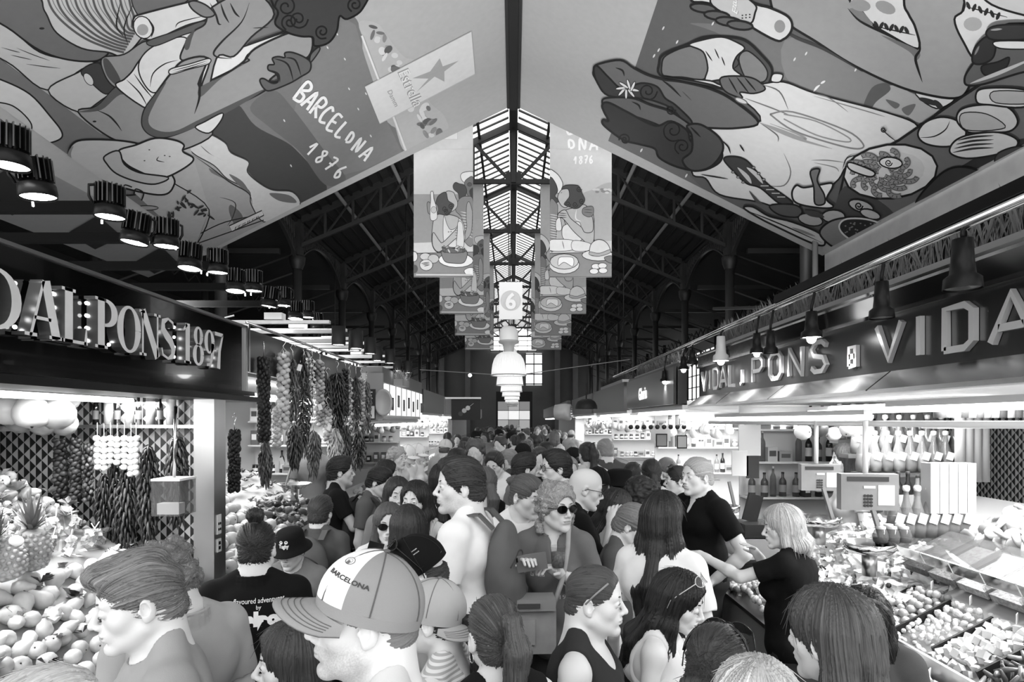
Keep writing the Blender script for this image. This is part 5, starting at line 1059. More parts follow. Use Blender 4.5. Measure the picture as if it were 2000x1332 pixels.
# ---- right: sweets in bins
sw = [('gumdrop', 'berry', (.92, .85)), ('sugar_cube', 'cube', (.9, .8)), ('dried_date', 'nut', (.35, .45)), ('candied_slice', 'slice', (.7, .8)), ('white_almond', 'nut', (.92, .86)), ('jelly_cube', 'cube', (.5, .6)), ('dried_strip', 'stick', (.4, .55, .3)), ('candied_cherry', 'berry', (.6, .7))]
k = 0
words_ = ['first', 'second', 'third', 'fourth', 'fifth', 'sixth', 'seventh', 'eighth']
for row, (xa, xb, zf) in enumerate(((1.55, 1.82, lambda x: .835), (1.89, 2.2, zR))):
    for j in range(5 if row == 0 else 6):
        nm, kd, gs = sw[(k*3+row) % 8]; y0 = 1.75+j*.27; ms = mk(kd, gs, nm); k += 1
        pts = grid(xa, xb, y0, y0+.22, .042, .042, zf, .2, .022)
        pts += [(x, y, z+.022) for x, y, z in grid(xa+.04, xb-.04, y0+.03, y0+.19, .045, .045, zf, .25, .025)]
        spread(nm, '%s in the %s bin of the %s row on the sweet stall' % (nm.replace('_', ' '), words_[j], 'lower' if row == 0 else 'upper'), 'sweet', '%s, %s bin of the %s row' % (nm.replace('_', ' ')+'s', words_[j], 'lower' if row == 0 else 'upper'), ms, pts, .95, 1.35)
        tag(MB().box((xa+.16, y0+.235, zf(xa+.16)+.02), (xb-xa, .012, .05), m_blackm, M=Matrix.Rotation(-.47*row, 3, 'Y')).build('bin_divider'), 'thin dark divider after the %s bin, %s row' % (words_[j], ['lower', 'upper'][row]), 'divider')
        tag(MB().box((xb-.02, y0+.1, zf(xb)+.07), (.003, .05, .04), m_white, rz=-.8).build('price_card', None), 'white price card standing behind the sweets', 'price card', 'price cards on the sweet stall')
# clear lidded boxes on the tier above
for row, (xa, zo, n, y1) in enumerate(((2.24, .02, 9, 3.55), (2.86, .10, 7, 3.6))):
    for j in range(n):
        y = 1.75+j*.215; r = empty('lidded_tray', (xa+.16, y, zR(xa+.16)+zo), 0, 'clear lidded tray of %s, %s in the %s tier' % (['candied peel', 'dried pineapple', 'sugared ginger', 'dark raisins', 'glazed pears'][(j+row) % 5], words_[min(j, 7)] if j < 8 else 'last', ['first', 'top'][row]), 'tray')
        Mx = Matrix.Rotation(-.477, 3, 'Y'); fill = mat('tray_fill_%d' % ((j+row*2) % 5), (.62, .72, .5, .3, .66)[(j+row*2) % 5], .5, noise=(60, .45), bump=(60, .8))
        MB().box((0, 0, .03), (.30, .19, .04), fill, M=Mx).build('contents', r)
        b = MB(); b.box((0, 0, .085), (.32, .205, .004), glassy('acrylic', .95, .05, .84), M=Mx); b.box((0, -.1, .05), (.32, .004, .07), glassy('acrylic', .95, .05, .84), M=Mx); b.box((0, .1, .05), (.32, .004, .07), glassy('acrylic', .95, .05, .84), M=Mx)
        b.box((-.16, 0, .05), (.006, .205, .07), m_chrome, M=Mx); b.build('clear_lid', r)
# heaps between tiers: loose wafers and dried slices
spread('wafer', 'pale crisp wafer in the big heap behind the clear trays', 'sweet', 'wafers on the middle tier', mk('slice', (.66, .55, .74), 'wafer'), [(x, y, z) for x, y, z in grid(2.58, 2.84, 2.5, 3.5, .05, .055, zR, .4, .06)]+[(x, y, z+.04) for x, y, z in grid(2.6, 2.8, 2.7, 3.4, .05, .055, zR, .4, .07)], 1.6, 2.2)
spread('dried_banana', 'long dried fruit slice heaped on the middle tier, near the frame edge', 'dried fruit', 'dried slices on the middle tier', mk('stick', (.55, .7, .4), 'dried_banana'), grid(2.56, 2.84, 1.8, 2.5, .05, .05, zR, .4, .07), 1.3, 1.8)
# packets
def packet(i):
    b = MB(); m = glassy('cellophane', .96, .08, .5); dk = grey((.3, .5, .75, .2, .9, .6)[i]); w_, h = .05, .085
    n = 5; P = [[((u/n-.5)*w_*2*(1-.25*abs(v/n-.5)), R.uniform(-.012, .012)+(.02 if 0 < v < n else 0), v/n*h) for u in range(n+1)] for v in range(n+1)]
    vv = [p for r_ in P for p in r_]; b.add(vv, [(v*(n+1)+u, v*(n+1)+u+1, (v+1)*(n+1)+u+1, (v+1)*(n+1)+u) for v in range(n) for u in range(n)], mat('packet_%d' % i, (.95, .9, .85, .95, .8, .92)[i], .15), False)
    for k in range(7): b.ball((R.uniform(-.03, .03), -.012, R.uniform(.01, .06)), .011, dk, 6, 4)
    return b.mesh('snack_packet')
pk = [packet(i) for i in range(6)]
def z5(x): return .90+(x-1.95)*(.55/1.45)
spread('snack_packet', 'small glossy cellophane packet standing on the bed behind the blonde seller', 'packet', 'cellophane packets on the stall under the metal sign', pk, grid(1.98, 2.75, 3.25, 4.6, .088, .095, z5, .3, .01), 1, 1.5, True)
# clear swing bottles in tiers, dark bottles before them
def oil_bottle(nm, g, body=.9):
    b = MB(); b.lathe([(0, 0), (.045, 0), (.05, .06), (.04, .14), (.018, .22), (.013, .27), (.016, .28)], (0, 0, 0), glassy('oil_glass_%02d' % round(g*100), g, .03, .5), 14); b.lathe([(0, .003), (.042, .004), (.047, .06), (.038, .13), (0, .135)], (0, 0, 0), mat('oil_%02d' % round(body*100), body, .2), 12); b.lathe([(.014, .275), (.02, .29), (.018, .31), (0, .315)], (0, 0, 0), grey(.8), 10); b.box((.0, -.052, .12), (.05, .002, .06), m_white, M=Matrix.Rotation(.3, 3, 'Y')); return b.mesh(nm)
ob = [oil_bottle('oil_bottle', .95, .55), oil_bottle('oil_bottle', .9, .32)]
for row, (Y, z, px0, px1, n) in enumerate(((4.5, 1.63, 1685, 1870, 8), (4.75, 1.75, 1660, 1880, 8), (5.1, 1.85, 1640, 1850, 8))):
    tag(MB().box((at((px0+px1)/2, 0, Y).x, Y, z-.02), ((px1-px0)/FX*Y+.1, .14, .03), m_steel).build('bottle_step'), '%s steel step carrying tall clear bottles' % ['front', 'middle', 'rear'][row], 'shelf')
    for i in range(n):
        o = link_mesh('clear_bottle', R.choice(ob), None, (at(px0+(px1-px0)*(i+.5*(row % 2))/n, 0, Y).x, Y, z)); o.scale = (1, 1, .95); tag(o, 'tall clear oil bottle with a cork on the %s steel step' % ['front', 'middle', 'rear'][row], 'bottle', 'clear bottles, %s step' % ['front', 'middle', 'rear'][row])
for i in range(8): o = link_mesh('wine_bottle', bots[0 if i % 3 else 1], None, at(1735+i*19, 1000, 3.95)-Vector((0, 0, .02))); tag(o, 'dark wine bottle in front of the clear bottles', 'bottle', 'wine bottles on the stall under the metal sign')
for i in range(7): o = link_mesh('gift_bottle', ob[1], None, at(1748+i*22, 1030, 3.7)-Vector((0, 0, .06))); tag(o, 'dark flask with a white neck label, front row on the stall under the metal sign', 'bottle', 'labelled flasks on the stall under the metal sign')
for i in range(4): tag(MB().lathe([(0, 0), (.03, 0), (.03, .42), (0, .42)], (0, 0, 0), grey(.45), 14).build('grey_canister', None, at(1875+i*16, 935, 4.0)-Vector((0, 0, .02))), 'tall grey cylinder tin behind the clear bottles', 'canister', 'grey cylinders on the stall under the metal sign')
r = empty('carton_row', at(1852, 985, 3.7), 0, 'row of pale grey gift cartons beside the clear bottles', 'cartons')
for k in range(5): MB().box((-.11+.055*k, 0, .10), (.052, .09, .30), grey(.6)).build('carton', r)
for i in range(12): tag(MB().lathe([(0, 0), (.03, 0), (.035, .09), (0, .09)], (0, 0, 0), grey((.4, .6, .85, .3, .75)[i % 5]), 12).build('pot', None, at(1835+i*15, 806, 3.6)-Vector((0, 0, .03))), 'small pot on the narrow top shelf', 'pot', 'pots on the narrow top shelf')
tag(MB().box((at(1915, 812, 3.6).x, 3.6, 1.965), (.6, .14, .02), m_steel).build('top_shelf'), 'narrow top shelf with a row of small pots', 'shelf')
# jars with dark fill
for i, px in enumerate((1720, 1742, 1765, 1735, 1758)):
    r = empty('round_jar', at(px, 1062-6*(i//3), 3.2+.15*(i//3)), 0, 'round glass jar with a dark base, %s row' % ('front' if i < 3 else 'rear'), 'jar', 'round jars on the stall under the metal sign, %s row' % ('front' if i < 3 else 'rear'))
    MB().lathe([(.02, 0), (.035, .01), (.04, .04), (.03, .07), (.022, .078)], (0, 0, 0), glassy('bottle_glass_80', .8, .04, .55), 14).build('glass', r); MB().lathe([(0, .004), (.033, .01), (.036, .03), (0, .032)], (0, 0, 0), grey(.15), 12).build('contents', r); MB().lathe([(.024, .078), (.024, .09), (0, .092)], (0, 0, 0), grey(.7), 12).build('lid', r)
# scales
def scale_panel(px, py, Y, w_, h, label):
    r = empty('hanging_scale', at(px, py, Y), -.12, label, 'scale'); b = MB(); b.box((0, 0, 0), (w_, .06, h), mat('scale_steel', .52, .35, metal=.3, noise=(5, .2))); b.build('housing', r)
    MB().box((-.01, -.032, h*.36), (w_*.72, .004, h*.13), m_black).build('display', r)
    MB().box((w_*.28, -.032, -h*.08), (w_*.28, .004, h*.55), m_white).build('key_sheet', r); b = MB()
    for i in range(3):
        for j in range(4): b.lathe([(0, .002), (w_*.025, .002), (w_*.027, 0)], (-w_*.09+i*w_*.055, -.034, -h*.1-j*h*.09), grey(.15), 8, False, Matrix.Rotation(PI/2, 3, 'X'))
    b.build('keypad', r); MB().box((-w_*.01, -.033, h*.14), (w_*.2, .004, h*.07), m_white).build('badge', r); return r
scale_panel(1694, 960, 3.25, .285, .19, 'larger steel scale display with keypad hanging among the bottles'); scale_panel(1600, 932, 4.0, .24, .17, 'smaller steel scale display hanging behind the larger one')
for px, py, Y, r_, lab in ((1698, 1078, 3.15, .12, 'round steel scale pan among the packets'), (1418, 1000, 4.6, .1, 'steel scale pan beside the seller in black'), (1600, 1025, 3.8, .13, 'shallow steel pan heaped with packets')):
    r = empty('scale_pan', at(px, py, Y), 0, lab, 'scale pan'); MB().lathe([(0, 0), (r_*.85, 0), (r_, .02), (r_, .05), (r_*.97, .05), (r_*.82, .006), (0, .004)], (0, 0, 0), m_chrome, 28).build('pan', r); MB().tube([(0, 0, 0), (0, 0, -.12)], r_*.3, m_steel, 14).build('base', r); MB().bar((r_*.9, .05, 0), (r_*.5, .08, .22), .02, .02, grey(.45)).build('arm', r)
# cash register
r = empty('cash_register', at(1472, 1040, 4.3), 0, 'black cash register with tilted screen behind the blonde seller', 'register'); MB().box((0, 0, .03), (.22, .26, .09), m_blackm).build('base', r); MB().box((.0, .02, .17), (.10, .03, .19), m_blackm, M=Matrix.Rotation(.25, 3, 'Y')).build('screen', r); MB().box((0, .0, -.09), (.30, .28, .14), m_steel).build('stand', r)
# hanging gourds, boxes of spices, nuts baskets
spread('gourd', 'smooth pale gourd hanging under the metal sign canopy', 'gourd', 'gourds under the metal sign canopy', [fruit_mesh('round', g, 'gourd') for g in (.85, .8)], [tuple(at(*p)) for p in ((1568, 844, 4.6), (1628, 848, 4.9), (1655, 838, 4.5))], 1.15, 1.35)
spread('dark_gourd', 'dark striped gourd hanging under the metal sign canopy', 'gourd', 'striped gourds under the metal sign canopy', [fruit_mesh('round', .25, 'dark_gourd')], [tuple(at(*p)) for p in ((1600, 838, 4.7), (1682, 844, 4.8))], 1.2, 1.4)
def basket(px, py, Y, r_, g, label):
    c = at(px, py, Y); r = empty('basket', (c.x, Y, c.z-.06), 0, label, 'basket'); b = MB()
    for k in range(6): b.lathe([(r_*(.86+.02*k), k*.014), (r_*(.90+.02*k), k*.014+.007), (r_*(.88+.02*k), k*.014+.014)], (0, 0, 0), grey(.35), 24)
    b.build('wicker', r); MB().lathe([(0, .17), (r_*.3, .155), (r_*.6, .12), (r_*.93, .08)], (0, 0, 0), mat('seeds_%02d' % round(g*100), g, .7, noise=(90, .5), bump=(120, 1)), 28).build('seeds', r); return c
for i, (px, py, Y, g) in enumerate(((1362, 1092, 4.55, .75), (1405, 1088, 4.55, .6), (1455, 1085, 4.55, .45), (1500, 1080, 4.6, .7), (1390, 1066, 4.95, .8), (1440, 1062, 4.95, .5), (1490, 1060, 4.95, .4))): basket(px, py, Y, .11, g, 'wicker basket heaped with %s seeds, %s in the %s row' % (['pale', 'grey', 'dark'][i % 3], ['first', 'second', 'third', 'fourth'][i % 4], 'front' if i < 4 else 'rear'))
spread('cashew', 'nut from the pale heaps on the projecting steel counter', 'nut', 'nuts on the projecting counter', mk('nut', (.88, .8, .7), 'cashew'), [(x, y, .875+.12*math.exp(-((x-1.62)**2+(y-3.8)**2)/.05)+R.uniform(0, .012)) for x, y, _ in grid(1.45, 1.87, 3.36, 4.25, .036, .04, lambda x: 0, .3, 0)], 1.3, 1.8)
r = empty('paper_cone_stand', at(1388, 1050, 4.4), 0, 'clear holder of paper cones and tongs beside the seeds', 'holder')
b = MB(); b.lathe([(.035, -.06), (.06, .08)], (0, 0, 0), glassy('acrylic', .95, .05, .84), 14); b.build('cup', r)
for k in range(5): a = k*1.25; MB().tube([(0, 0, -.05), (.05*math.cos(a), .05*math.sin(a), .14)], [.003, .018], mat('paper_white', .9, .7), 8).build('cone', r)
for i, (px, py, Y, w_, h, g) in enumerate(((1292, 860, 6.0, .11, .13, .3), (1332, 863, 6.0, .10, .13, .45), (1464, 860, 5.6, .20, .28, .80), (1445, 905, 4.9, .13, .2, .75), (1470, 912, 4.9, .10, .18, .10), (1290, 846, 6.2, .2, .16, .9))):
    r = empty('hanging_board', at(px, py, Y), 0, ['dark framed notice hanging over the seeds counter', 'smaller framed picture beside the dark notice', 'large pale sheet hanging in the stall under the metal sign', 'pale paper bag hanging by the seller', 'black board hanging by the seller', 'white card behind the framed notice'][i], 'notice')
    MB().box((0, 0, 0), (w_, .012, h), grey(.12) if i < 2 else grey(g)).build('board', r); 
    if i < 2: MB().box((0, -.008, 0), (w_*.82, .004, h*.82), grey(g+.25)).build('sheet', r)
for i in range(9): o = link_mesh('wine_cap', fruit_mesh('round', .14, 'cap') if i == 0 else bpy.data.objects['wine_cap'].data, None, at(1232+i*13, 834, 6.0)); o.scale = (.5,)*3; tag(o, 'dark round wine cap hanging in the row under the tube light', 'mill', 'dark wine caps under the metal sign canopy')  # hanging wine caps, modelled as small dark balls
# ================================================================ far stalls
def far_stall(s, y0, y1, top_g, label, sign=None, xf=1.75, zc=2.12, hh=.45):
    r = empty('market_stall', (0, 0, 0), 0, label, 'stall'); L = y1-y0; ym = (y0+y1)/2
    MB().box((s*(xf-.05+.35), ym, .5), (.7, L-.1, 1.0), m_cab).build('counter', r)
    b = MB(); b.box((s*(xf+.02), ym, 1.18), (.02, L-.1, .36), glassy('acrylic', .95, .05, .84)); b.box((s*(xf+.2), ym, 1.37), (.4, L-.1, .02), glassy('acrylic', .95, .05, .84)); b.build('glass_case', r)
    MB().box((s*(xf+1.2), ym, zc+.03), (2.4, L-.1, .06), m_shell).build('canopy', r)
    MB().box((s*xf, ym, zc+hh/2+.05), (.1, L-.1, hh), grey(top_g, .4)).build('fascia', r)
    MB().box((s*(xf+2.3), ym, 1.06), (.06, L-.1, 2.1), grey(.9)).build('back_wall', r); MB().box((s*(xf+1.55), y1-.1, 1.06), (1.5, .05, 2.1), grey(.88)).build('end_wall', r)
    MB().tube([(s*(xf+.06), y0+.2, zc-.03), (s*(xf+.06), y1-.3, zc-.03)], .02, m_tube, 6).build('tube_lamp', r)
    return r
fs = [(-1, 8.1, 11.6, .62, 'menu stall with the lit menu panel and round disc'), (-1, 11.9, 15.5, .12, 'olive-sign stall with a black end sign showing an olive skewer'), (-1, 15.8, 20, .45, 'small olive-side stall, small, beyond the olive sign'), (-1, 20.3, 26, .3, 'far olive-side stall in the far crowd'), (-1, 26.3, 34, .25, 'last stall on the olive-sign side before the screens'),
 (1, 6.5, 9.4, .16, 'script-sign stall with a dark sign and script lettering'), (1, 9.7, 13.4, .13, 'hood-lamp stall with dark hood lamp and loudspeaker'), (1, 13.7, 18.5, .2, 'small lamp-side stall, small, beyond the hood lamp'), (1, 18.8, 25, .25, 'far lamp-side stall in the far crowd'), (1, 25.3, 34, .2, 'last stall on the hood-lamp side before the screens')]
for i, (s, y0, y1, g, lab) in enumerate(fs):
    far_stall(s, y0, y1, g, lab, xf=1.80 if i < 8 else 1.7, **(dict(zc=1.97, hh=.5) if i == 0 else {}))
    if i in (0, 1, 2, 5, 6, 7):
        pos = 'left' if s < 0 else 'right'; nm = lab.split(' with')[0].split(',')[0]
        x0, x1 = (s*2.05, s*3.9)
        shelf_unit(min(x0, x1)+.05, max(x0, x1)-.05, y1-.42, (1.25, 1.62, 1.9), 'bright back shelves of the '+nm, 'back shelves of the '+nm, 'bjjcc' if i % 2 else 'jccj')
        spread('deli_item', 'pale food item in the glass case of the '+nm, 'food', 'food in the case of the '+nm, mk('round', (.8, .6, .9), 'deli_item'), [(s*(1.95+.22*(k % 2)), y0+.25+k*.11, 1.03) for k in range(int((y1-y0-.5)/.11))], .7, 1)
        spread('hanging_bag', 'bag of dry goods hanging under the canopy of the '+nm, 'bag', 'bags hanging in the '+nm, mk('pear', (.85, .6, .9), 'hanging_bag'), [(s*(2.1+.18*(k % 3)), y0+.2+k*.16, 1.9-.05*(k % 2)) for k in range(int((y1-y0-.4)/.16))], .9, 1.4, True)
# details of the menu stall: box sign with disc and lit menu
r = empty('box_sign', (0, 0, 0), 0, 'pale box sign with a large round disc and a lit picture menu', 'sign')
MB().box((-1.92, 9.9, 2.62), (.36, 3.5, .2), grey(.42)).build('box', r); MB().box((-2.05, 8.10, 2.32), (.66, .06, .62), grey(.62)).build('end_panel', r)
c = at(749, 786, 8.05); MB().lathe([(.0, .01), (.11, .012), (.12, .03), (.145, .03), (.15, 0)], c, grey(.7, .3), 32, True, Matrix.Rotation(PI/2, 3, 'X') @ Matrix.Diagonal((.8, 1.2, 1)).to_3x3()).build('disc', r)
MB().box((-1.73, 9.9, 2.29), (.02, 3.3, .42), mat('menu_lit', .95, .5, emit=1.0)).build('menu_panel', r)
b = MB()
for k in range(7): b.box((-1.715, 8.5+k*.45, 2.29), (.01, .02, .42), grey(.5)); b.box((-1.715, 8.72+k*.45, 2.24+.05*(k % 2)), (.01, .14, .18), grey(.35+.1*(k % 3)))
b.build('menu_pictures', r)
r = empty('poster', at(722, 790, 8.0), 0, 'dark poster with white lettering beside the round disc', 'poster'); MB().box((0, 0, 0), (.15, .02, .40), grey(.15)).build('sheet', r); MB().box((.0, -.012, -.1), (.13, .004, .16), grey(.8)).build('picture', r)
b = MB()
for k in range(4): b.box((-.01, -.012, .16-k*.04), (.1-.02*(k % 2), .004, .014), m_white)
b.build('text_lines', r)
# olive skewer sign
r = empty('hanging_sign', at(910, 800, 11.8), 0, 'black square sign with a white olive skewer', 'sign'); MB().box((0, 0, 0), (.56, .05, .40), m_blackm).build('board', r); b = MB()
b.lathe([(0, .002), (.045, 0)], (-.03, -.03, -.02), grey(.7), 20, False, Matrix.Rotation(PI/2, 3, 'X')); b.lathe([(0, .002), (.045, 0)], (.04, -.031, .03), grey(.75), 20, False, Matrix.Rotation(PI/2, 3, 'X')); b.lathe([(0, .002), (.045, 0)], (-.10, -.029, -.08), grey(.25), 20, False, Matrix.Rotation(PI/2, 3, 'X')); b.bar((.06, -.034, .05), (.15, -.034, .12), .012, .004, grey(.85)); b.build('skewer', r); MB().box((-.05, -.03, .22), (.68, .1, .03), m_white).build('top_bar', r)
# loudspeaker, hood lamp, script sign on the right
c = at(1103, 805, 10.0); r = empty('projector_lamp', c, 0, 'pale round barrel lamp with a slotted front above the hood-lamp stall', 'lamp'); MB().lathe([(0, -.16), (.12, -.16), (.14, 0), (.13, .1), (0, .1)], (0, 0, 0), grey(.7, .35), 24, True, Matrix.Rotation(PI/2, 3, 'Y') @ Matrix.Rotation(.3, 3, 'X')).build('barrel', r)
b = MB()
for k in range(5): b.box((.11, -.02, -.08+k*.04), (.02, .2, .012), grey(.35))
b.build('slots', r)
c = at(1145, 795, 10.4); r = empty('hood_lamp', c, 0, 'wide black dome hood lamp above the hood-lamp stall', 'lamp'); MB().lathe([(0, .14), (.08, .135), (.15, .09), (.185, .02), (.19, -.03)], (0, 0, 0), m_blackm, 28).build('hood', r); MB().tube([(0, 0, .14), (0, 0, .4)], .01, m_iron, 6).build('stem', r)
r = empty('script_sign', (0, 0, 0), 0, 'dark sign panel with white script lettering on the script-sign stall', 'sign'); MB().box((1.72, 7.9, 2.38), (.03, 2.7, .40), grey(.16, .3)).build('panel', r)
tv, tf = text_geo('Gloria', .22, .004, .9, .004); MB().add([(1.70-p.z, 8.35-p.x, 2.28+p.y+.25*p.x*.1) for p in tv], tf, mat('sign_white', .95, .5, emit=.6)).build('lettering', r)
# plants along the top of the right signs
def grass(nm, loc, L, n, g, label, h=.14):
    r = empty(nm, loc, 0, label, 'planter'); MB().box((0, L/2, 0), (.12, L, .09), grey(.55)).build('trough', r); b = MB(); m = grey(g)
    for k in range(n):
        x, y = R.uniform(-.06, .06), R.uniform(0, L); dx, dy = R.uniform(-.06, .06), R.uniform(-.06, .06); hh = h*R.uniform(.5, 1.2); b.add([(x-.002, y, .04), (x+.003, y+.002, .04), (x+dx*.5+.001, y+dy*.5, .04+hh*.7), (x+dx, y+dy, .04+hh)], [(0, 1, 2), (0, 2, 3)], m)
    o = b.build('grass_blades', r); o['kind'] = 'stuff'; return r
grass('planter', (2.1, 1.2, 2.72), 5.0, 1100, .32, 'long trough of dry grass on top of the metal sign', .2); grass('planter', (1.95, 7.0, 2.64), 2.6, 500, .3, 'shorter trough of dry grass over the script sign')
grass('planter', (1.9, 10.4, 2.66), 2.6, 400, .14, 'dark planting on the hood-lamp stall'); grass('planter', tuple(at(777, 742, 8.6)-Vector((0, 0, .03))), .6, 120, .55, 'small pale grass box at the end of the slatted brackets')
# cross wires and crossbars
tag(MB().bar(at(1395, 603, 7.0), at(1640, 596, 5.6), .05, .03, m_iron2).build('cross_bar'), 'flat grey bar reaching out above the pipe lamps', 'bar')
tag(MB().tube([at(820, 722, 14), at(1000, 734, 14), at(1230, 702, 14)], .01, grey(.5), 5).build('wire'), 'thin wire sagging across the aisle behind the largest bell lamp', 'wire')
# video wall at the end
r = empty('video_wall', (0, 44, 0), 0, 'dark wall of nine screens at the end of the aisle', 'screens'); MB().box((0.05, .06, 2.55), (2.6, .1, 3.1), m_blackm).build('frame', r)
for i in range(3):
    for j in range(3): MB().box((-.75+i*.77, 0, 1.75+j*.66), (.74, .04, .62), mat('screen_%d' % ((i*2+j) % 4), (.55, .8, .35, .9)[(i*2+j) % 4], .4, emit=(.25, .5, .15, .6)[(i*2+j) % 4])).build('screen', r)
tag(MB().ball((0, 0, 0), .16, m_bulb, 10, 8).build('wall_lamp', None, at(918, 733, 58)), 'bright round lamp glowing on the dark end wall', 'lamp')
# ================================================================ people: implicit surfaces, one continuous skin per body
HS = 1.0   # head size
V3 = lambda *a: np.array(a, dtype=np.float32)
def cap(p, q, r0, r1, k=.02, op='u'): return ('c', V3(*p), V3(*q), r0, r1, k, op)
def capf(p, q, r0, r1, k=.02): return ('f', V3(*p), V3(*q), r0, r1, k, 'u')
def ell(c, r, k=.02, op='u', M=None): return ('e', V3(*c), V3(*r), None if M is None else np.array(M, dtype=np.float32), 0, k, op)
def pla(n, d, k=.006): n = V3(*n); return ('p', n/np.linalg.norm(n), d, None, 0, k, 'cut')   # removes the side n.x > d
def xf(prims, Rm, T):
    """prims in a head frame moved to the body frame"""
    Rm = np.array(Rm, dtype=np.float32); T = np.array(T, dtype=np.float32); out = []; Rp = Rm/HS
    for p in prims:
        if p[0] == 'c': out.append(('c', Rm @ p[1]+T, Rm @ p[2]+T, p[3]*HS, p[4]*HS)+p[5:])
        elif p[0] == 'e': out.append(('e', Rm @ p[1]+T, p[2]*HS, Rp @ (p[3] if p[3] is not None else np.eye(3, dtype=np.float32)), 0)+p[5:])
        else: n = Rm @ p[1]; out.append(('p', n, p[2]+float(n @ T), None, 0)+p[5:])
    return out
def field(prims, lo, hi, vox):
    n = [max(3, int(math.ceil((hi[i]-lo[i])/vox))+1) for i in range(3)]
    ax = [np.float32(lo[i])+np.arange(n[i], dtype=np.float32)*np.float32(vox) for i in range(3)]
    F = np.full(n, 1.0, dtype=np.float32)
    for P in prims:
        kd, k, op = P[0], P[5], P[6]
        if kd in 'cf': a, b = np.minimum(P[1], P[2])-max(P[3], P[4]), np.maximum(P[1], P[2])+max(P[3], P[4])
        elif kd == 'e': r = float(max(P[2])) if P[3] is not None else P[2]; a, b = P[1]-r, P[1]+r
        else: a, b = np.array(lo)-1, np.array(hi)+1
        pad = k+vox*2.5; s = []
        for i in range(3):
            i0 = int(max(0, math.floor((a[i]-pad-lo[i])/vox))); i1 = int(min(n[i], math.ceil((b[i]+pad-lo[i])/vox)+1)); s.append((i0, i1))
        if any(i1 <= i0 for i0, i1 in s): continue
        X = ax[0][s[0][0]:s[0][1], None, None]; Y = ax[1][None, s[1][0]:s[1][1], None]; Z = ax[2][None, None, s[2][0]:s[2][1]]
        if kd in 'cf':
            p, d = P[1], P[2]-P[1]; L2 = float(d @ d)+1e-9
            t = np.clip(((X-p[0])*d[0]+(Y-p[1])*d[1]+(Z-p[2])*d[2])/L2, 0, 1)
            D = np.sqrt((X-p[0]-t*d[0])**2+(Y-p[1]-t*d[1])**2+(Z-p[2]-t*d[2])**2)-(P[3]+(P[4]-P[3])*t)
            if kd == 'f': u_ = d/math.sqrt(L2); D = np.maximum(D, (X-P[2][0])*u_[0]+(Y-P[2][1])*u_[1]+(Z-P[2][2])*u_[2])
        elif kd == 'e':
            x, y, z = X-P[1][0], Y-P[1][1], Z-P[1][2]
            if P[3] is not None: M = P[3]; x, y, z = x*M[0, 0]+y*M[1, 0]+z*M[2, 0], x*M[0, 1]+y*M[1, 1]+z*M[2, 1], x*M[0, 2]+y*M[1, 2]+z*M[2, 2]
            r = P[2]; k0 = np.sqrt((x/r[0])**2+(y/r[1])**2+(z/r[2])**2); k1 = np.sqrt((x/r[0]**2)**2+(y/r[1]**2)**2+(z/r[2]**2)**2)+1e-6; D = k0*(k0-1)/k1
            D = np.maximum(D, -float(min(r)))
        else: D = X*P[1][0]+Y*P[1][1]+Z*P[1][2]-P[2]
        sl = (slice(*s[0]), slice(*s[1]), slice(*s[2])); A = F[sl]
        if op == 'u': h = np.clip(.5+.5*(A-D)/k, 0, 1); F[sl] = A+(D-A)*h-k*h*(1-h)
        else:
            Dn = -D if op == 's' else D; h = np.clip(.5+.5*(Dn-A)/k, 0, 1); F[sl] = A+(Dn-A)*h+k*h*(1-h)
    return F, np.array(lo, dtype=np.float32)
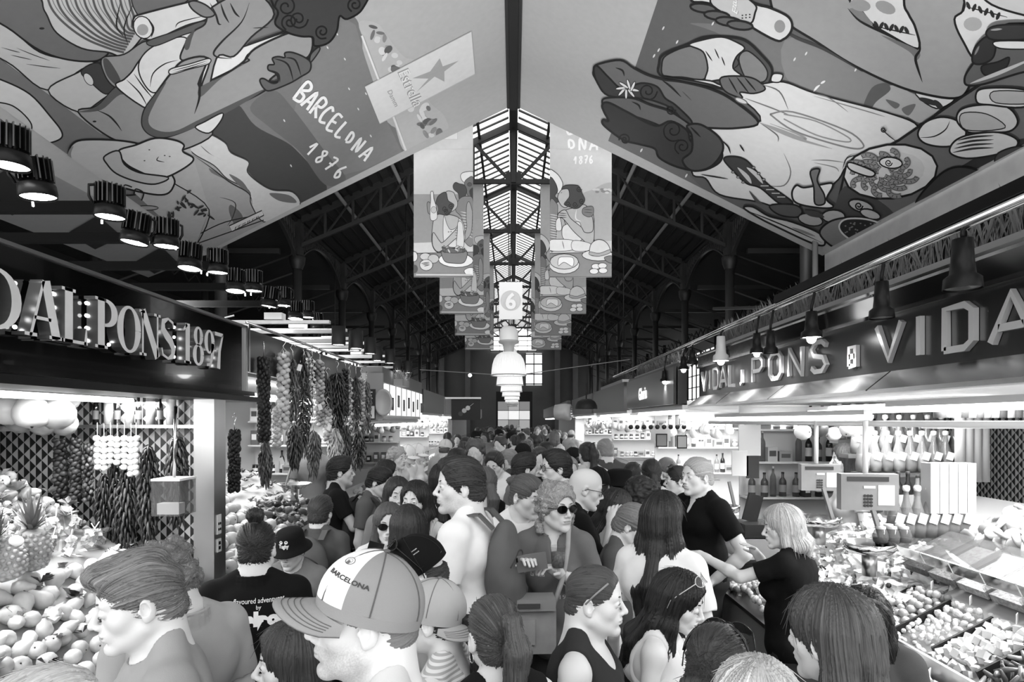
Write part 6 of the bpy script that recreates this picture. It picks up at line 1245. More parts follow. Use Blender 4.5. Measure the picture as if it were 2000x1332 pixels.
def nets(F, lo, vox, excl=None):
    S = F < 0; n = F.shape
    c = np.zeros((n[0]-1, n[1]-1, n[2]-1), dtype=np.int8)
    for dx in (0, 1):
        for dy in (0, 1):
            for dz in (0, 1): c += S[dx:n[0]-1+dx, dy:n[1]-1+dy, dz:n[2]-1+dz]
    act = (c > 0) & (c < 8); I = np.argwhere(act); idx = np.full(act.shape, -1, dtype=np.int64); idx[act] = np.arange(len(I))
    acc = np.zeros((len(I), 3)); cnt = np.zeros(len(I)); i, j, k = I.T
    for ax_ in range(3):
        o1 = [a for a in range(3) if a != ax_]
        for u in (0, 1):
            for v in (0, 1):
                d0 = [0, 0, 0]; d0[o1[0]] = u; d0[o1[1]] = v; d1 = list(d0); d1[ax_] = 1
                a = F[i+d0[0], j+d0[1], k+d0[2]]; b = F[i+d1[0], j+d1[1], k+d1[2]]; m = (a < 0) != (b < 0)
                t = np.where(m, a/(a-b+1e-12), 0); p = np.zeros((len(I), 3)); p[:, o1[0]] = u; p[:, o1[1]] = v; p[:, ax_] = t
                acc += p*m[:, None]; cnt += m
    V = (I+acc/np.maximum(cnt, 1)[:, None])*vox+lo
    Q = []
    for ax_ in range(3):
        o1 = [(ax_+1) % 3, (ax_+2) % 3]
        sl0 = [slice(None)]*3; sl1 = [slice(None)]*3
        sl0[ax_] = slice(0, n[ax_]-1); sl1[ax_] = slice(1, n[ax_])
        for a in o1: sl0[a] = slice(1, n[a]-1); sl1[a] = slice(1, n[a]-1)
        A, B = S[tuple(sl0)], S[tuple(sl1)]; E = np.argwhere(A != B); inv = A[tuple(E.T)]
        off = np.zeros(3, dtype=int); off[o1[0]] = 1; off[o1[1]] = 1; E = E+off
        def cell(du, dv): e = E.copy(); e[:, o1[0]] -= du; e[:, o1[1]] -= dv; return idx[tuple(e.T)]
        q = np.stack([cell(1, 1), cell(0, 1), cell(0, 0), cell(1, 0)], 1); q[~inv] = q[~inv][:, ::-1]; Q.append(q)
    Q = np.concatenate(Q); Q = Q[(Q >= 0).all(1)]
    if excl:
        ce = V[Q].mean(1); keep = np.ones(len(Q), bool)
        for (a, b) in excl: keep &= ~((ce > np.array(a)).all(1) & (ce < np.array(b)).all(1))
        Q = Q[keep]; used = np.unique(Q); rm = np.full(len(V), -1); rm[used] = np.arange(len(used)); V = V[used]; Q = rm[Q]
    return V, Q
def np_mesh(nm, V, Q, mats_, col=None, uv=None, smooth=True):
    me = bpy.data.meshes.new(nm); me.vertices.add(len(V)); me.vertices.foreach_set('co', V.astype(np.float32).ravel())
    me.loops.add(len(Q)*4); me.loops.foreach_set('vertex_index', Q.astype(np.int32).ravel()); me.polygons.add(len(Q))
    me.polygons.foreach_set('loop_start', np.arange(0, len(Q)*4, 4, dtype=np.int32)); me.update(calc_edges=True); me.validate()
    me.polygons.foreach_set('use_smooth', [smooth]*len(me.polygons))
    for m in mats_: me.materials.append(m)
    if col is not None:
        a = me.color_attributes.new('tone', 'FLOAT_COLOR', 'POINT'); c4 = np.ones((len(V), 4), np.float32); c4[:, :3] = col[:, None]; a.data.foreach_set('color', c4.ravel())
    if uv is not None:
        a = me.attributes.new('flow', 'FLOAT_VECTOR', 'POINT'); a.data.foreach_set('vector', uv.astype(np.float32).ravel())
    return me
def normals(V, Q):
    n = np.cross(V[Q[:, 2]]-V[Q[:, 0]], V[Q[:, 3]]-V[Q[:, 1]]); N = np.zeros_like(V)
    for c in range(4): np.add.at(N, Q[:, c], n)
    return N/(np.linalg.norm(N, axis=1)[:, None]+1e-12)
_T = np.random.RandomState(3).rand(4096); _R = np.random.RandomState(9)
def vn(u):
    f = np.floor(u).astype(int); t = u-f; t = t*t*(3-2*t); return _T[f % 4096]*(1-t)+_T[(f+1) % 4096]*t
def vn3(V, s):
    return (np.sin(V[:, 0]*s+1.3*np.sin(V[:, 2]*s*.7))+np.sin(V[:, 1]*s*1.1+2+np.sin(V[:, 0]*s*.6))+np.sin(V[:, 2]*s*.9+4+1.5*np.sin(V[:, 1]*s*.8)))/3
# ---- materials
m_skin = {}
def skin(g):
    k = 'skin_%02d' % round(g*100)
    m = mat(k, g, .55, attr='tone', spec=.3, bump=(220, .06))
    return m
def hairmat(g, streak=.5):
    nm = 'hair_%02d_%02d' % (round(g*100), round(streak*10))
    if nm in MATS: return MATS[nm]
    m = bpy.data.materials.new(nm); m.use_nodes = True; N = m.node_tree.nodes; L = m.node_tree.links; b = N['Principled BSDF']
    a = N.new('ShaderNodeAttribute'); a.attribute_name = 'flow'; n = N.new('ShaderNodeTexNoise'); n.inputs['Scale'].default_value = 1.0; n.inputs['Detail'].default_value = 3; L.new(a.outputs['Vector'], n.inputs['Vector'])
    r = N.new('ShaderNodeMapRange'); r.inputs['From Min'].default_value = .3; r.inputs['From Max'].default_value = .7; v = lin(g); r.inputs['To Min'].default_value = v*(1-streak*.75); r.inputs['To Max'].default_value = min(.95, v*(1+streak*1.7)+.004); L.new(n.outputs['Fac'], r.inputs['Value'])
    L.new(r.outputs[0], b.inputs['Base Color']); b.inputs['Roughness'].default_value = .42; b.inputs['Specular IOR Level'].default_value = .45
    bp = N.new('ShaderNodeBump'); bp.inputs['Strength'].default_value = .7; bp.inputs['Distance'].default_value = .003; L.new(n.outputs['Fac'], bp.inputs['Height']); L.new(bp.outputs[0], b.inputs['Normal'])
    MATS[nm] = m; return m
def cloth(g, pat=None):
    if pat == 'stripe':
        nm = 'cloth_stripe_%02d' % round(g*100)
        if nm in MATS: return MATS[nm]
        m = bpy.data.materials.new(nm); m.use_nodes = True; N = m.node_tree.nodes; L = m.node_tree.links; b = N['Principled BSDF']; tc = N.new('ShaderNodeTexCoord'); wv = N.new('ShaderNodeTexWave'); wv.bands_direction = 'Z'; wv.inputs['Scale'].default_value = 24; L.new(tc.outputs['Object'], wv.inputs[0])
        r = N.new('ShaderNodeMapRange'); r.inputs['From Min'].default_value = .45; r.inputs['From Max'].default_value = .55; r.inputs['To Min'].default_value = lin(g); r.inputs['To Max'].default_value = .8; L.new(wv.outputs['Fac'], r.inputs['Value']); L.new(r.outputs[0], b.inputs['Base Color']); b.inputs['Roughness'].default_value = .85; MATS[nm] = m; return m
    if pat == 'brush': return mat('cloth_print_%02d' % round(g*100), g, .85, noise=(14, .9), stretch=(1, 1, .35))
    return mat('cloth_%02d' % round(g*100), g, .88, noise=(7, .08), bump=(350, .12), spec=.2)
# ---- anatomy
def head_prims(fem=False, closed=False, jaw=1.0, fat=0.0):
    J = (.92 if fem else 1.0)*jaw; P = [
        ell((0, -.011, .030), (.0735, .0900, .085), .02), ell((0, .012, .045), (.066, .074, .066), .02),
        ell((0, -.040, -.028), (.058, .056, .060), .03), ell((0, .030, -.020), (.057, .056, .070), .025), ell((0, .030, -.075), (.045*J+fat*.02, .042, .036+fat*.01), .03),
        cap((.050*J, .0, -.055), (.010, .070, -.098), .021+fat*.01, .015, .022), cap((-.050*J, .0, -.055), (-.010, .070, -.098), .021+fat*.01, .015, .022),
        ell((0, .077, -.100), (.018*J, .014, .014), .018), ell((.038, .052, -.024), (.022, .018, .020), .03), ell((-.038, .052, -.024), (.022, .018, .020), .03),
        cap((.036, .074, .024), (-.036, .074, .024), .011 if not fem else .008, .011 if not fem else .008, .02),
        ell((.031, .094, .001), (.0165, .017, .012), .010, 's'), ell((-.031, .094, .001), (.0165, .017, .012), .010, 's'),
        cap((0, .082, .018), (0, .1065, -.024), .0065, .0088, .010), ell((0, .1075, -.030), (.0105, .0105, .009), .008),
        ell((.0115, .097, -.034), (.0075, .009, .0065), .006), ell((-.0115, .097, -.034), (.0075, .009, .0065), .006),
        ell((.0065, .101, -.0405), (.0038, .006, .004), .003, 's'), ell((-.0065, .101, -.0405), (.0038, .006, .004), .003, 's'),
        ell((0, .080, -.060), (.028, .016, .022), .02), ell((0, .0930, -.0572), (.0210, .0065, .0040), .006), ell((0, .0920, -.0668), (.0170, .0068, .0048), .006),
        cap((.023, .0900, -.0622), (0, .0965, -.0618), .0012, .0014, .003, 's'), cap((-.023, .0900, -.0622), (0, .0965, -.0618), .0012, .0014, .003, 's'),
        ell((0, .088, -.081), (.018, .006, .0055), .010, 's')]
    for s in (-1, 1):
        P += [ell((s*.031, .0775, .002), (.0148, .0145, .0135), .004)]
        if not closed: P += [ell((s*.031, .0930, .0015), (.0120, .0075, .0037), .0015, 's')]
        else: P += [cap((s*.019, .0900, -.004), (s*.043, .0865, -.004), .0012, .0012, .002, 's')]
        Me = Matrix.Rotation(-s*.35, 3, 'Z') @ Matrix.Rotation(-.15, 3, 'X')
        P += [ell((s*.077, -.010, -.008), (.0085, .019, .030), .006, 'u', Me), ell((s*.082, -.004, -.004), (.006, .011, .018), .004, 's', Me), ell((s*.078, -.004, -.030), (.006, .008, .010), .006), ell((s*.0765, .008, -.008), (.004, .004, .007), .003)]
    return P
def hand_prims(wr, el, curl=.5, n=None, side=1, sc=1.0, d=None):
    wr = Vector(wr); d = (Vector(d) if d is not None else (wr-Vector(el))).normalized(); n = Vector(n) if n is not None else Vector((0, 0, -1)) if abs(d.z) < .8 else Vector((-side, 0, 0))
    n = (n-d*n.dot(d)).normalized(); a = d.cross(n)*side; M = Matrix((a, n, d)).transposed(); pc = wr+d*.048*sc
    P = [ell(pc, (.040*sc, .016*sc, .050*sc), .012, 'u', M), cap(wr-d*.02, pc, .026*sc, .024*sc, .02)]
    for i, (o, l) in enumerate(((-.030, .070), (-.010, .080), (.010, .076), (.030, .060))):
        p = pc+d*.038*sc+a*o*sc; c1 = curl*.55+i*.06; c2 = curl*1.5+i*.05; d1 = d*math.cos(c1)+n*math.sin(c1)+a*(o*1.2); d2 = d*math.cos(c2)+n*math.sin(c2); q = p+d1*l*.5*sc; r_ = q+d2*l*.48*sc
        P += [cap(p, q, .0095*sc, .0085*sc, .005), cap(q, r_, .0085*sc, .0070*sc, .003)]
    p = wr+d*.025*sc-a*.030*sc; q = p+(d*.6-a*.75+n*.3).normalized()*.036*sc; r_ = q+(d*.95-a*.15+n*.5).normalized()*.032*sc
    P += [cap(p, q, .0135*sc, .0105*sc, .008), cap(q, r_, .0100*sc, .0078*sc, .003)]
    return P
def torso_prims(fem, t=0.0, fat=0.0, sw=.18):
    P = [ell((0, -.005, 1.30), (sw*.88+t, .108+t+fat*.03, .165+t), .03), ell((0, -.02, 1.40), (sw*.80+t, .085+t, .085+t), .03), ell((0, .0, 1.10), (.132+t+fat*.05-(.012 if fem else 0), .100+t+fat*.09, .15+t), .05), ell((0, -.01, .95), ((.165 if fem else .155)+t+fat*.03, .118+t+fat*.04, .12+t), .05)]
    for s in (-1, 1):
        P += [cap((s*.038, -.020, 1.508), (s*sw*.86, -.012, 1.434), .030+t*.7, .038+t, .03), ell((s*sw*.96, -.005, 1.410), (.044+t, .046+t, .048+t), .03), ell((s*.078, -.06, 1.34), (.075+t, .05+t, .09+t), .03)]
        if fem: P += [ell((s*.072, .075, 1.255), (.058+t, .056+t, .056+t), .03)]
        else: P += [ell((s*.075, .060, 1.315), (.080+t, .050+t, .060+t), .03)]
    return P
def arm_prims(s, sw, el, wr, t=0.0, upto=2.0, fem=False, fat=0.0):
    """upto: 1 = to the elbow, 2 = to the wrist; smaller values cut the sleeve short"""
    S = Vector((s*sw*1.0, -.005, 1.415)); E = Vector(el); W = Vector(wr); f = (.86 if fem else 1)+fat*.2; P = []
    if upto <= 1: q = S.lerp(E, upto); P.append(capf(S, q, .046*f+t, (.046-.008*upto)*f+t*1.1, .03)); return P
    P.append(cap(S, E, .046*f+t, .036*f+t, .03)); q = E.lerp(W, upto-1); m = E.lerp(W, .3*(upto-1))
    P.append(cap(E, m, .035*f+t, .037*f+t, .02)); P.append((cap if upto >= 2 else capf)(m, q, .037*f+t, (.037-.012*(upto-1))*f+t, .02)); return P
POSE = {'down': ((.23, -.03, 1.13), (.25, .06, .89)), 'hold': ((.22, .03, 1.13), (.10, .26, 1.16)), 'phone': ((.23, .13, 1.18), (.10, .28, 1.38)), 'forward': ((.22, .12, 1.19), (.16, .38, 1.15)), 'up': ((.24, .16, 1.30), (.10, .22, 1.56)), 'cross': ((.23, .05, 1.14), (.02, .20, 1.16)), 'hip': ((.33, -.06, 1.17), (.20, .05, 1.00))}
STRANDS = {}
def hair_build(H, style, g, streak, root, Rh, Th, det, name='hair', seed=0, capon=False):
    rr = random.Random(seed+5); P = []; vox = (.0030, .0045, .007, .010)[3-det] if det < 4 else .003
    mode = 'down'; th = .010
    base = lambda t, tb=0: [ell((0, -.012-tb*.5, .034), (.0735+t, .0900+t+tb, .085+t), .01), ell((0, .010, .048), (.066+t, .074+t, .068+t), .015), ell((0, -.050, -.030), (.060+t, .054+t, .048+t), .02)]
    hl = lambda z0=-.03, sl=.95: pla((0, sl, -1), -z0*1.0/1, .008)
    if style in ('short', 'buzz', 'crop', 'side'):
        th = {'short': .013, 'buzz': .004, 'crop': .008, 'side': .014}[style]; P = base(th); P.append(pla((0, .95, -1), .030*1.0, .006))
        if style == 'short': P += [ell((0, .035, .100), (.055, .05, .028), .02)]; mode = 'back'
        if style == 'side': P += [ell((0, .02, .100), (.062, .075, .030), .02)]; mode = 'back'
        P.append(pla((0, .95, -1), .040, .004)); P += [ell((0, .105, .02), (.075, .045, .060), .012, 's')]; mode = 'back'
        for s in (-1, 1): P += [ell((s*.085, .003, -.02), (.02, .030, .032), .006, 's')]
    elif style == 'quiff':
        P = base(.006)+[pla((0, .95, -1), .034, .006)]; 
        P += [ell((0, .045, .098), (.050, .058, .032), .02), ell((0, .085, .090), (.040, .028, .024), .02), ell((0, -.02, .110), (.055, .06, .026), .02)]; P += [ell((0, .105, .008), (.060, .040, .052), .010, 's')]; mode = 'back'
        for s in (-1, 1): P += [ell((s*.085, .003, -.02), (.02, .030, .032), .006, 's')]
    elif style in ('long', 'longwave', 'bob', 'longfront'):
        L = {'long': .50, 'longwave': .36, 'bob': .17, 'longfront': .40}[style]; P = base(.014, .004)
        for s in (-1, 1):
            P += [cap((s*.050, -.045, .02), (s*.072, -.05, -.10), .040, .036, .03), cap((s*.072, -.05, -.10), (s*.066, -.075-.10*L, -L*.60), .036, .032, .03), cap((s*.066, -.075-.10*L, -L*.60), (s*.045, -.08-.16*L, -L), .032, .008, .02)]
            if style in ('bob', 'longwave', 'longfront'): P += [cap((s*.066, .010, .04), (s*.078, .012, -.09), .022, .024, .03)]
            if style in ('longfront', 'longwave'): P += [cap((s*.078, .012, -.09), (s*.088, .060, -.26), .026, .022, .03), cap((s*.088, .060, -.26), (s*.08, .075, -.36), .022, .006, .02)]
        P += [cap((0, -.07, .0), (0, -.085, -.12), .045, .040, .03), cap((0, -.085, -.12), (0, -.085-.13*L, -L*.55), .040, .040, .03), cap((0, -.085-.13*L, -L*.55), (0, -.09-.16*L, -L*1.02), .040, .014, .03)]
        P += [ell((0, .105, -.010), (.054, .075, .088), .010, 's')]
    elif style in ('pony', 'ponylow'):
        P = base(.006)+[pla((0, .9, -1), .040, .005), ell((0, .105, .012), (.064, .045, .058), .010, 's')]; z0 = .07 if style == 'pony' else -.01
        for s in (-1, 1): P += [ell((s*.085, .003, -.02), (.02, .028, .032), .006, 's')]
        P += [cap((0, -.085, z0), (0, -.135, z0+.012), .022, .020, .012), cap((0, -.135, z0+.012), (.01, -.158, z0-.07), .026, .036, .02), cap((.01, -.158, z0-.07), (.0, -.150, z0-.20), .038, .034, .02), cap((0, -.150, z0-.20), (-.01, -.135, z0-.30), .032, .008, .02)]; mode = 'pony'
    elif style in ('bun', 'topbun', 'lowbun'):
        P = base(.007)+[pla((0, .9, -1), .040, .005), ell((0, .105, .012), (.064, .045, .058), .010, 's')]; c = {'bun': (0, -.115, .055), 'topbun': (0, -.05, .148), 'lowbun': (-.01, -.125, -.055)}[style]
        for s in (-1, 1): P += [ell((s*.085, .003, -.02), (.02, .028, .032), .006, 's')]
        for k in range(9): a = k*.8; P.append(ell((c[0]+.018*math.cos(a), c[1]+.010*math.sin(a*1.7), c[2]+.018*math.sin(a)), (.022, .020, .020), .006))
        mode = 'pony'
    elif style in ('curly', 'curlyshort', 'afro'):
        P = base({'curly': .016, 'curlyshort': .010, 'afro': .03}[style])
        if style != 'curly': P.append(pla((0, .95, -1), .040, .006))
        N_ = 150; zlo = -.13 if style == 'curly' else -.04
        for k in range(N_):
            a = rr.uniform(0, 6.28); z = rr.uniform(zlo, .125); ro = math.sqrt(max(.2, 1-((z-.02)/.125)**2)) if z > 0 else 1.0; R_ = .088 if style != 'afro' else .108
            x, y = R_*ro*math.cos(a), -.012+(R_+.010)*ro*math.sin(a); s_ = rr.uniform(.012, .022)
            if y > .035 and z < .055: continue
            if style != 'curly' and z < -.03+.9*y: continue
            P.append(ell((x, y, z), (s_, s_, s_*.9), .006))
        P += [ell((0, .105, -.005), (.056, .055, .070), .008, 's')]
        mode = 'curl'
    if capon:  P.append(pla((0, -.15, 1), .018, .004))
    zlo = -.58 if style in ('long', 'longwave', 'longfront') else (-.30 if style.startswith('pony') else -.20)
    lo, hi = (-.15, -.24, zlo), (.15, .14, .19)
    F, o = field(P, lo, hi, vox); V, Q = nets(F, o, vox)
    if len(Q) == 0: return None
    N = normals(V, Q); x, y, z = V.T
    if mode in ('down',): u = np.arctan2(x, -(y+.01))*30+.5*np.sin(z*30+seed); v = z*6
    elif mode == 'back': u = np.arctan2(x, z-.0)*34+y*8+.6*np.sin(y*40); v = y*8
    elif mode == 'pony':
        u = np.where(y < -.115, x*420+.8*np.sin(z*24), np.arctan2(x, z-.0)*34); v = np.where(y < -.115, z*6, y*8)
    else: u = vn3(V, 110)*9; v = vn3(V[:, [1, 2, 0]], 90)*5
    amp = {'down': .0035, 'back': .0036, 'pony': .0036, 'curl': .004}[mode]*(1 if style != 'buzz' else .3)
    V2 = V+N*(amp*(vn(u*1.1+50)-.5)*2+amp*.6*(vn(u*2.9+90)-.5)*2)[:, None]
    W = V2 @ np.array(Rh).T+np.array(Th)
    me = np_mesh(name, W, Q, [hairmat(g, streak)], uv=np.stack([u*2.2, v, np.zeros_like(u)], 1)); ho = link_mesh(name, me, root)
    if det >= 3 and not capon:   # loose strands that break up the outline
        b = MB(); sel = rr.sample(range(len(V2)), min(len(V2), 300 if style != 'buzz' else 60)); hm = hairmat(g, streak)
        for si in sel:
            p = Vector(V2[si]); n = Vector(N[si]); fl = {'down': Vector((0, -.1, -1)), 'back': Vector((0, -1, -.35)), 'pony': Vector((0, -1, .1)) if p.y > -.115 else Vector((0, .1, -1)), 'curl': Vector((rr.uniform(-1, 1), rr.uniform(-1, 1), rr.uniform(-1, 1)))}[mode]
            fl = fl-n*fl.dot(n)
            if fl.length < .1: continue
            fl.normalize(); l = {'down': .06, 'back': .03, 'pony': .035, 'curl': .022}[mode]*rr.uniform(.5, 1.3); lift = rr.uniform(-.03, .03)+(.12 if rr.random() < .03 else 0)
            pts = [p+fl*l*t+n*(.0012-lift*l*.2+lift*l*t*t)+Vector((math.sin(t*4+si)*.0012, math.cos(t*3+si)*.0012, 0)) for t in (0, .33, .66, 1)]
            b.tube([Vector(np.array(Rh) @ np.array(q)+np.array(Th)) for q in pts], [.0009, .0009, .0007, .0003], hm, 3, False)
        b.build('loose_strands', ho)
    return ho
def surf_proj(o_mesh, V, direc):
    """BVH of a mesh in the person frame"""
    return None
def person(label, loc, rz, stature=1.75, fem=False, det=2, skin_g=.80, hair='short', hair_g=.2, streak=.5, top='tee', top_g=.8, pat=None, pants_g=.2, arms=('down', 'down'), hy=0, pitch=0, roll=0, closed=False, stubble=0, fat=0.0, sw=None, brow=True, glasses=None, hat=None, group=None, lean=0, seed=0, extras=None, curl=.5, hands=True, legs=True, neck_r=1.0):
    root = empty('person', loc, rz, label, 'person', group); s_ = stature/1.75; root.scale = (s_, s_, s_)
    if lean: root.rotation_euler = Matrix.Rotation(rz, 3, 'Z').to_euler() if False else (0, 0, rz)
    sw = sw or (.150 if fem else .172); hyr, pr, rr_ = math.radians(hy), math.radians(pitch), math.radians(roll)
    Rh = Matrix.Rotation(-hyr if False else hyr, 3, 'Z') @ Matrix.Rotation(-pr, 3, 'X') @ Matrix.Rotation(rr_, 3, 'Y'); Rh = Rh*HS; piv = Vector((0, .0, 1.515)); Th = piv+Rh @ Vector((0, .028, .095))
    hp = xf(head_prims(fem, closed, 1.0, fat), Rh, Th)
    nr = (.046 if fem else .054)*neck_r+fat*.008; nb = Th+Rh @ Vector((0, -.025, -.055))
    neck = [cap(nb, (0, -.008, 1.46), nr, nr*1.08, .03), cap(Th+Rh @ Vector((0, -.05, -.03)), (0, -.03, 1.47), nr*.8, nr*.95, .03)]
    if not fem: neck.append(cap(Th+Rh @ Vector((0, .025, -.085)), (0, .025, 1.455), .022, .03, .03))
    A = []
    for i, s in enumerate((-1, 1)):   # arms[0] is the person's own left hand side (-x), arms[1] the right (+x)
        a = arms[i]; pp = POSE[a] if isinstance(a, str) else a; A.append(((s*pp[0][0], pp[0][1], pp[0][2]), (s*pp[1][0], pp[1][1], pp[1][2]), pp[2] if len(pp) > 2 else None))
    body = torso_prims(fem, 0, fat, sw)
    for i, s in enumerate((-1, 1)):
        body += arm_prims(s, sw, A[i][0], A[i][1], 0, 2, fem, fat)
        if det >= 1 and hands: body += hand_prims(A[i][1], A[i][0], curl, A[i][2], s, .92 if fem else 1)
        else: body += [ell(A[i][1], (.03, .03, .05), .02)]
    prims = neck+body+hp; hv = (.0026, .004, .0065, .011)[3-min(det, 3)]; bv = (.0065, .009, .012, .018)[3-min(det, 3)]
    c = np.array(Th); hlo = c-np.array([.120, .142, .155]); hhi = c+np.array([.120, .158, .142]); hlo[2] = max(hlo[2], 1.44)
    regs = [(hlo, hhi, hv)]
    if det >= 2 and hands:
        for i in range(2):
            w_ = np.array(A[i][1]); regs.append((w_-.135, w_+.135, .0042 if det == 3 else .0055))
    PV, PQ = [], []; off = 0
    allow = [r for r in regs]
    for k, (lo, hi, vx) in enumerate(regs):
        F, o = field(prims, lo, hi, vx); V, Q = nets(F, o, vx, [(regs[0][0]+.004, regs[0][1]-.004)] if k else None); PV.append(V); PQ.append(Q+off); off += len(V)
    lo = np.array([-.55, -.30, .70 if det < 3 else .78]); hi = np.array([.55, .62, 1.80])
    for i in range(2): lo = np.minimum(lo, np.array(A[i][1])-.15); hi = np.maximum(hi, np.array(A[i][1])+.15)
    F, o = field(prims, lo, hi, bv); V, Q = nets(F, o, bv, [(r[0]+.010, r[1]-.010) for r in regs]); PV.append(V); PQ.append(Q+off)
    V = np.concatenate(PV); Q = np.concatenate(PQ)
    # tone: lips, stubble, brows
    H = (V-np.array(Th)) @ np.array(Rh)/HS**2; col = np.ones(len(V), np.float32)
    lip = ((H[:, 0]/.024)**2+((H[:, 1]-.096)/.012)**2+((H[:, 2]+.0615)/.0085)**2) < 1; col[lip] = .62 if fem else .72
    if stubble:
        m_ = (H[:, 1] > -.02) & (H[:, 2] < -.030-.25*(H[:, 1]-.09)*(H[:, 1] < .06)) & (H[:, 2] > -.135) & (np.abs(H[:, 0]) < .085) & ~lip & ~((H[:, 2] > -.048) & (np.abs(H[:, 0]) < .05) & (H[:, 1] > .06) & (H[:, 2] > -.044)); fd = np.clip((H[m_, 1]+.025)/.035, 0, 1)*np.clip((-.022-H[m_, 2])/.03, 0, 1); col[m_] *= 1-stubble*fd*(.35+.5*_R.rand(int(m_.sum())))
    me = np_mesh('body', V, Q, [skin(skin_g)], col=col); link_mesh('body', me, root)
    tf = lambda p: Vector(Rh @ Vector(p)+Th)
    if det >= 1 and not (hat and hat == 'facecover'):
        if not closed:
            b = MB(); 
            for s in (-1, 1): b.ball(tf((s*.031, .0772, .0015)), .0127, mat('eye_white', .85, .15), 14, 10)
            for s in (-1, 1): b.ball(tf((s*.031, .0838, .0008)), (.0067, .0067, .0067), mat('iris', .12, .1), 10, 8)
            b.build('eyes', root)
        b = MB()
        for s in (-1, 1):
            if brow: b.tube([tf((s*x, y, z)) for x, y, z in ((.014, .0905, .0235), (.024, .0905, .0275), (.036, .085, .0290), (.048, .073, .0240))], [.0018, .0028, .0024, .0009], grey(min(hair_g, .35), .9), 5, False)
            zz = -.0035 if closed else .0046
            b.tube([tf((s*x, y, z+zz)) for x, y, z in ((.0185, .0885, -.003), (.025, .0925, .0005 if not closed else -.0015), (.034, .0925, .001 if not closed else -.0022), (.0435, .0865, -.0025))], [.0005, .0008, .0009, .0007], grey(.12, .9), 4, False)
        b.build('brows', root)
    ho = None
    if hair and hair != 'bald': ho = hair_build(None, hair, hair_g, streak, root, Rh, Th, det, seed=seed, capon=bool(hat and hat[0] in ('cap', 'bucket')))
    # clothing
    t = .012 if det > 0 else .018; Cs = torso_prims(fem, t, fat, sw)
    if top in ('tee', 'polo', 'jacket', 'long'):
        up = {'tee': .62, 'polo': .62, 'jacket': 1.9, 'long': 1.9}[top]
        for i, s in enumerate((-1, 1)): Cs += arm_prims(s, sw, A[i][0], A[i][1], .016 if top in ('tee', 'polo') else .014, up, fem, fat)
        nh = (.054 if fem else .060)+.006*neck_r+fat*.008; Cs += [cap((0, .002, 1.452+nh*.2), (0, .022, 1.70), nh, .072+fat*.01, .006, 's')]
        if top in ('polo',): Cs += [ell((0, .11, 1.455), (.022, .06, .075), .01, 's')]
        if top in ('polo', 'jacket'):
            r0 = .074+fat*.006; cp = lambda k, z: (r0*math.sin(-2.75+5.5*k/20), -.012-r0*1.02*math.cos(-2.75+5.5*k/20), z-.040*max(0, -math.cos(-2.75+5.5*k/20)))
            for k in range(20):
                for j in range(4): Cs.append(cap(cp(k, 1.462+j*.015), cp(k+1, 1.462+j*.015), .0085-.001*j, .0085-.001*j, .006))
    elif top in ('tank', 'strap'):
        wd = .11 if top == 'tank' else .075
        for s in (-1, 1): Cs += [ell((s*(wd+.125), .0, 1.40), (.095, .2, .13), .012, 's')]
        Cs += [ell((0, .06, 1.48), (.072, .13, .115 if top == 'tank' else .14), .012, 's'), cap((0, -.01, 1.46), (0, .0, 1.7), .068, .085, .008, 's'), ell((0, -.12, 1.48), (.065, .08, .07), .012, 's')]
    Cs += [pla((0, 0, -1), -.86, .004)]
    lo = np.array([-.45, -.32, .80]); hi = np.array([.45, .42, 1.56])
    if top in ('jacket', 'long'):
        for i in range(2): lo = np.minimum(lo, np.array(A[i][1])-.08); hi = np.maximum(hi, np.array(A[i][1])+.08)
    else:
        for i in range(2): lo = np.minimum(lo, np.array(A[i][0])-.08); hi = np.maximum(hi, np.array(A[i][0])+.08)
    cv = (.0060, .0085, .012, .018)[3-min(det, 3)]; F, o = field(Cs, lo, hi, cv); V, Q = nets(F, o, cv); N = normals(V, Q)
    fold = (np.maximum(0, vn3(V*np.array([1, 1, .55]), 34+seed % 7))**2*.010+vn3(V, 90)*.0016)*np.clip((1.46-V[:, 2])/.1, 0, 1); V = V+N*fold[:, None]*(1 if det else .5)
    me = np_mesh('shirt', V, Q, [cloth(top_g, pat)]); shirt = link_mesh({'tee': 'shirt', 'polo': 'polo_shirt', 'jacket': 'jacket', 'long': 'shirt', 'tank': 'tank_top', 'strap': 'strap_top'}[top], me, root)
    if legs:
        t = .014; L = [ell((0, -.01, .95), (.162+t+fat*.03, .118+t+fat*.03, .12), .04)]
        for s in (-1, 1): L += [cap((s*.085, 0, .88), (s*.095, .01, .48), .085, .058, .03), cap((s*.095, .01, .48), (s*.10, -.01, .09), .06, .045, .02)]
        L += [pla((0, 0, 1), 1.0, .004)]; lv = .016 if det > 1 else .022; F, o = field(L, (-.3, -.2, .02), (.3, .2, 1.06), lv); V, Q = nets(F, o, lv); link_mesh('trousers', np_mesh('trousers', V, Q, [cloth(pants_g)]), root)
        for s in (-1, 1): MB().ball((s*.10, .045, .045), (.045, .125, .045), m_blackm, 10, 6).build('shoe', root)
    info = dict(root=root, Rh=Rh, Th=Th, shirt=shirt, tf=tf, hair=ho, A=A, det=det, s=s_)
    if glasses: add_glasses(info, *glasses)
    if hat and hat[0] == 'cap': add_cap(info, *hat[1:])
    if hat and hat[0] == 'bucket': add_bucket(info, *hat[1:])
    return info
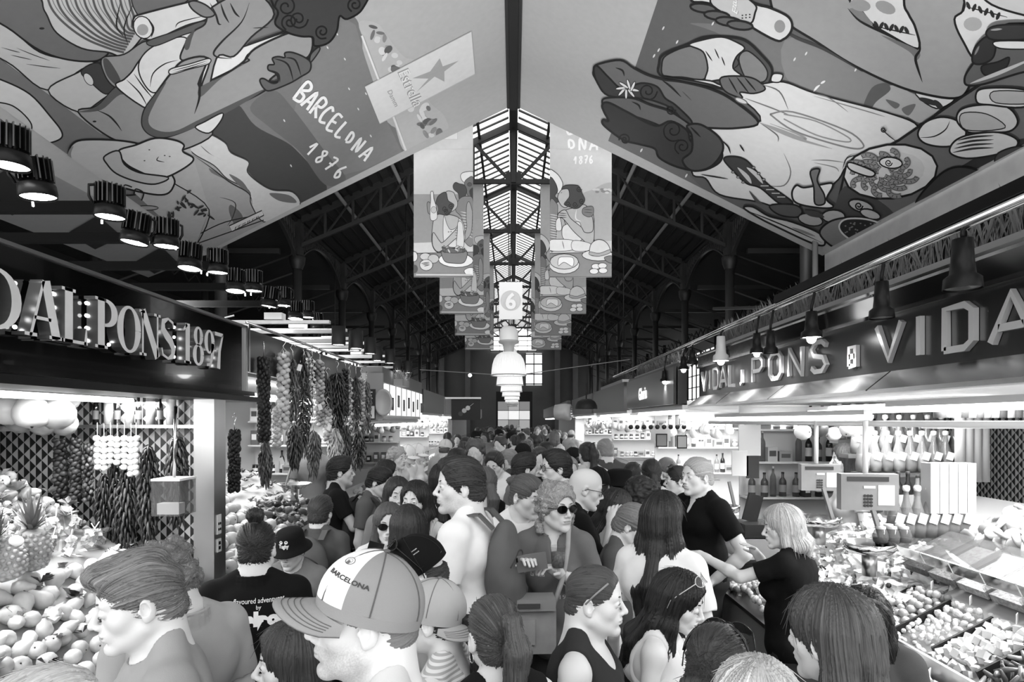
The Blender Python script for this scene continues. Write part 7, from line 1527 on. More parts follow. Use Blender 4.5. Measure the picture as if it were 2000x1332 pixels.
def add_glasses(I, where='eyes', g=.05, lens=.04, clear=False):
    tf = I['tf']; b = MB(); m = grey(g, .25); lm = glassy('lens_clear', .9, .03, .7) if clear else grey(lens, .08)
    if where == 'eyes': P = lambda x, y, z: tf((x, y, z))
    elif where == 'head': Mx = Matrix.Rotation(.92, 3, 'X'); ear = Vector((0, -.022, -.005)); P = lambda x, y, z: tf(ear+Mx @ Vector((x*1.16, (y+.022)*1.27, (z+.005)*1.1)))
    for s in (-1, 1):
        for k in range(14):
            a0, a1 = 2*PI*k/14, 2*PI*(k+1)/14; e = lambda a: P(s*.033+.027*math.cos(a), .101-.010*abs(math.cos(a)) if s*math.cos(a) > 0 else .101, .002+.020*math.sin(a))
            b.tube([e(a0), e(a1)], .0018, m, 5, False)
        b.add([P(s*.033+.026*math.cos(2*PI*k/14), .1005-(.009*abs(math.cos(2*PI*k/14)) if s*math.cos(2*PI*k/14) > 0 else 0), .002+.019*math.sin(2*PI*k/14)) for k in range(14)], [tuple(range(14))], lm)
        b.tube([P(s*.060, .092, .006), P(s*.078, .05, .006), P(s*.081, .0, .004), P(s*.079, -.025, -.012)], .0021, m, 6)
    b.tube([P(-.007, .102, .006), P(0, .105, .008), P(.007, .102, .006)], .0018, m, 5)
    return b.build('sunglasses' if not clear else 'glasses', I['root'])
def add_cap(I, g=.4, panel=None, back=False, tilt=0, brim_g=None, th=.016, structured=True):
    """baseball cap: crown of six gores with stitched seams, curved brim"""
    tf = I['tf']; Rb = Matrix.Rotation(PI if back else 0, 3, 'Z') @ Matrix.Rotation(math.radians(-8-tilt), 3, 'X'); P = lambda p: tf(Vector((0, -.012, .026))+Rb @ Vector(p))
    m = cloth(g); pm = cloth(panel) if panel else m; b = MB(); n = 48; rings = 14; rx, ry, rz = .0735+th, .0935+th, .100+th*.6
    vs_ = []; fs = []; mi = []
    for i in range(rings+1):
        a = PI/2*i/rings; 
        for k in range(n):
            t = 2*PI*k/n; r = math.sin(a) if i else .001; z = math.cos(a)*rz; bulge = 1+(.05*math.sin(a*2) if math.sin(t) > .2 and structured else 0)
            seam = 1-.010*(k % 8 == 0)*math.sin(a); vs_.append(P((rx*r*math.cos(t)*bulge*seam, ry*r*math.sin(t)*bulge*seam, z*(1+.02*math.sin(t)))))
    for i in range(rings):
        for k in range(n): fs.append((i*n+k, (i+1)*n+k, (i+1)*n+(k+1) % n, i*n+(k+1) % n))
    # band below
    front = [f for j, f in enumerate(fs) if 4 <= (j % n) < 20]; rest = [f for j, f in enumerate(fs) if not 4 <= (j % n) < 20]
    c = MB(); c.add(vs_, rest, m, True); c.add(vs_, front, pm, True)
    low = [P((rx*1.0*math.cos(2*PI*k/n), ry*math.sin(2*PI*k/n), 0)) for k in range(n)]; lo2 = [P((rx*.99*math.cos(2*PI*k/n), ry*.99*math.sin(2*PI*k/n), -.022)) for k in range(n)]
    c.add(low+lo2, [(k, n+k, n+(k+1) % n, (k+1) % n) for k in range(n)], m, True)
    crown = c.build('cap', I['root'])
    s = MB(); sm_ = grey(max(.04, g*.62), .8)
    for k in range(0, n, 8):
        t = 2*PI*k/n; s.tube([P((rx*1.003*math.sin(a)*math.cos(t), ry*1.003*math.sin(a)*math.sin(t), rz*1.006*math.cos(a)*(1+.02*math.sin(t)))) for a in [PI/2*j/12 for j in range(13)]], .0014, sm_, 4, False)
    s.ball(P((0, 0, rz+.002)), (.008, .008, .004), sm_, 8, 5); s.build('seams', crown)
    br = MB(); nu, nv = 20, 8; vs_ = []
    for j in range(nv+1):
        for i in range(nu+1):
            t = PI*(.13+.74*i/nu); v = j/nv; ex = .078*math.sin((t-PI*.13)/.74)**.55 if 0 < i < nu else .0; ex = .078*max(0, math.sin(PI*i/nu))**.6
            x = (rx*.995+v*ex*.25)*math.cos(t); y = ry*.995*math.sin(t)+v*ex; z = -.016-v*ex*.22-.030*(x/.08)**2*(.35+.65*v); vs_.append((x, y, z))
    top_ = [P(p) for p in vs_]; bot = [P((p[0], p[1], p[2]-.004)) for p in vs_]; N_ = len(vs_); fs = []
    for j in range(nv):
        for i in range(nu): a = j*(nu+1)+i; fs.append((a, a+1, a+nu+2, a+nu+1)); fs.append((N_+a, N_+a+nu+1, N_+a+nu+2, N_+a+1))
    for i in range(nu): a = nv*(nu+1)+i; fs.append((a, a+1, N_+a+1, N_+a))
    br.add(top_+bot, fs, cloth(brim_g) if brim_g else m, True); bo = br.build('brim', crown)
    if I['det'] >= 3:
        s = MB()
        for v in (.35, .5, .65, .8): s.tube([Vector(top_[int(v*nv)*(nu+1)+i])*(1-(v*nv) % 1)+Vector(top_[(int(v*nv)+1)*(nu+1)+i])*((v*nv) % 1)+Vector((0, 0, .0006)) for i in range(1, nu)], .0009, sm_, 4, False)
        s.build('stitching', bo)
    I['capP'] = P; I['cap'] = crown; return crown
def add_bucket(I, g=.08):
    tf = I['tf']; b = MB(); n = 32; prof = [(.0, .128), (.05, .127), (.082, .118), (.092, .100), (.096, .06), (.100, .035), (.118, .018), (.140, .002), (.142, -.002), (.100, .028)]; vs_ = []; fs = []
    for (r, z) in prof:
        for k in range(n): t = 2*PI*k/n; vs_.append(tf((r*math.cos(t)*.95, -.012+r*1.12*math.sin(t), z+.010+.004*math.sin(3*t)*(r > .11))))
    for i in range(len(prof)-1):
        for k in range(n): fs.append((i*n+k, (i+1)*n+k, (i+1)*n+(k+1) % n, i*n+(k+1) % n))
    b.add(vs_, fs, cloth(g), True); o = b.build('bucket_hat', I['root']); I['capP'] = tf; I['cap'] = o; return o
def decal(I, target, vf, place, direc, g, nm='print', lift=.0025, sub=3):
    """lettering or a badge projected on a garment: vf (verts, faces); place(x, y) -> start point in the person frame, direc = ray direction"""
    me = target.data; bv = BVHTree.FromPolygons([v.co for v in me.vertices], [tuple(p.vertices) for p in me.polygons]); bm = bmesh.new(); vs_ = [bm.verts.new((p[0], p[1], 0)) for p in vf[0]]
    for f in vf[1]:
        try: bm.faces.new([vs_[i] for i in f])
        except ValueError: pass
    if sub: bmesh.ops.triangulate(bm, faces=bm.faces[:])
    d = Vector(direc).normalized(); V = []; keep = {}
    for i, v in enumerate(bm.verts):
        p = Vector(place(v.co.x, v.co.y)); hit = bv.ray_cast(p, d, 1.0); V.append((hit[0]-d*lift) if hit[0] is not None else None)
    bm.verts.index_update(); F = [tuple(v.index for v in f.verts) for f in bm.faces if all(V[v.index] is not None for v in f.verts)]
    b = MB(); b.add([v if v is not None else Vector((0, 0, 1)) for v in V], F, grey(g, .7)); bm.free(); return b.build(nm, target)
# ================================================================ the crowd
def who(label, px, py, Y, face, **kw):
    """px, py: middle and top of the head in the photograph; face in degrees: 0 = seen from behind, 90 = looks left, 180 = looks at us, -90 = looks right"""
    Y = Y*(1.09 if Y < 3.1 else 1.04 if Y < 4 else 1); x = (px-CX)/FX*Y; top = HC+(CY-py)/FX*Y; kw.setdefault('seed', int(px)); hat = kw.get('hat'); top -= .02 if hat else 0
    rz = math.radians(face); hx = .035; x -= -math.sin(rz)*hx; y = Y-math.cos(rz)*hx
    return person(label, (x, y, 0), rz, top/1.765*1.75, **kw)
def backpack(I, g, w_=.15, h=.23, z=1.24):
    P = [ell((0, -.175, z), (w_, .075, h), .03), ell((0, -.205, z-.07), (w_*.8, .060, h*.55), .03)]; F, o = field(P, (-.2, -.36, z-.3), (.2, -.08, z+.3), .009); V, Q = nets(F, o, .009); N = normals(V, Q); V = V+N*(vn3(V, 60)*.004)[:, None]
    r = link_mesh('backpack', np_mesh('backpack', V, Q, [cloth(g)]), I['root']); b = MB(); sm_ = grey(g*.6, .8)
    bv = BVHTree.FromPolygons([Vector(q) for q in V], [tuple(q) for q in Q.tolist()])
    for line in ([(-.10+.02*k, z+.10*math.cos((-.10+.02*k)*11)) for k in range(11)], [(-.09+.018*k, z-.12) for k in range(11)]):
        hs = [bv.ray_cast(Vector((x, -.6, zz)), Vector((0, 1, 0)))[0] for x, zz in line]; b.tube([h for h in hs if h is not None], .004, sm_, 5)
    b.build('zip', r)
    for s in (-1, 1):
        b = MB()
        pts = [(s*.085, -.15, z+.20), (s*.090, -.09, 1.50), (s*.095, .0, 1.495), (s*.10, .075, 1.44), (s*.115, .135, 1.33), (s*.135, .10, 1.18), (s*.16, -.02, 1.08), (s*.13, -.15, 1.05)]; Q_ = []
        for i in range(len(pts)-1):
            for k in range(3): Q_.append(Vector(pts[i]).lerp(Vector(pts[i+1]), k/3))
        for i in range(len(Q_)-1): b.bar(Q_[i], Q_[i+1], .045, .009, cloth(g))
        b.build('shoulder_strap', r)
    return r
def held(I, i, kind, g=.1, off=(0, .05, .05), rot=(0, 0, 0), label=None):
    """a thing held in a hand stays a thing of its own"""
    wv = Vector(I['A'][i][1]); c = wv+Vector(off); M = I['root'].matrix_basis; s_ = I['s']; b = MB()
    if kind == 'phone': b.box((0, 0, 0), (.155, .009, .075), grey(g, .2)); b.box((.06, .0055, .02), (.02, .003, .02), m_black)
    elif kind == 'cup': b.lathe([(.028, -.05), (.036, .05), (.038, .05)], (0, 0, 0), glassy('clear_plastic'), 18); b.lathe([(0, -.046), (.027, -.046), (.033, .02), (0, .025)], (0, 0, 0), mat('fruit_mix', .45, .4, noise=(90, .6)), 14)
    elif kind == 'tongs': b.bar((0, -.02, 0), (0, .20, -.02), .012, .005, m_steel); b.bar((.012, -.02, .005), (.012, .20, -.04), .012, .005, m_steel)
    o = b.build({'phone': 'phone', 'cup': 'plastic_cup', 'tongs': 'tongs'}[kind]); rz = I['root'].rotation_euler.z; Rz = Matrix.Rotation(rz, 3, 'Z')
    o.location = Vector(I['root'].location)+Rz @ (c*s_); o.rotation_euler = (Rz @ Matrix.Rotation(rot[0], 3, 'X') @ Matrix.Rotation(rot[1], 3, 'Y') @ Matrix.Rotation(rot[2], 3, 'Z')).to_euler(); tag(o, label, {'phone': 'phone', 'cup': 'cup', 'tongs': 'tongs'}[kind]); return o
def ctext(body, size, width=None, bold=0):
    v, f = text_geo(body, size, bold=bold); w0 = text_w(v); x0 = min(p.x for p in v); k = (width/w0) if width else 1; return [Vector(((p.x-x0-w0/2)*k, p.y, 0)) for p in v], f
def ring_geo(r0, r1, n=28): return [Vector((r*math.cos(2*PI*k/n), r*math.sin(2*PI*k/n), 0)) for r in (r0, r1) for k in range(n)], [(k, (k+1) % n, (k+1) % n+n, k+n) for k in range(n)]
def on_chest(x, z, y=.5): return lambda a, b: (x-a, y, z+b)      # seen from the front: text runs to the person's left
def on_back(x, z): return lambda a, b: (x+a, -.5, z+b)
SK = .86
# --- foreground, left to right
who('person of whom only the top of a fair short-haired head shows, before the fruit', 80, 1268, .80, -20, skin_g=.86, hair='crop', hair_g=.74, streak=.3, top='tee', top_g=.7, det=3, hands=False)
I = who('young man with swept-back quiff in a grey buttoned tee, eyes lowered toward the fruit', 278, 1054, 1.42, 126, skin_g=SK, hair='quiff', hair_g=.38, streak=.9, top='tee', top_g=.62, closed=True, pitch=9, det=3)

I = who('person in a dark jacket mostly hidden behind the young man with the quiff', 238, 1160, 1.95, 80, fem=True, skin_g=.8, hair='short', hair_g=.12, top='jacket', top_g=.12, det=1)
I = who('older man with wavy grey hair in a light grey polo shirt, bending over the fruit', 335, 1030, 1.72, 62, skin_g=.82, hair='curlyshort', hair_g=.36, streak=.8, top='polo', top_g=.66, pitch=30, det=3, fat=.3)
I = who('man with a topknot in a black work shirt printed vidalpons, seen from behind', 500, 1002, 2.32, 16, skin_g=SK, hair='topbun', hair_g=.13, streak=.5, top='polo', top_g=.06, det=3, pitch=6, fat=.4)
for body, z, sz, wd in (('flavoured adventures', 1.405, .03, .20), ('by', 1.38, .024, .02), ('vidalpons', 1.315, .075, .30)): decal(I, I['shirt'], ctext(body, sz, wd, .006 if sz > .05 else 0), on_back(.03, z), (0, 1, 0), .95, 'lettering')
I = who('person in a black bucket hat with white eyes and scrawl embroidered on it', 568, 1018, 3.05, 178, skin_g=.8, hair='short', hair_g=.2, top='tee', top_g=.5, hat=('bucket', .07), det=2, pitch=14)
for k in (-1, 1):
    decal(I, I['cap'], ring_geo(.006, .011, 16), lambda a, b, k=k: tuple(Vector(I['tf']((k*.016-a, .3, .095+b)))), tuple(-(I['Rh'] @ Vector((0, 1, 0)))), .95, 'embroidery'); decal(I, I['cap'], ring_geo(.0005, .004, 10), lambda a, b, k=k: tuple(Vector(I['tf']((k*.016-a, .3, .093+b)))), tuple(-(I['Rh'] @ Vector((0, 1, 0)))), .95, 'embroidery')
decal(I, I['cap'], ctext('Tughy', .034, .065, .0015), lambda a, b: tuple(Vector(I['tf']((-a, .3, .058+b)))), tuple(-(I['Rh'] @ Vector((0, 1, 0)))), .93, 'embroidery')
I = who('short-haired man seen from behind in a grey jacket with a backpack, before the oranges', 628, 960, 4.0, -8, skin_g=.85, hair='short', hair_g=.2, top='jacket', top_g=.35, det=2); backpack(I, .38)
# the cap man
I = who('unshaven man in a washed grey baseball cap with a white front, largest in the foreground', 706, 1038, 1.14, 101, skin_g=SK, hair='buzz', hair_g=.45, streak=.3, top='tee', top_g=.8, stubble=.42, hat=('cap', .56, .96, False, -24), det=3, fat=.25, brow=True)
CP = I['capP']; Rn = I['Rh']
def cap_place(ang, z): # on the front panel, seen from the side
    return lambda a, b: tuple(CP(((.25*math.cos(ang+a*8)), .25*math.sin(ang+a*8), z+b)))
def cap_decal(I, vf, ang, z, g, rot=0, kx=9.0, lift=.0015):
    """wraps flat lettering round the crown at angle ang (90 = front middle, 180 = the wearer's -x side)"""
    P = I['capP']; me = I['cap'].data; bv = BVHTree.FromPolygons([v.co for v in me.vertices], [tuple(p.vertices) for p in me.polygons]); V = []
    cr, sr = math.cos(rot), math.sin(rot)
    for p in vf[0]:
        x, y = p.x*cr-p.y*sr, p.x*sr+p.y*cr; a = math.radians(ang)+x*kx; o = Vector(P((.3*math.cos(a), .3*math.sin(a), z+y+.12))); c = Vector(P((0, 0, z+y*.3))); d = (c-o).normalized(); h = bv.ray_cast(o, d, 1.0); V.append(h[0]-d*lift if h[0] is not None else None)
    F = [f for f in vf[1] if all(V[i] is not None for i in f)]; b = MB(); b.add([v if v is not None else Vector((0, 0, 1)) for v in V], F, grey(g, .7)); return b.build('lettering', I['cap'])
cap_decal(I, ctext('BARCELONA', .027, .125, .0008), 138, .014, .2, 0)
cap_decal(I, ring_geo(.017, .0195), 118, .055, .35); cap_decal(I, ring_geo(.009, .0105), 118, .055, .45); cap_decal(I, ctext('B', .022, None, .001), 118, .047, .4)
I = who('dark-haired woman just below the brim of the washed grey cap', 560, 1198, 1.50, 112, fem=True, skin_g=.87, hair='longfront', hair_g=.2, streak=.5, top='tank', top_g=.2, det=3)
I = who('man in a black baseball cap with a white emblem, behind the washed grey cap', 818, 1017, 1.95, 105, skin_g=.88, hair='short', hair_g=.2, top='tee', top_g=.75, hat=('cap', .05, .05, False, 10), det=3, pitch=12)
cap_decal(I, ([Vector((x, y, 0)) for x, y in ((-.014, .012), (-.009, .014), (0, .006), (.009, .014), (.014, .012), (.005, .0), (.014, -.012), (.009, -.014), (0, -.006), (-.009, -.014), (-.014, -.012), (-.005, 0))], [(0, 1, 2, 11), (2, 3, 4, 5), (5, 6, 7, 8), (8, 9, 10, 11), (2, 5, 8, 11)]), 112, .040, .95, 0, 10, .004)
cap_decal(I, ctext('UNDER', .012, .034), 190, .034, .92); cap_decal(I, ctext('ARMOUR', .012, .034), 190, .020, .92); add_glasses(I, 'head', .05, .05)
I = who('woman in a pale grey cap worn over dark hair, striped sleeveless top, ear showing', 842, 1102, 1.68, 80, fem=True, skin_g=.88, hair='ponylow', hair_g=.14, top='tank', top_g=.70, pat='stripe', hat=('cap', .68, .68, True, 8), det=3, pitch=6)
I = who('tall dark-haired man in a white tee with a grey backpack', 896, 880, 2.62, 76, skin_g=.86, hair='side', hair_g=.16, streak=.5, top='tee', top_g=.96, stubble=.35, arms=('hold', 'hold'), det=3, fat=.35, hy=30); backpack(I, .38)
I = who('woman with a streaky brown ponytail and hoop earring, seen from behind', 962, 1142, 1.55, 24, fem=True, skin_g=.86, hair='pony', hair_g=.24, streak=1.0, top='tank', top_g=.08, det=3)
b = MB(); e = [I['tf']((-.079+.0*k, -.012+.016*math.cos(k*PI/10), -.052+.016*math.sin(k*PI/10))) for k in range(21)]; b.tube(e, .0016, m_chrome, 5, False); b.build('hoop_earring', I['root'])
I = who('woman in a white tee lettered HOLL behind the one in the dark polo', 1020, 912, 3.25, 196, fem=True, skin_g=.86, hair='bun', hair_g=.3, top='tee', top_g=.94, hy=30, pitch=12, det=2)
decal(I, I['shirt'], ctext('HOLLISTER', .035, .22), on_chest(0, 1.31), (0, -1, 0), .2, 'lettering')
I = who('curly blonde woman in sunglasses and grey polo holding a phone and fruit cup', 1082, 932, 2.80, 176, fem=True, skin_g=.82, hair='curly', hair_g=.5, streak=.9, top='polo', top_g=.42, glasses=('eyes', .05, .04), hy=34, arms=(((.24, .05, 1.17), (.02, .24, 1.33)), ((.24, .10, 1.20), (.15, .30, 1.37))), det=3, curl=.9, fat=.3)
decal(I, I['shirt'], ring_geo(.030, .036), on_chest(-.075, 1.27), (0, -1, 0), .85, 'badge'); decal(I, I['shirt'], ring_geo(.018, .022), on_chest(-.075, 1.27), (0, -1, 0), .8, 'badge'); decal(I, I['shirt'], ctext('La Vuelta', .022, .07), on_chest(.08, 1.285), (0, -1, 0), .85, 'lettering'); decal(I, I['shirt'], ctext('2019', .03, .08), on_chest(-.02, 1.17), (0, -1, 0), .8, 'lettering')
held(I, 1, 'phone', .42, (-.04, .07, .035), (0, .15, .1), 'grey phone held up by the curly blonde woman'); held(I, 0, 'cup', .9, (.0, .05, .085), (0, 0, 0), 'clear cup of cut fruit held by the curly blonde woman')
x, y = I['root'].location.x, I['root'].location.y
r = empty('shoulder_bag', (x-.14, y-.30, 1.06), .05, 'pale grey leather shoulder bag with a flap pocket worn by the curly blonde woman', 'bag'); m = mat('bag_leather', .62, .6, noise=(20, .1))
b = MB(); b.box((0, 0, 0), (.25, .10, .20), m); b.build('body', r); b = MB(); b.box((-.02, -.055, -.0), (.10, .015, .11), m); b.build('front_pocket', r); b = MB(); b.box((0, -.02, .125), (.24, .12, .05), mat('bag_flap', .55, .6)); b.box((0, -.085, .125), (.10, .01, .018), grey(.25)); b.build('flap', r)
MB().tube([(.12, .0, .1), (.17, .05, .22), (.20, .12, .33), (.22, .22, .42), (.21, .30, .46)], .012, m, 8).build('strap', r)
I = who('man with cropped hair in a dark tank top, glasses pushed up', 1166, 1086, 1.78, -106, skin_g=.88, hair='buzz', hair_g=.25, streak=.3, top='tank', top_g=.2, det=3, fat=.45, pitch=2, sw=.19); b = MB()
for s in (-1, 1): b.tube([I['tf']((s*.082, -.02, .005)), I['tf']((s*.084, .01, .04)), I['tf']((s*.082, .055, .085))], .0035, grey(.55), 6)
b.build('spectacles', I['root'])
I = who('woman with long black curls and sunglasses on her head, white strappy top, looking down', 1318, 1094, 1.98, -118, fem=True, skin_g=.87, hair='longwave', hair_g=.08, streak=.4, top='strap', top_g=.92, closed=True, pitch=16, det=3, glasses=('head', .75, .3, True))
I = who('woman with dark glossy hair, a thin headband and a low bun, seen from behind', 1396, 1192, 1.36, -38, fem=True, skin_g=.86, hair='lowbun', hair_g=.2, streak=.5, top='tank', top_g=.3, det=3, pitch=18, glasses=('head', .15, .2))
b = MB(); b.tube([I['tf']((.092*math.cos(a), -.022+.01*math.sin(a), .03+.096*math.sin(a))) for a in [PI*k/14 for k in range(15)]], .004, grey(.04, .3), 6); b.build('headband', I['root'])
I = who('person with streaked blonde hair, only the crown of the head at the bottom edge', 1478, 1258, 1.03, -10, fem=True, skin_g=.86, hair='long', hair_g=.66, streak=.7, top='tee', top_g=.6, det=3)
I = who('woman with very long smooth brown hair in front of the sweet trays', 1622, 1122, 1.32, 34, fem=True, skin_g=.86, hair='long', hair_g=.24, streak=.8, top='tank', top_g=.85, det=3, pitch=4)
I = who('dark-haired girl with a patterned headband behind the long brown hair', 1688, 1122, 1.86, 150, fem=True, skin_g=.87, hair='longfront', hair_g=.10, top='tee', top_g=.3, det=3, pitch=24, closed=True)
b = MB(); hb = [I['tf']((.093*math.cos(a), .030+.0*a, .03+.098*math.sin(a))) for a in [PI*k/16 for k in range(17)]]; b.tube(hb, .009, mat('bandana', .35, .7, noise=(60, 1.0)), 8); b.build('headband', I['root'])
# --- second row
I = who('blonde stall worker in a black tee reaching with tongs over the seeds', 1530, 974, 2.92, 48, fem=True, skin_g=.87, hair='bob', hair_g=.62, streak=.8, top='tee', top_g=.05, arms=(((.22, .20, 1.33), (.13, .45, 1.39)), ((.22, .10, 1.18), (.06, .20, 1.40))), det=3, hands=True, fat=.3, pitch=8, hy=28); held(I, 0, 'tongs', .5, (0, .06, 0), (0, 0, 0), 'steel tongs in the outstretched hand of the blonde worker')
I = who('woman with waist-length black hair in a white tee, seen from behind', 1296, 948, 2.50, -34, fem=True, skin_g=.84, hair='long', hair_g=.10, streak=.5, top='tee', top_g=.92, det=3)
I = who('boy in a dark football jersey with a round star patch, head bowed', 1226, 966, 3.00, -112, skin_g=.86, hair='short', hair_g=.42, top='tee', top_g=.34, pitch=26, closed=True, det=2, sw=.16)
decal(I, I['shirt'], ring_geo(.022, .027), lambda a, b: (.5, .01+a, 1.30+b), (-1, 0, 0), .9, 'patch'); decal(I, I['shirt'], ring_geo(.0, .012, 6), lambda a, b: (.5, .01+a, 1.30+b), (-1, 0, 0), .85, 'patch')
I = who('bald man in glasses and a black polo, hand at his chin', 1138, 899, 3.45, -88, skin_g=.82, hair='bald', top='polo', top_g=.06, glasses=('eyes', .1, .9, True), pitch=14, arms=('down', ((.20, .12, 1.16), (.02, .20, 1.40))), det=2)
I = who('person in a black cap and black shirt seen from behind beside the bald man', 1168, 900, 4.35, -10, skin_g=.85, hair='short', hair_g=.1, top='tee', top_g=.06, hat=('cap', .06), det=2)
I = who('girl in a soft black bucket hat', 1205, 906, 4.6, 105, fem=True, skin_g=.86, hair='bob', hair_g=.12, top='tee', top_g=.5, hat=('bucket', .06), det=2)
I = who('grey-haired stall worker in a black polo with a hand on the counter', 1360, 884, 4.02, 112, skin_g=.86, hair='crop', hair_g=.62, streak=.3, top='polo', top_g=.05, arms=('hip', 'hip'), det=2, fat=.6); decal(I, I['shirt'], ctext('-', .10, .035), on_chest(.06, 1.24), (0, -1, 0), .9, 'badge')
I = who('woman in a white vest with sunglasses on dark hair, beside the grey-haired worker', 1322, 902, 4.75, 84, fem=True, skin_g=.86, hair='bun', hair_g=.12, top='tank', top_g=.95, det=2, glasses=('head', .1, .2))
I = who('person with a dark low ponytail seen from behind before the seeds counter', 1272, 888, 4.75, -6, fem=True, skin_g=.85, hair='ponylow', hair_g=.12, top='strap', top_g=.8, det=2)
I = who('girl in a pale tee with black hair over her shoulders', 1196, 942, 3.72, -78, fem=True, skin_g=.86, hair='longfront', hair_g=.07, top='tee', top_g=.88, det=2, pitch=22)
I = who('person with a big dark curly head holding a phone, low between the others', 1250, 926, 4.1, 0, skin_g=.8, hair='afro', hair_g=.10, top='tee', top_g=.3, det=1, arms=('up', 'up'))
I = who('person with short black hair raising a white phone', 1236, 897, 5.2, -20, skin_g=.85, hair='short', hair_g=.08, top='tee', top_g=.6, det=1, arms=('down', 'up')); held(I, 1, 'phone', .8, (0, .06, .06), (0, 0, 0), 'white phone raised before the seeds counter')
I = who('man with glasses and black hair in a white shirt with black brush strokes', 1084, 870, 4.35, 104, skin_g=.84, hair='side', hair_g=.08, top='tee', top_g=.62, pat='brush', glasses=('eyes', .05, .9, True), det=2)
I = who('young man in a printed white tee facing us in the middle of the aisle', 968, 872, 5.7, 160, skin_g=.86, hair='short', hair_g=.15, top='tee', top_g=.95, pitch=18, det=2); decal(I, I['shirt'], ring_geo(.0, .06, 9), on_chest(0, 1.25), (0, -1, 0), .3, 'print')
I = who('dark-haired man in a grey shirt in the middle of the aisle', 1027, 877, 4.9, -70, skin_g=.86, hair='short', hair_g=.12, top='tee', top_g=.5, det=2)
I = who('woman with long dark hair and a black top behind the tall man with the backpack', 862, 898, 4.4, 10, fem=True, skin_g=.8, hair='long', hair_g=.07, top='strap', top_g=.15, det=2)
I = who('woman in a black racerback top just behind the tall man with the backpack', 946, 902, 3.9, 20, fem=True, skin_g=.86, hair='ponylow', hair_g=.3, top='strap', top_g=.05, det=2)
I = who('stall worker in a dark v-neck tee holding a dark device', 667, 884, 4.95, -72, skin_g=.8, hair='short', hair_g=.08, top='tee', top_g=.09, arms=('hold', 'forward'), det=2); held(I, 1, 'phone', .12, (0, .08, .0), (1.2, 0, 0), 'dark device held by the worker in the v-neck tee')
I = who('stall worker in a grey tee with his back turned, behind the hanging strings', 612, 842, 7.3, 10, skin_g=.8, hair='short', hair_g=.15, top='tee', top_g=.42, det=2)
I = who('young man in a polo with a white-edged collar looking down', 737, 902, 4.9, -100, skin_g=.83, hair='short', hair_g=.08, top='polo', top_g=.38, pitch=18, det=2); backpack(I, .25)
I = who('woman with a black bob and fringe beside the young man in the polo', 757, 893, 5.6, -80, fem=True, skin_g=.88, hair='bob', hair_g=.07, top='tee', top_g=.88, det=2)
I = who('woman with long wavy dark hair facing us, before the tall man with the backpack', 812, 931, 3.5, 172, fem=True, skin_g=.86, hair='longwave', hair_g=.12, streak=.6, top='strap', top_g=.85, det=3, hy=-8)
I = who('woman with long dark hair beside the one facing us, face half turned', 777, 924, 4.0, 200, fem=True, skin_g=.84, hair='longfront', hair_g=.16, top='tee', top_g=.5, det=2)
I = who('woman in sunglasses raising her hand with a phone near the orange stall', 760, 974, 3.0, 190, fem=True, skin_g=.88, hair='bob', hair_g=.3, top='tee', top_g=.9, glasses=('eyes', .1, .08), arms=('down', 'phone'), det=2); held(I, 1, 'phone', .12, (-.02, .04, .10), (0, 1.3, 0), 'dark phone raised by the woman in sunglasses')
I = who('person with dark hair seen from behind next to the raised phone', 796, 976, 2.72, 20, fem=True, skin_g=.85, hair='bob', hair_g=.14, top='tee', top_g=.8, det=2)
I = who('woman with short pale curly hair at the menu stall', 777, 868, 6.6, -120, fem=True, skin_g=.86, hair='curlyshort', hair_g=.62, top='tee', top_g=.85, det=1)
for i, (px, py, Y) in enumerate(((798, 862, 7.6), (818, 860, 8.3))): who('worker in white with a white cap at the menu stall, %s one' % ['nearer', 'farther'][i], px, py, Y, -100, fem=True, skin_g=.86, hair='bun', hair_g=.15, top='tee', top_g=.97, hat=('cap', .95), det=1)
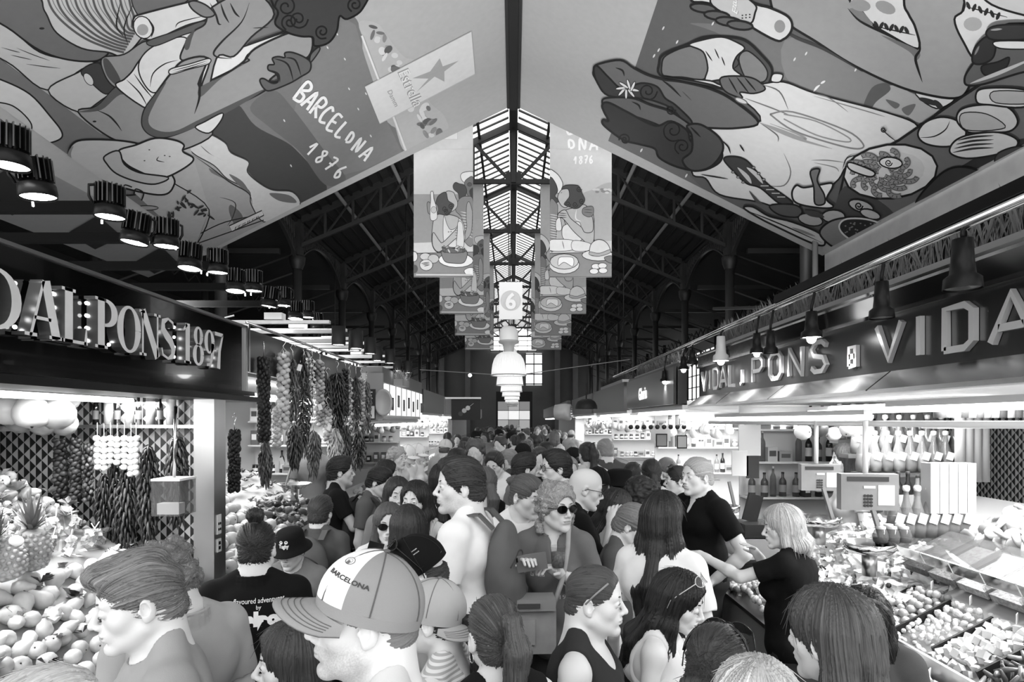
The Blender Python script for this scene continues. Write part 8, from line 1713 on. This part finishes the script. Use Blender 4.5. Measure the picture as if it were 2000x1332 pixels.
I = who('bearded stall worker bending forward behind the seeds counter', 1312, 878, 6.1, 110, skin_g=.84, hair='crop', hair_g=.35, top='tee', top_g=.15, pitch=45, det=1, stubble=.5)
I = who('dark-haired stall worker far inside the sweet stall', 1650, 860, 4.95, 80, fem=True, skin_g=.88, hair='bob', hair_g=.22, top='tee', top_g=.8, det=2)
# --- far crowd: a few different people, repeated
arche = []
for i, (hr, hg, tp, tg, fm, fc, hat) in enumerate((('short', .1, 'tee', .9, False, 0, None), ('long', .12, 'tee', .5, True, 10, None), ('short', .2, 'tee', .1, False, 170, None), ('bob', .35, 'tank', .8, True, -30, None), ('crop', .5, 'polo', .3, False, 30, None), ('short', .3, 'tee', .7, False, 0, ('cap', .85)), ('pony', .15, 'tee', .85, True, 0, None), ('curlyshort', .3, 'tee', .4, False, 150, None), ('short', .08, 'tee', .2, False, 60, ('cap', .1)), ('long', .55, 'tee', .3, True, 190, None))):
    arche.append((person('person in the dense crowd filling the far end of the aisle', (0, 0, 0), 0, 1.72, fem=fm, skin_g=.84, hair=hr, hair_g=hg, top=tp, top_g=tg, det=0, hat=hat, group='people in the far crowd', pants_g=.2, pitch=6, seed=i)['root'], fc, [False]))
spots = [(888, 5.9), (930, 6.3), (1000, 6.4), (1052, 6.0), (1105, 5.6), (1150, 5.8), (1185, 6.4), (985, 7.3), (1025, 7.4), (905, 7.6), (945, 8.2), (1068, 7.5), (1125, 7.2), (868, 8.6)]
y = 8.9; k = 0
while y < 30:
    for j in range(3):
        spots.append((CX+(R.uniform(-1.35, 1.35) if j else R.uniform(-.4, .4))/y*FX+(j-1)*.35/y*FX, y+.2*j)); 
    y += .75
for i, (px, Y) in enumerate(spots):
    ro, fc, used = arche[(i*7+i//3) % len(arche)]; x = max(-1.5, min(1.5, (px-CX)/FX*Y))
    o = ro if not used[0] else copy_tree(ro); used[0] = True; s_ = R.uniform(.93, 1.05); o.location = (x, Y, 0); o.scale = (s_,)*3; o.rotation_euler = (0, 0, math.radians(fc)+R.uniform(-.5, .5))
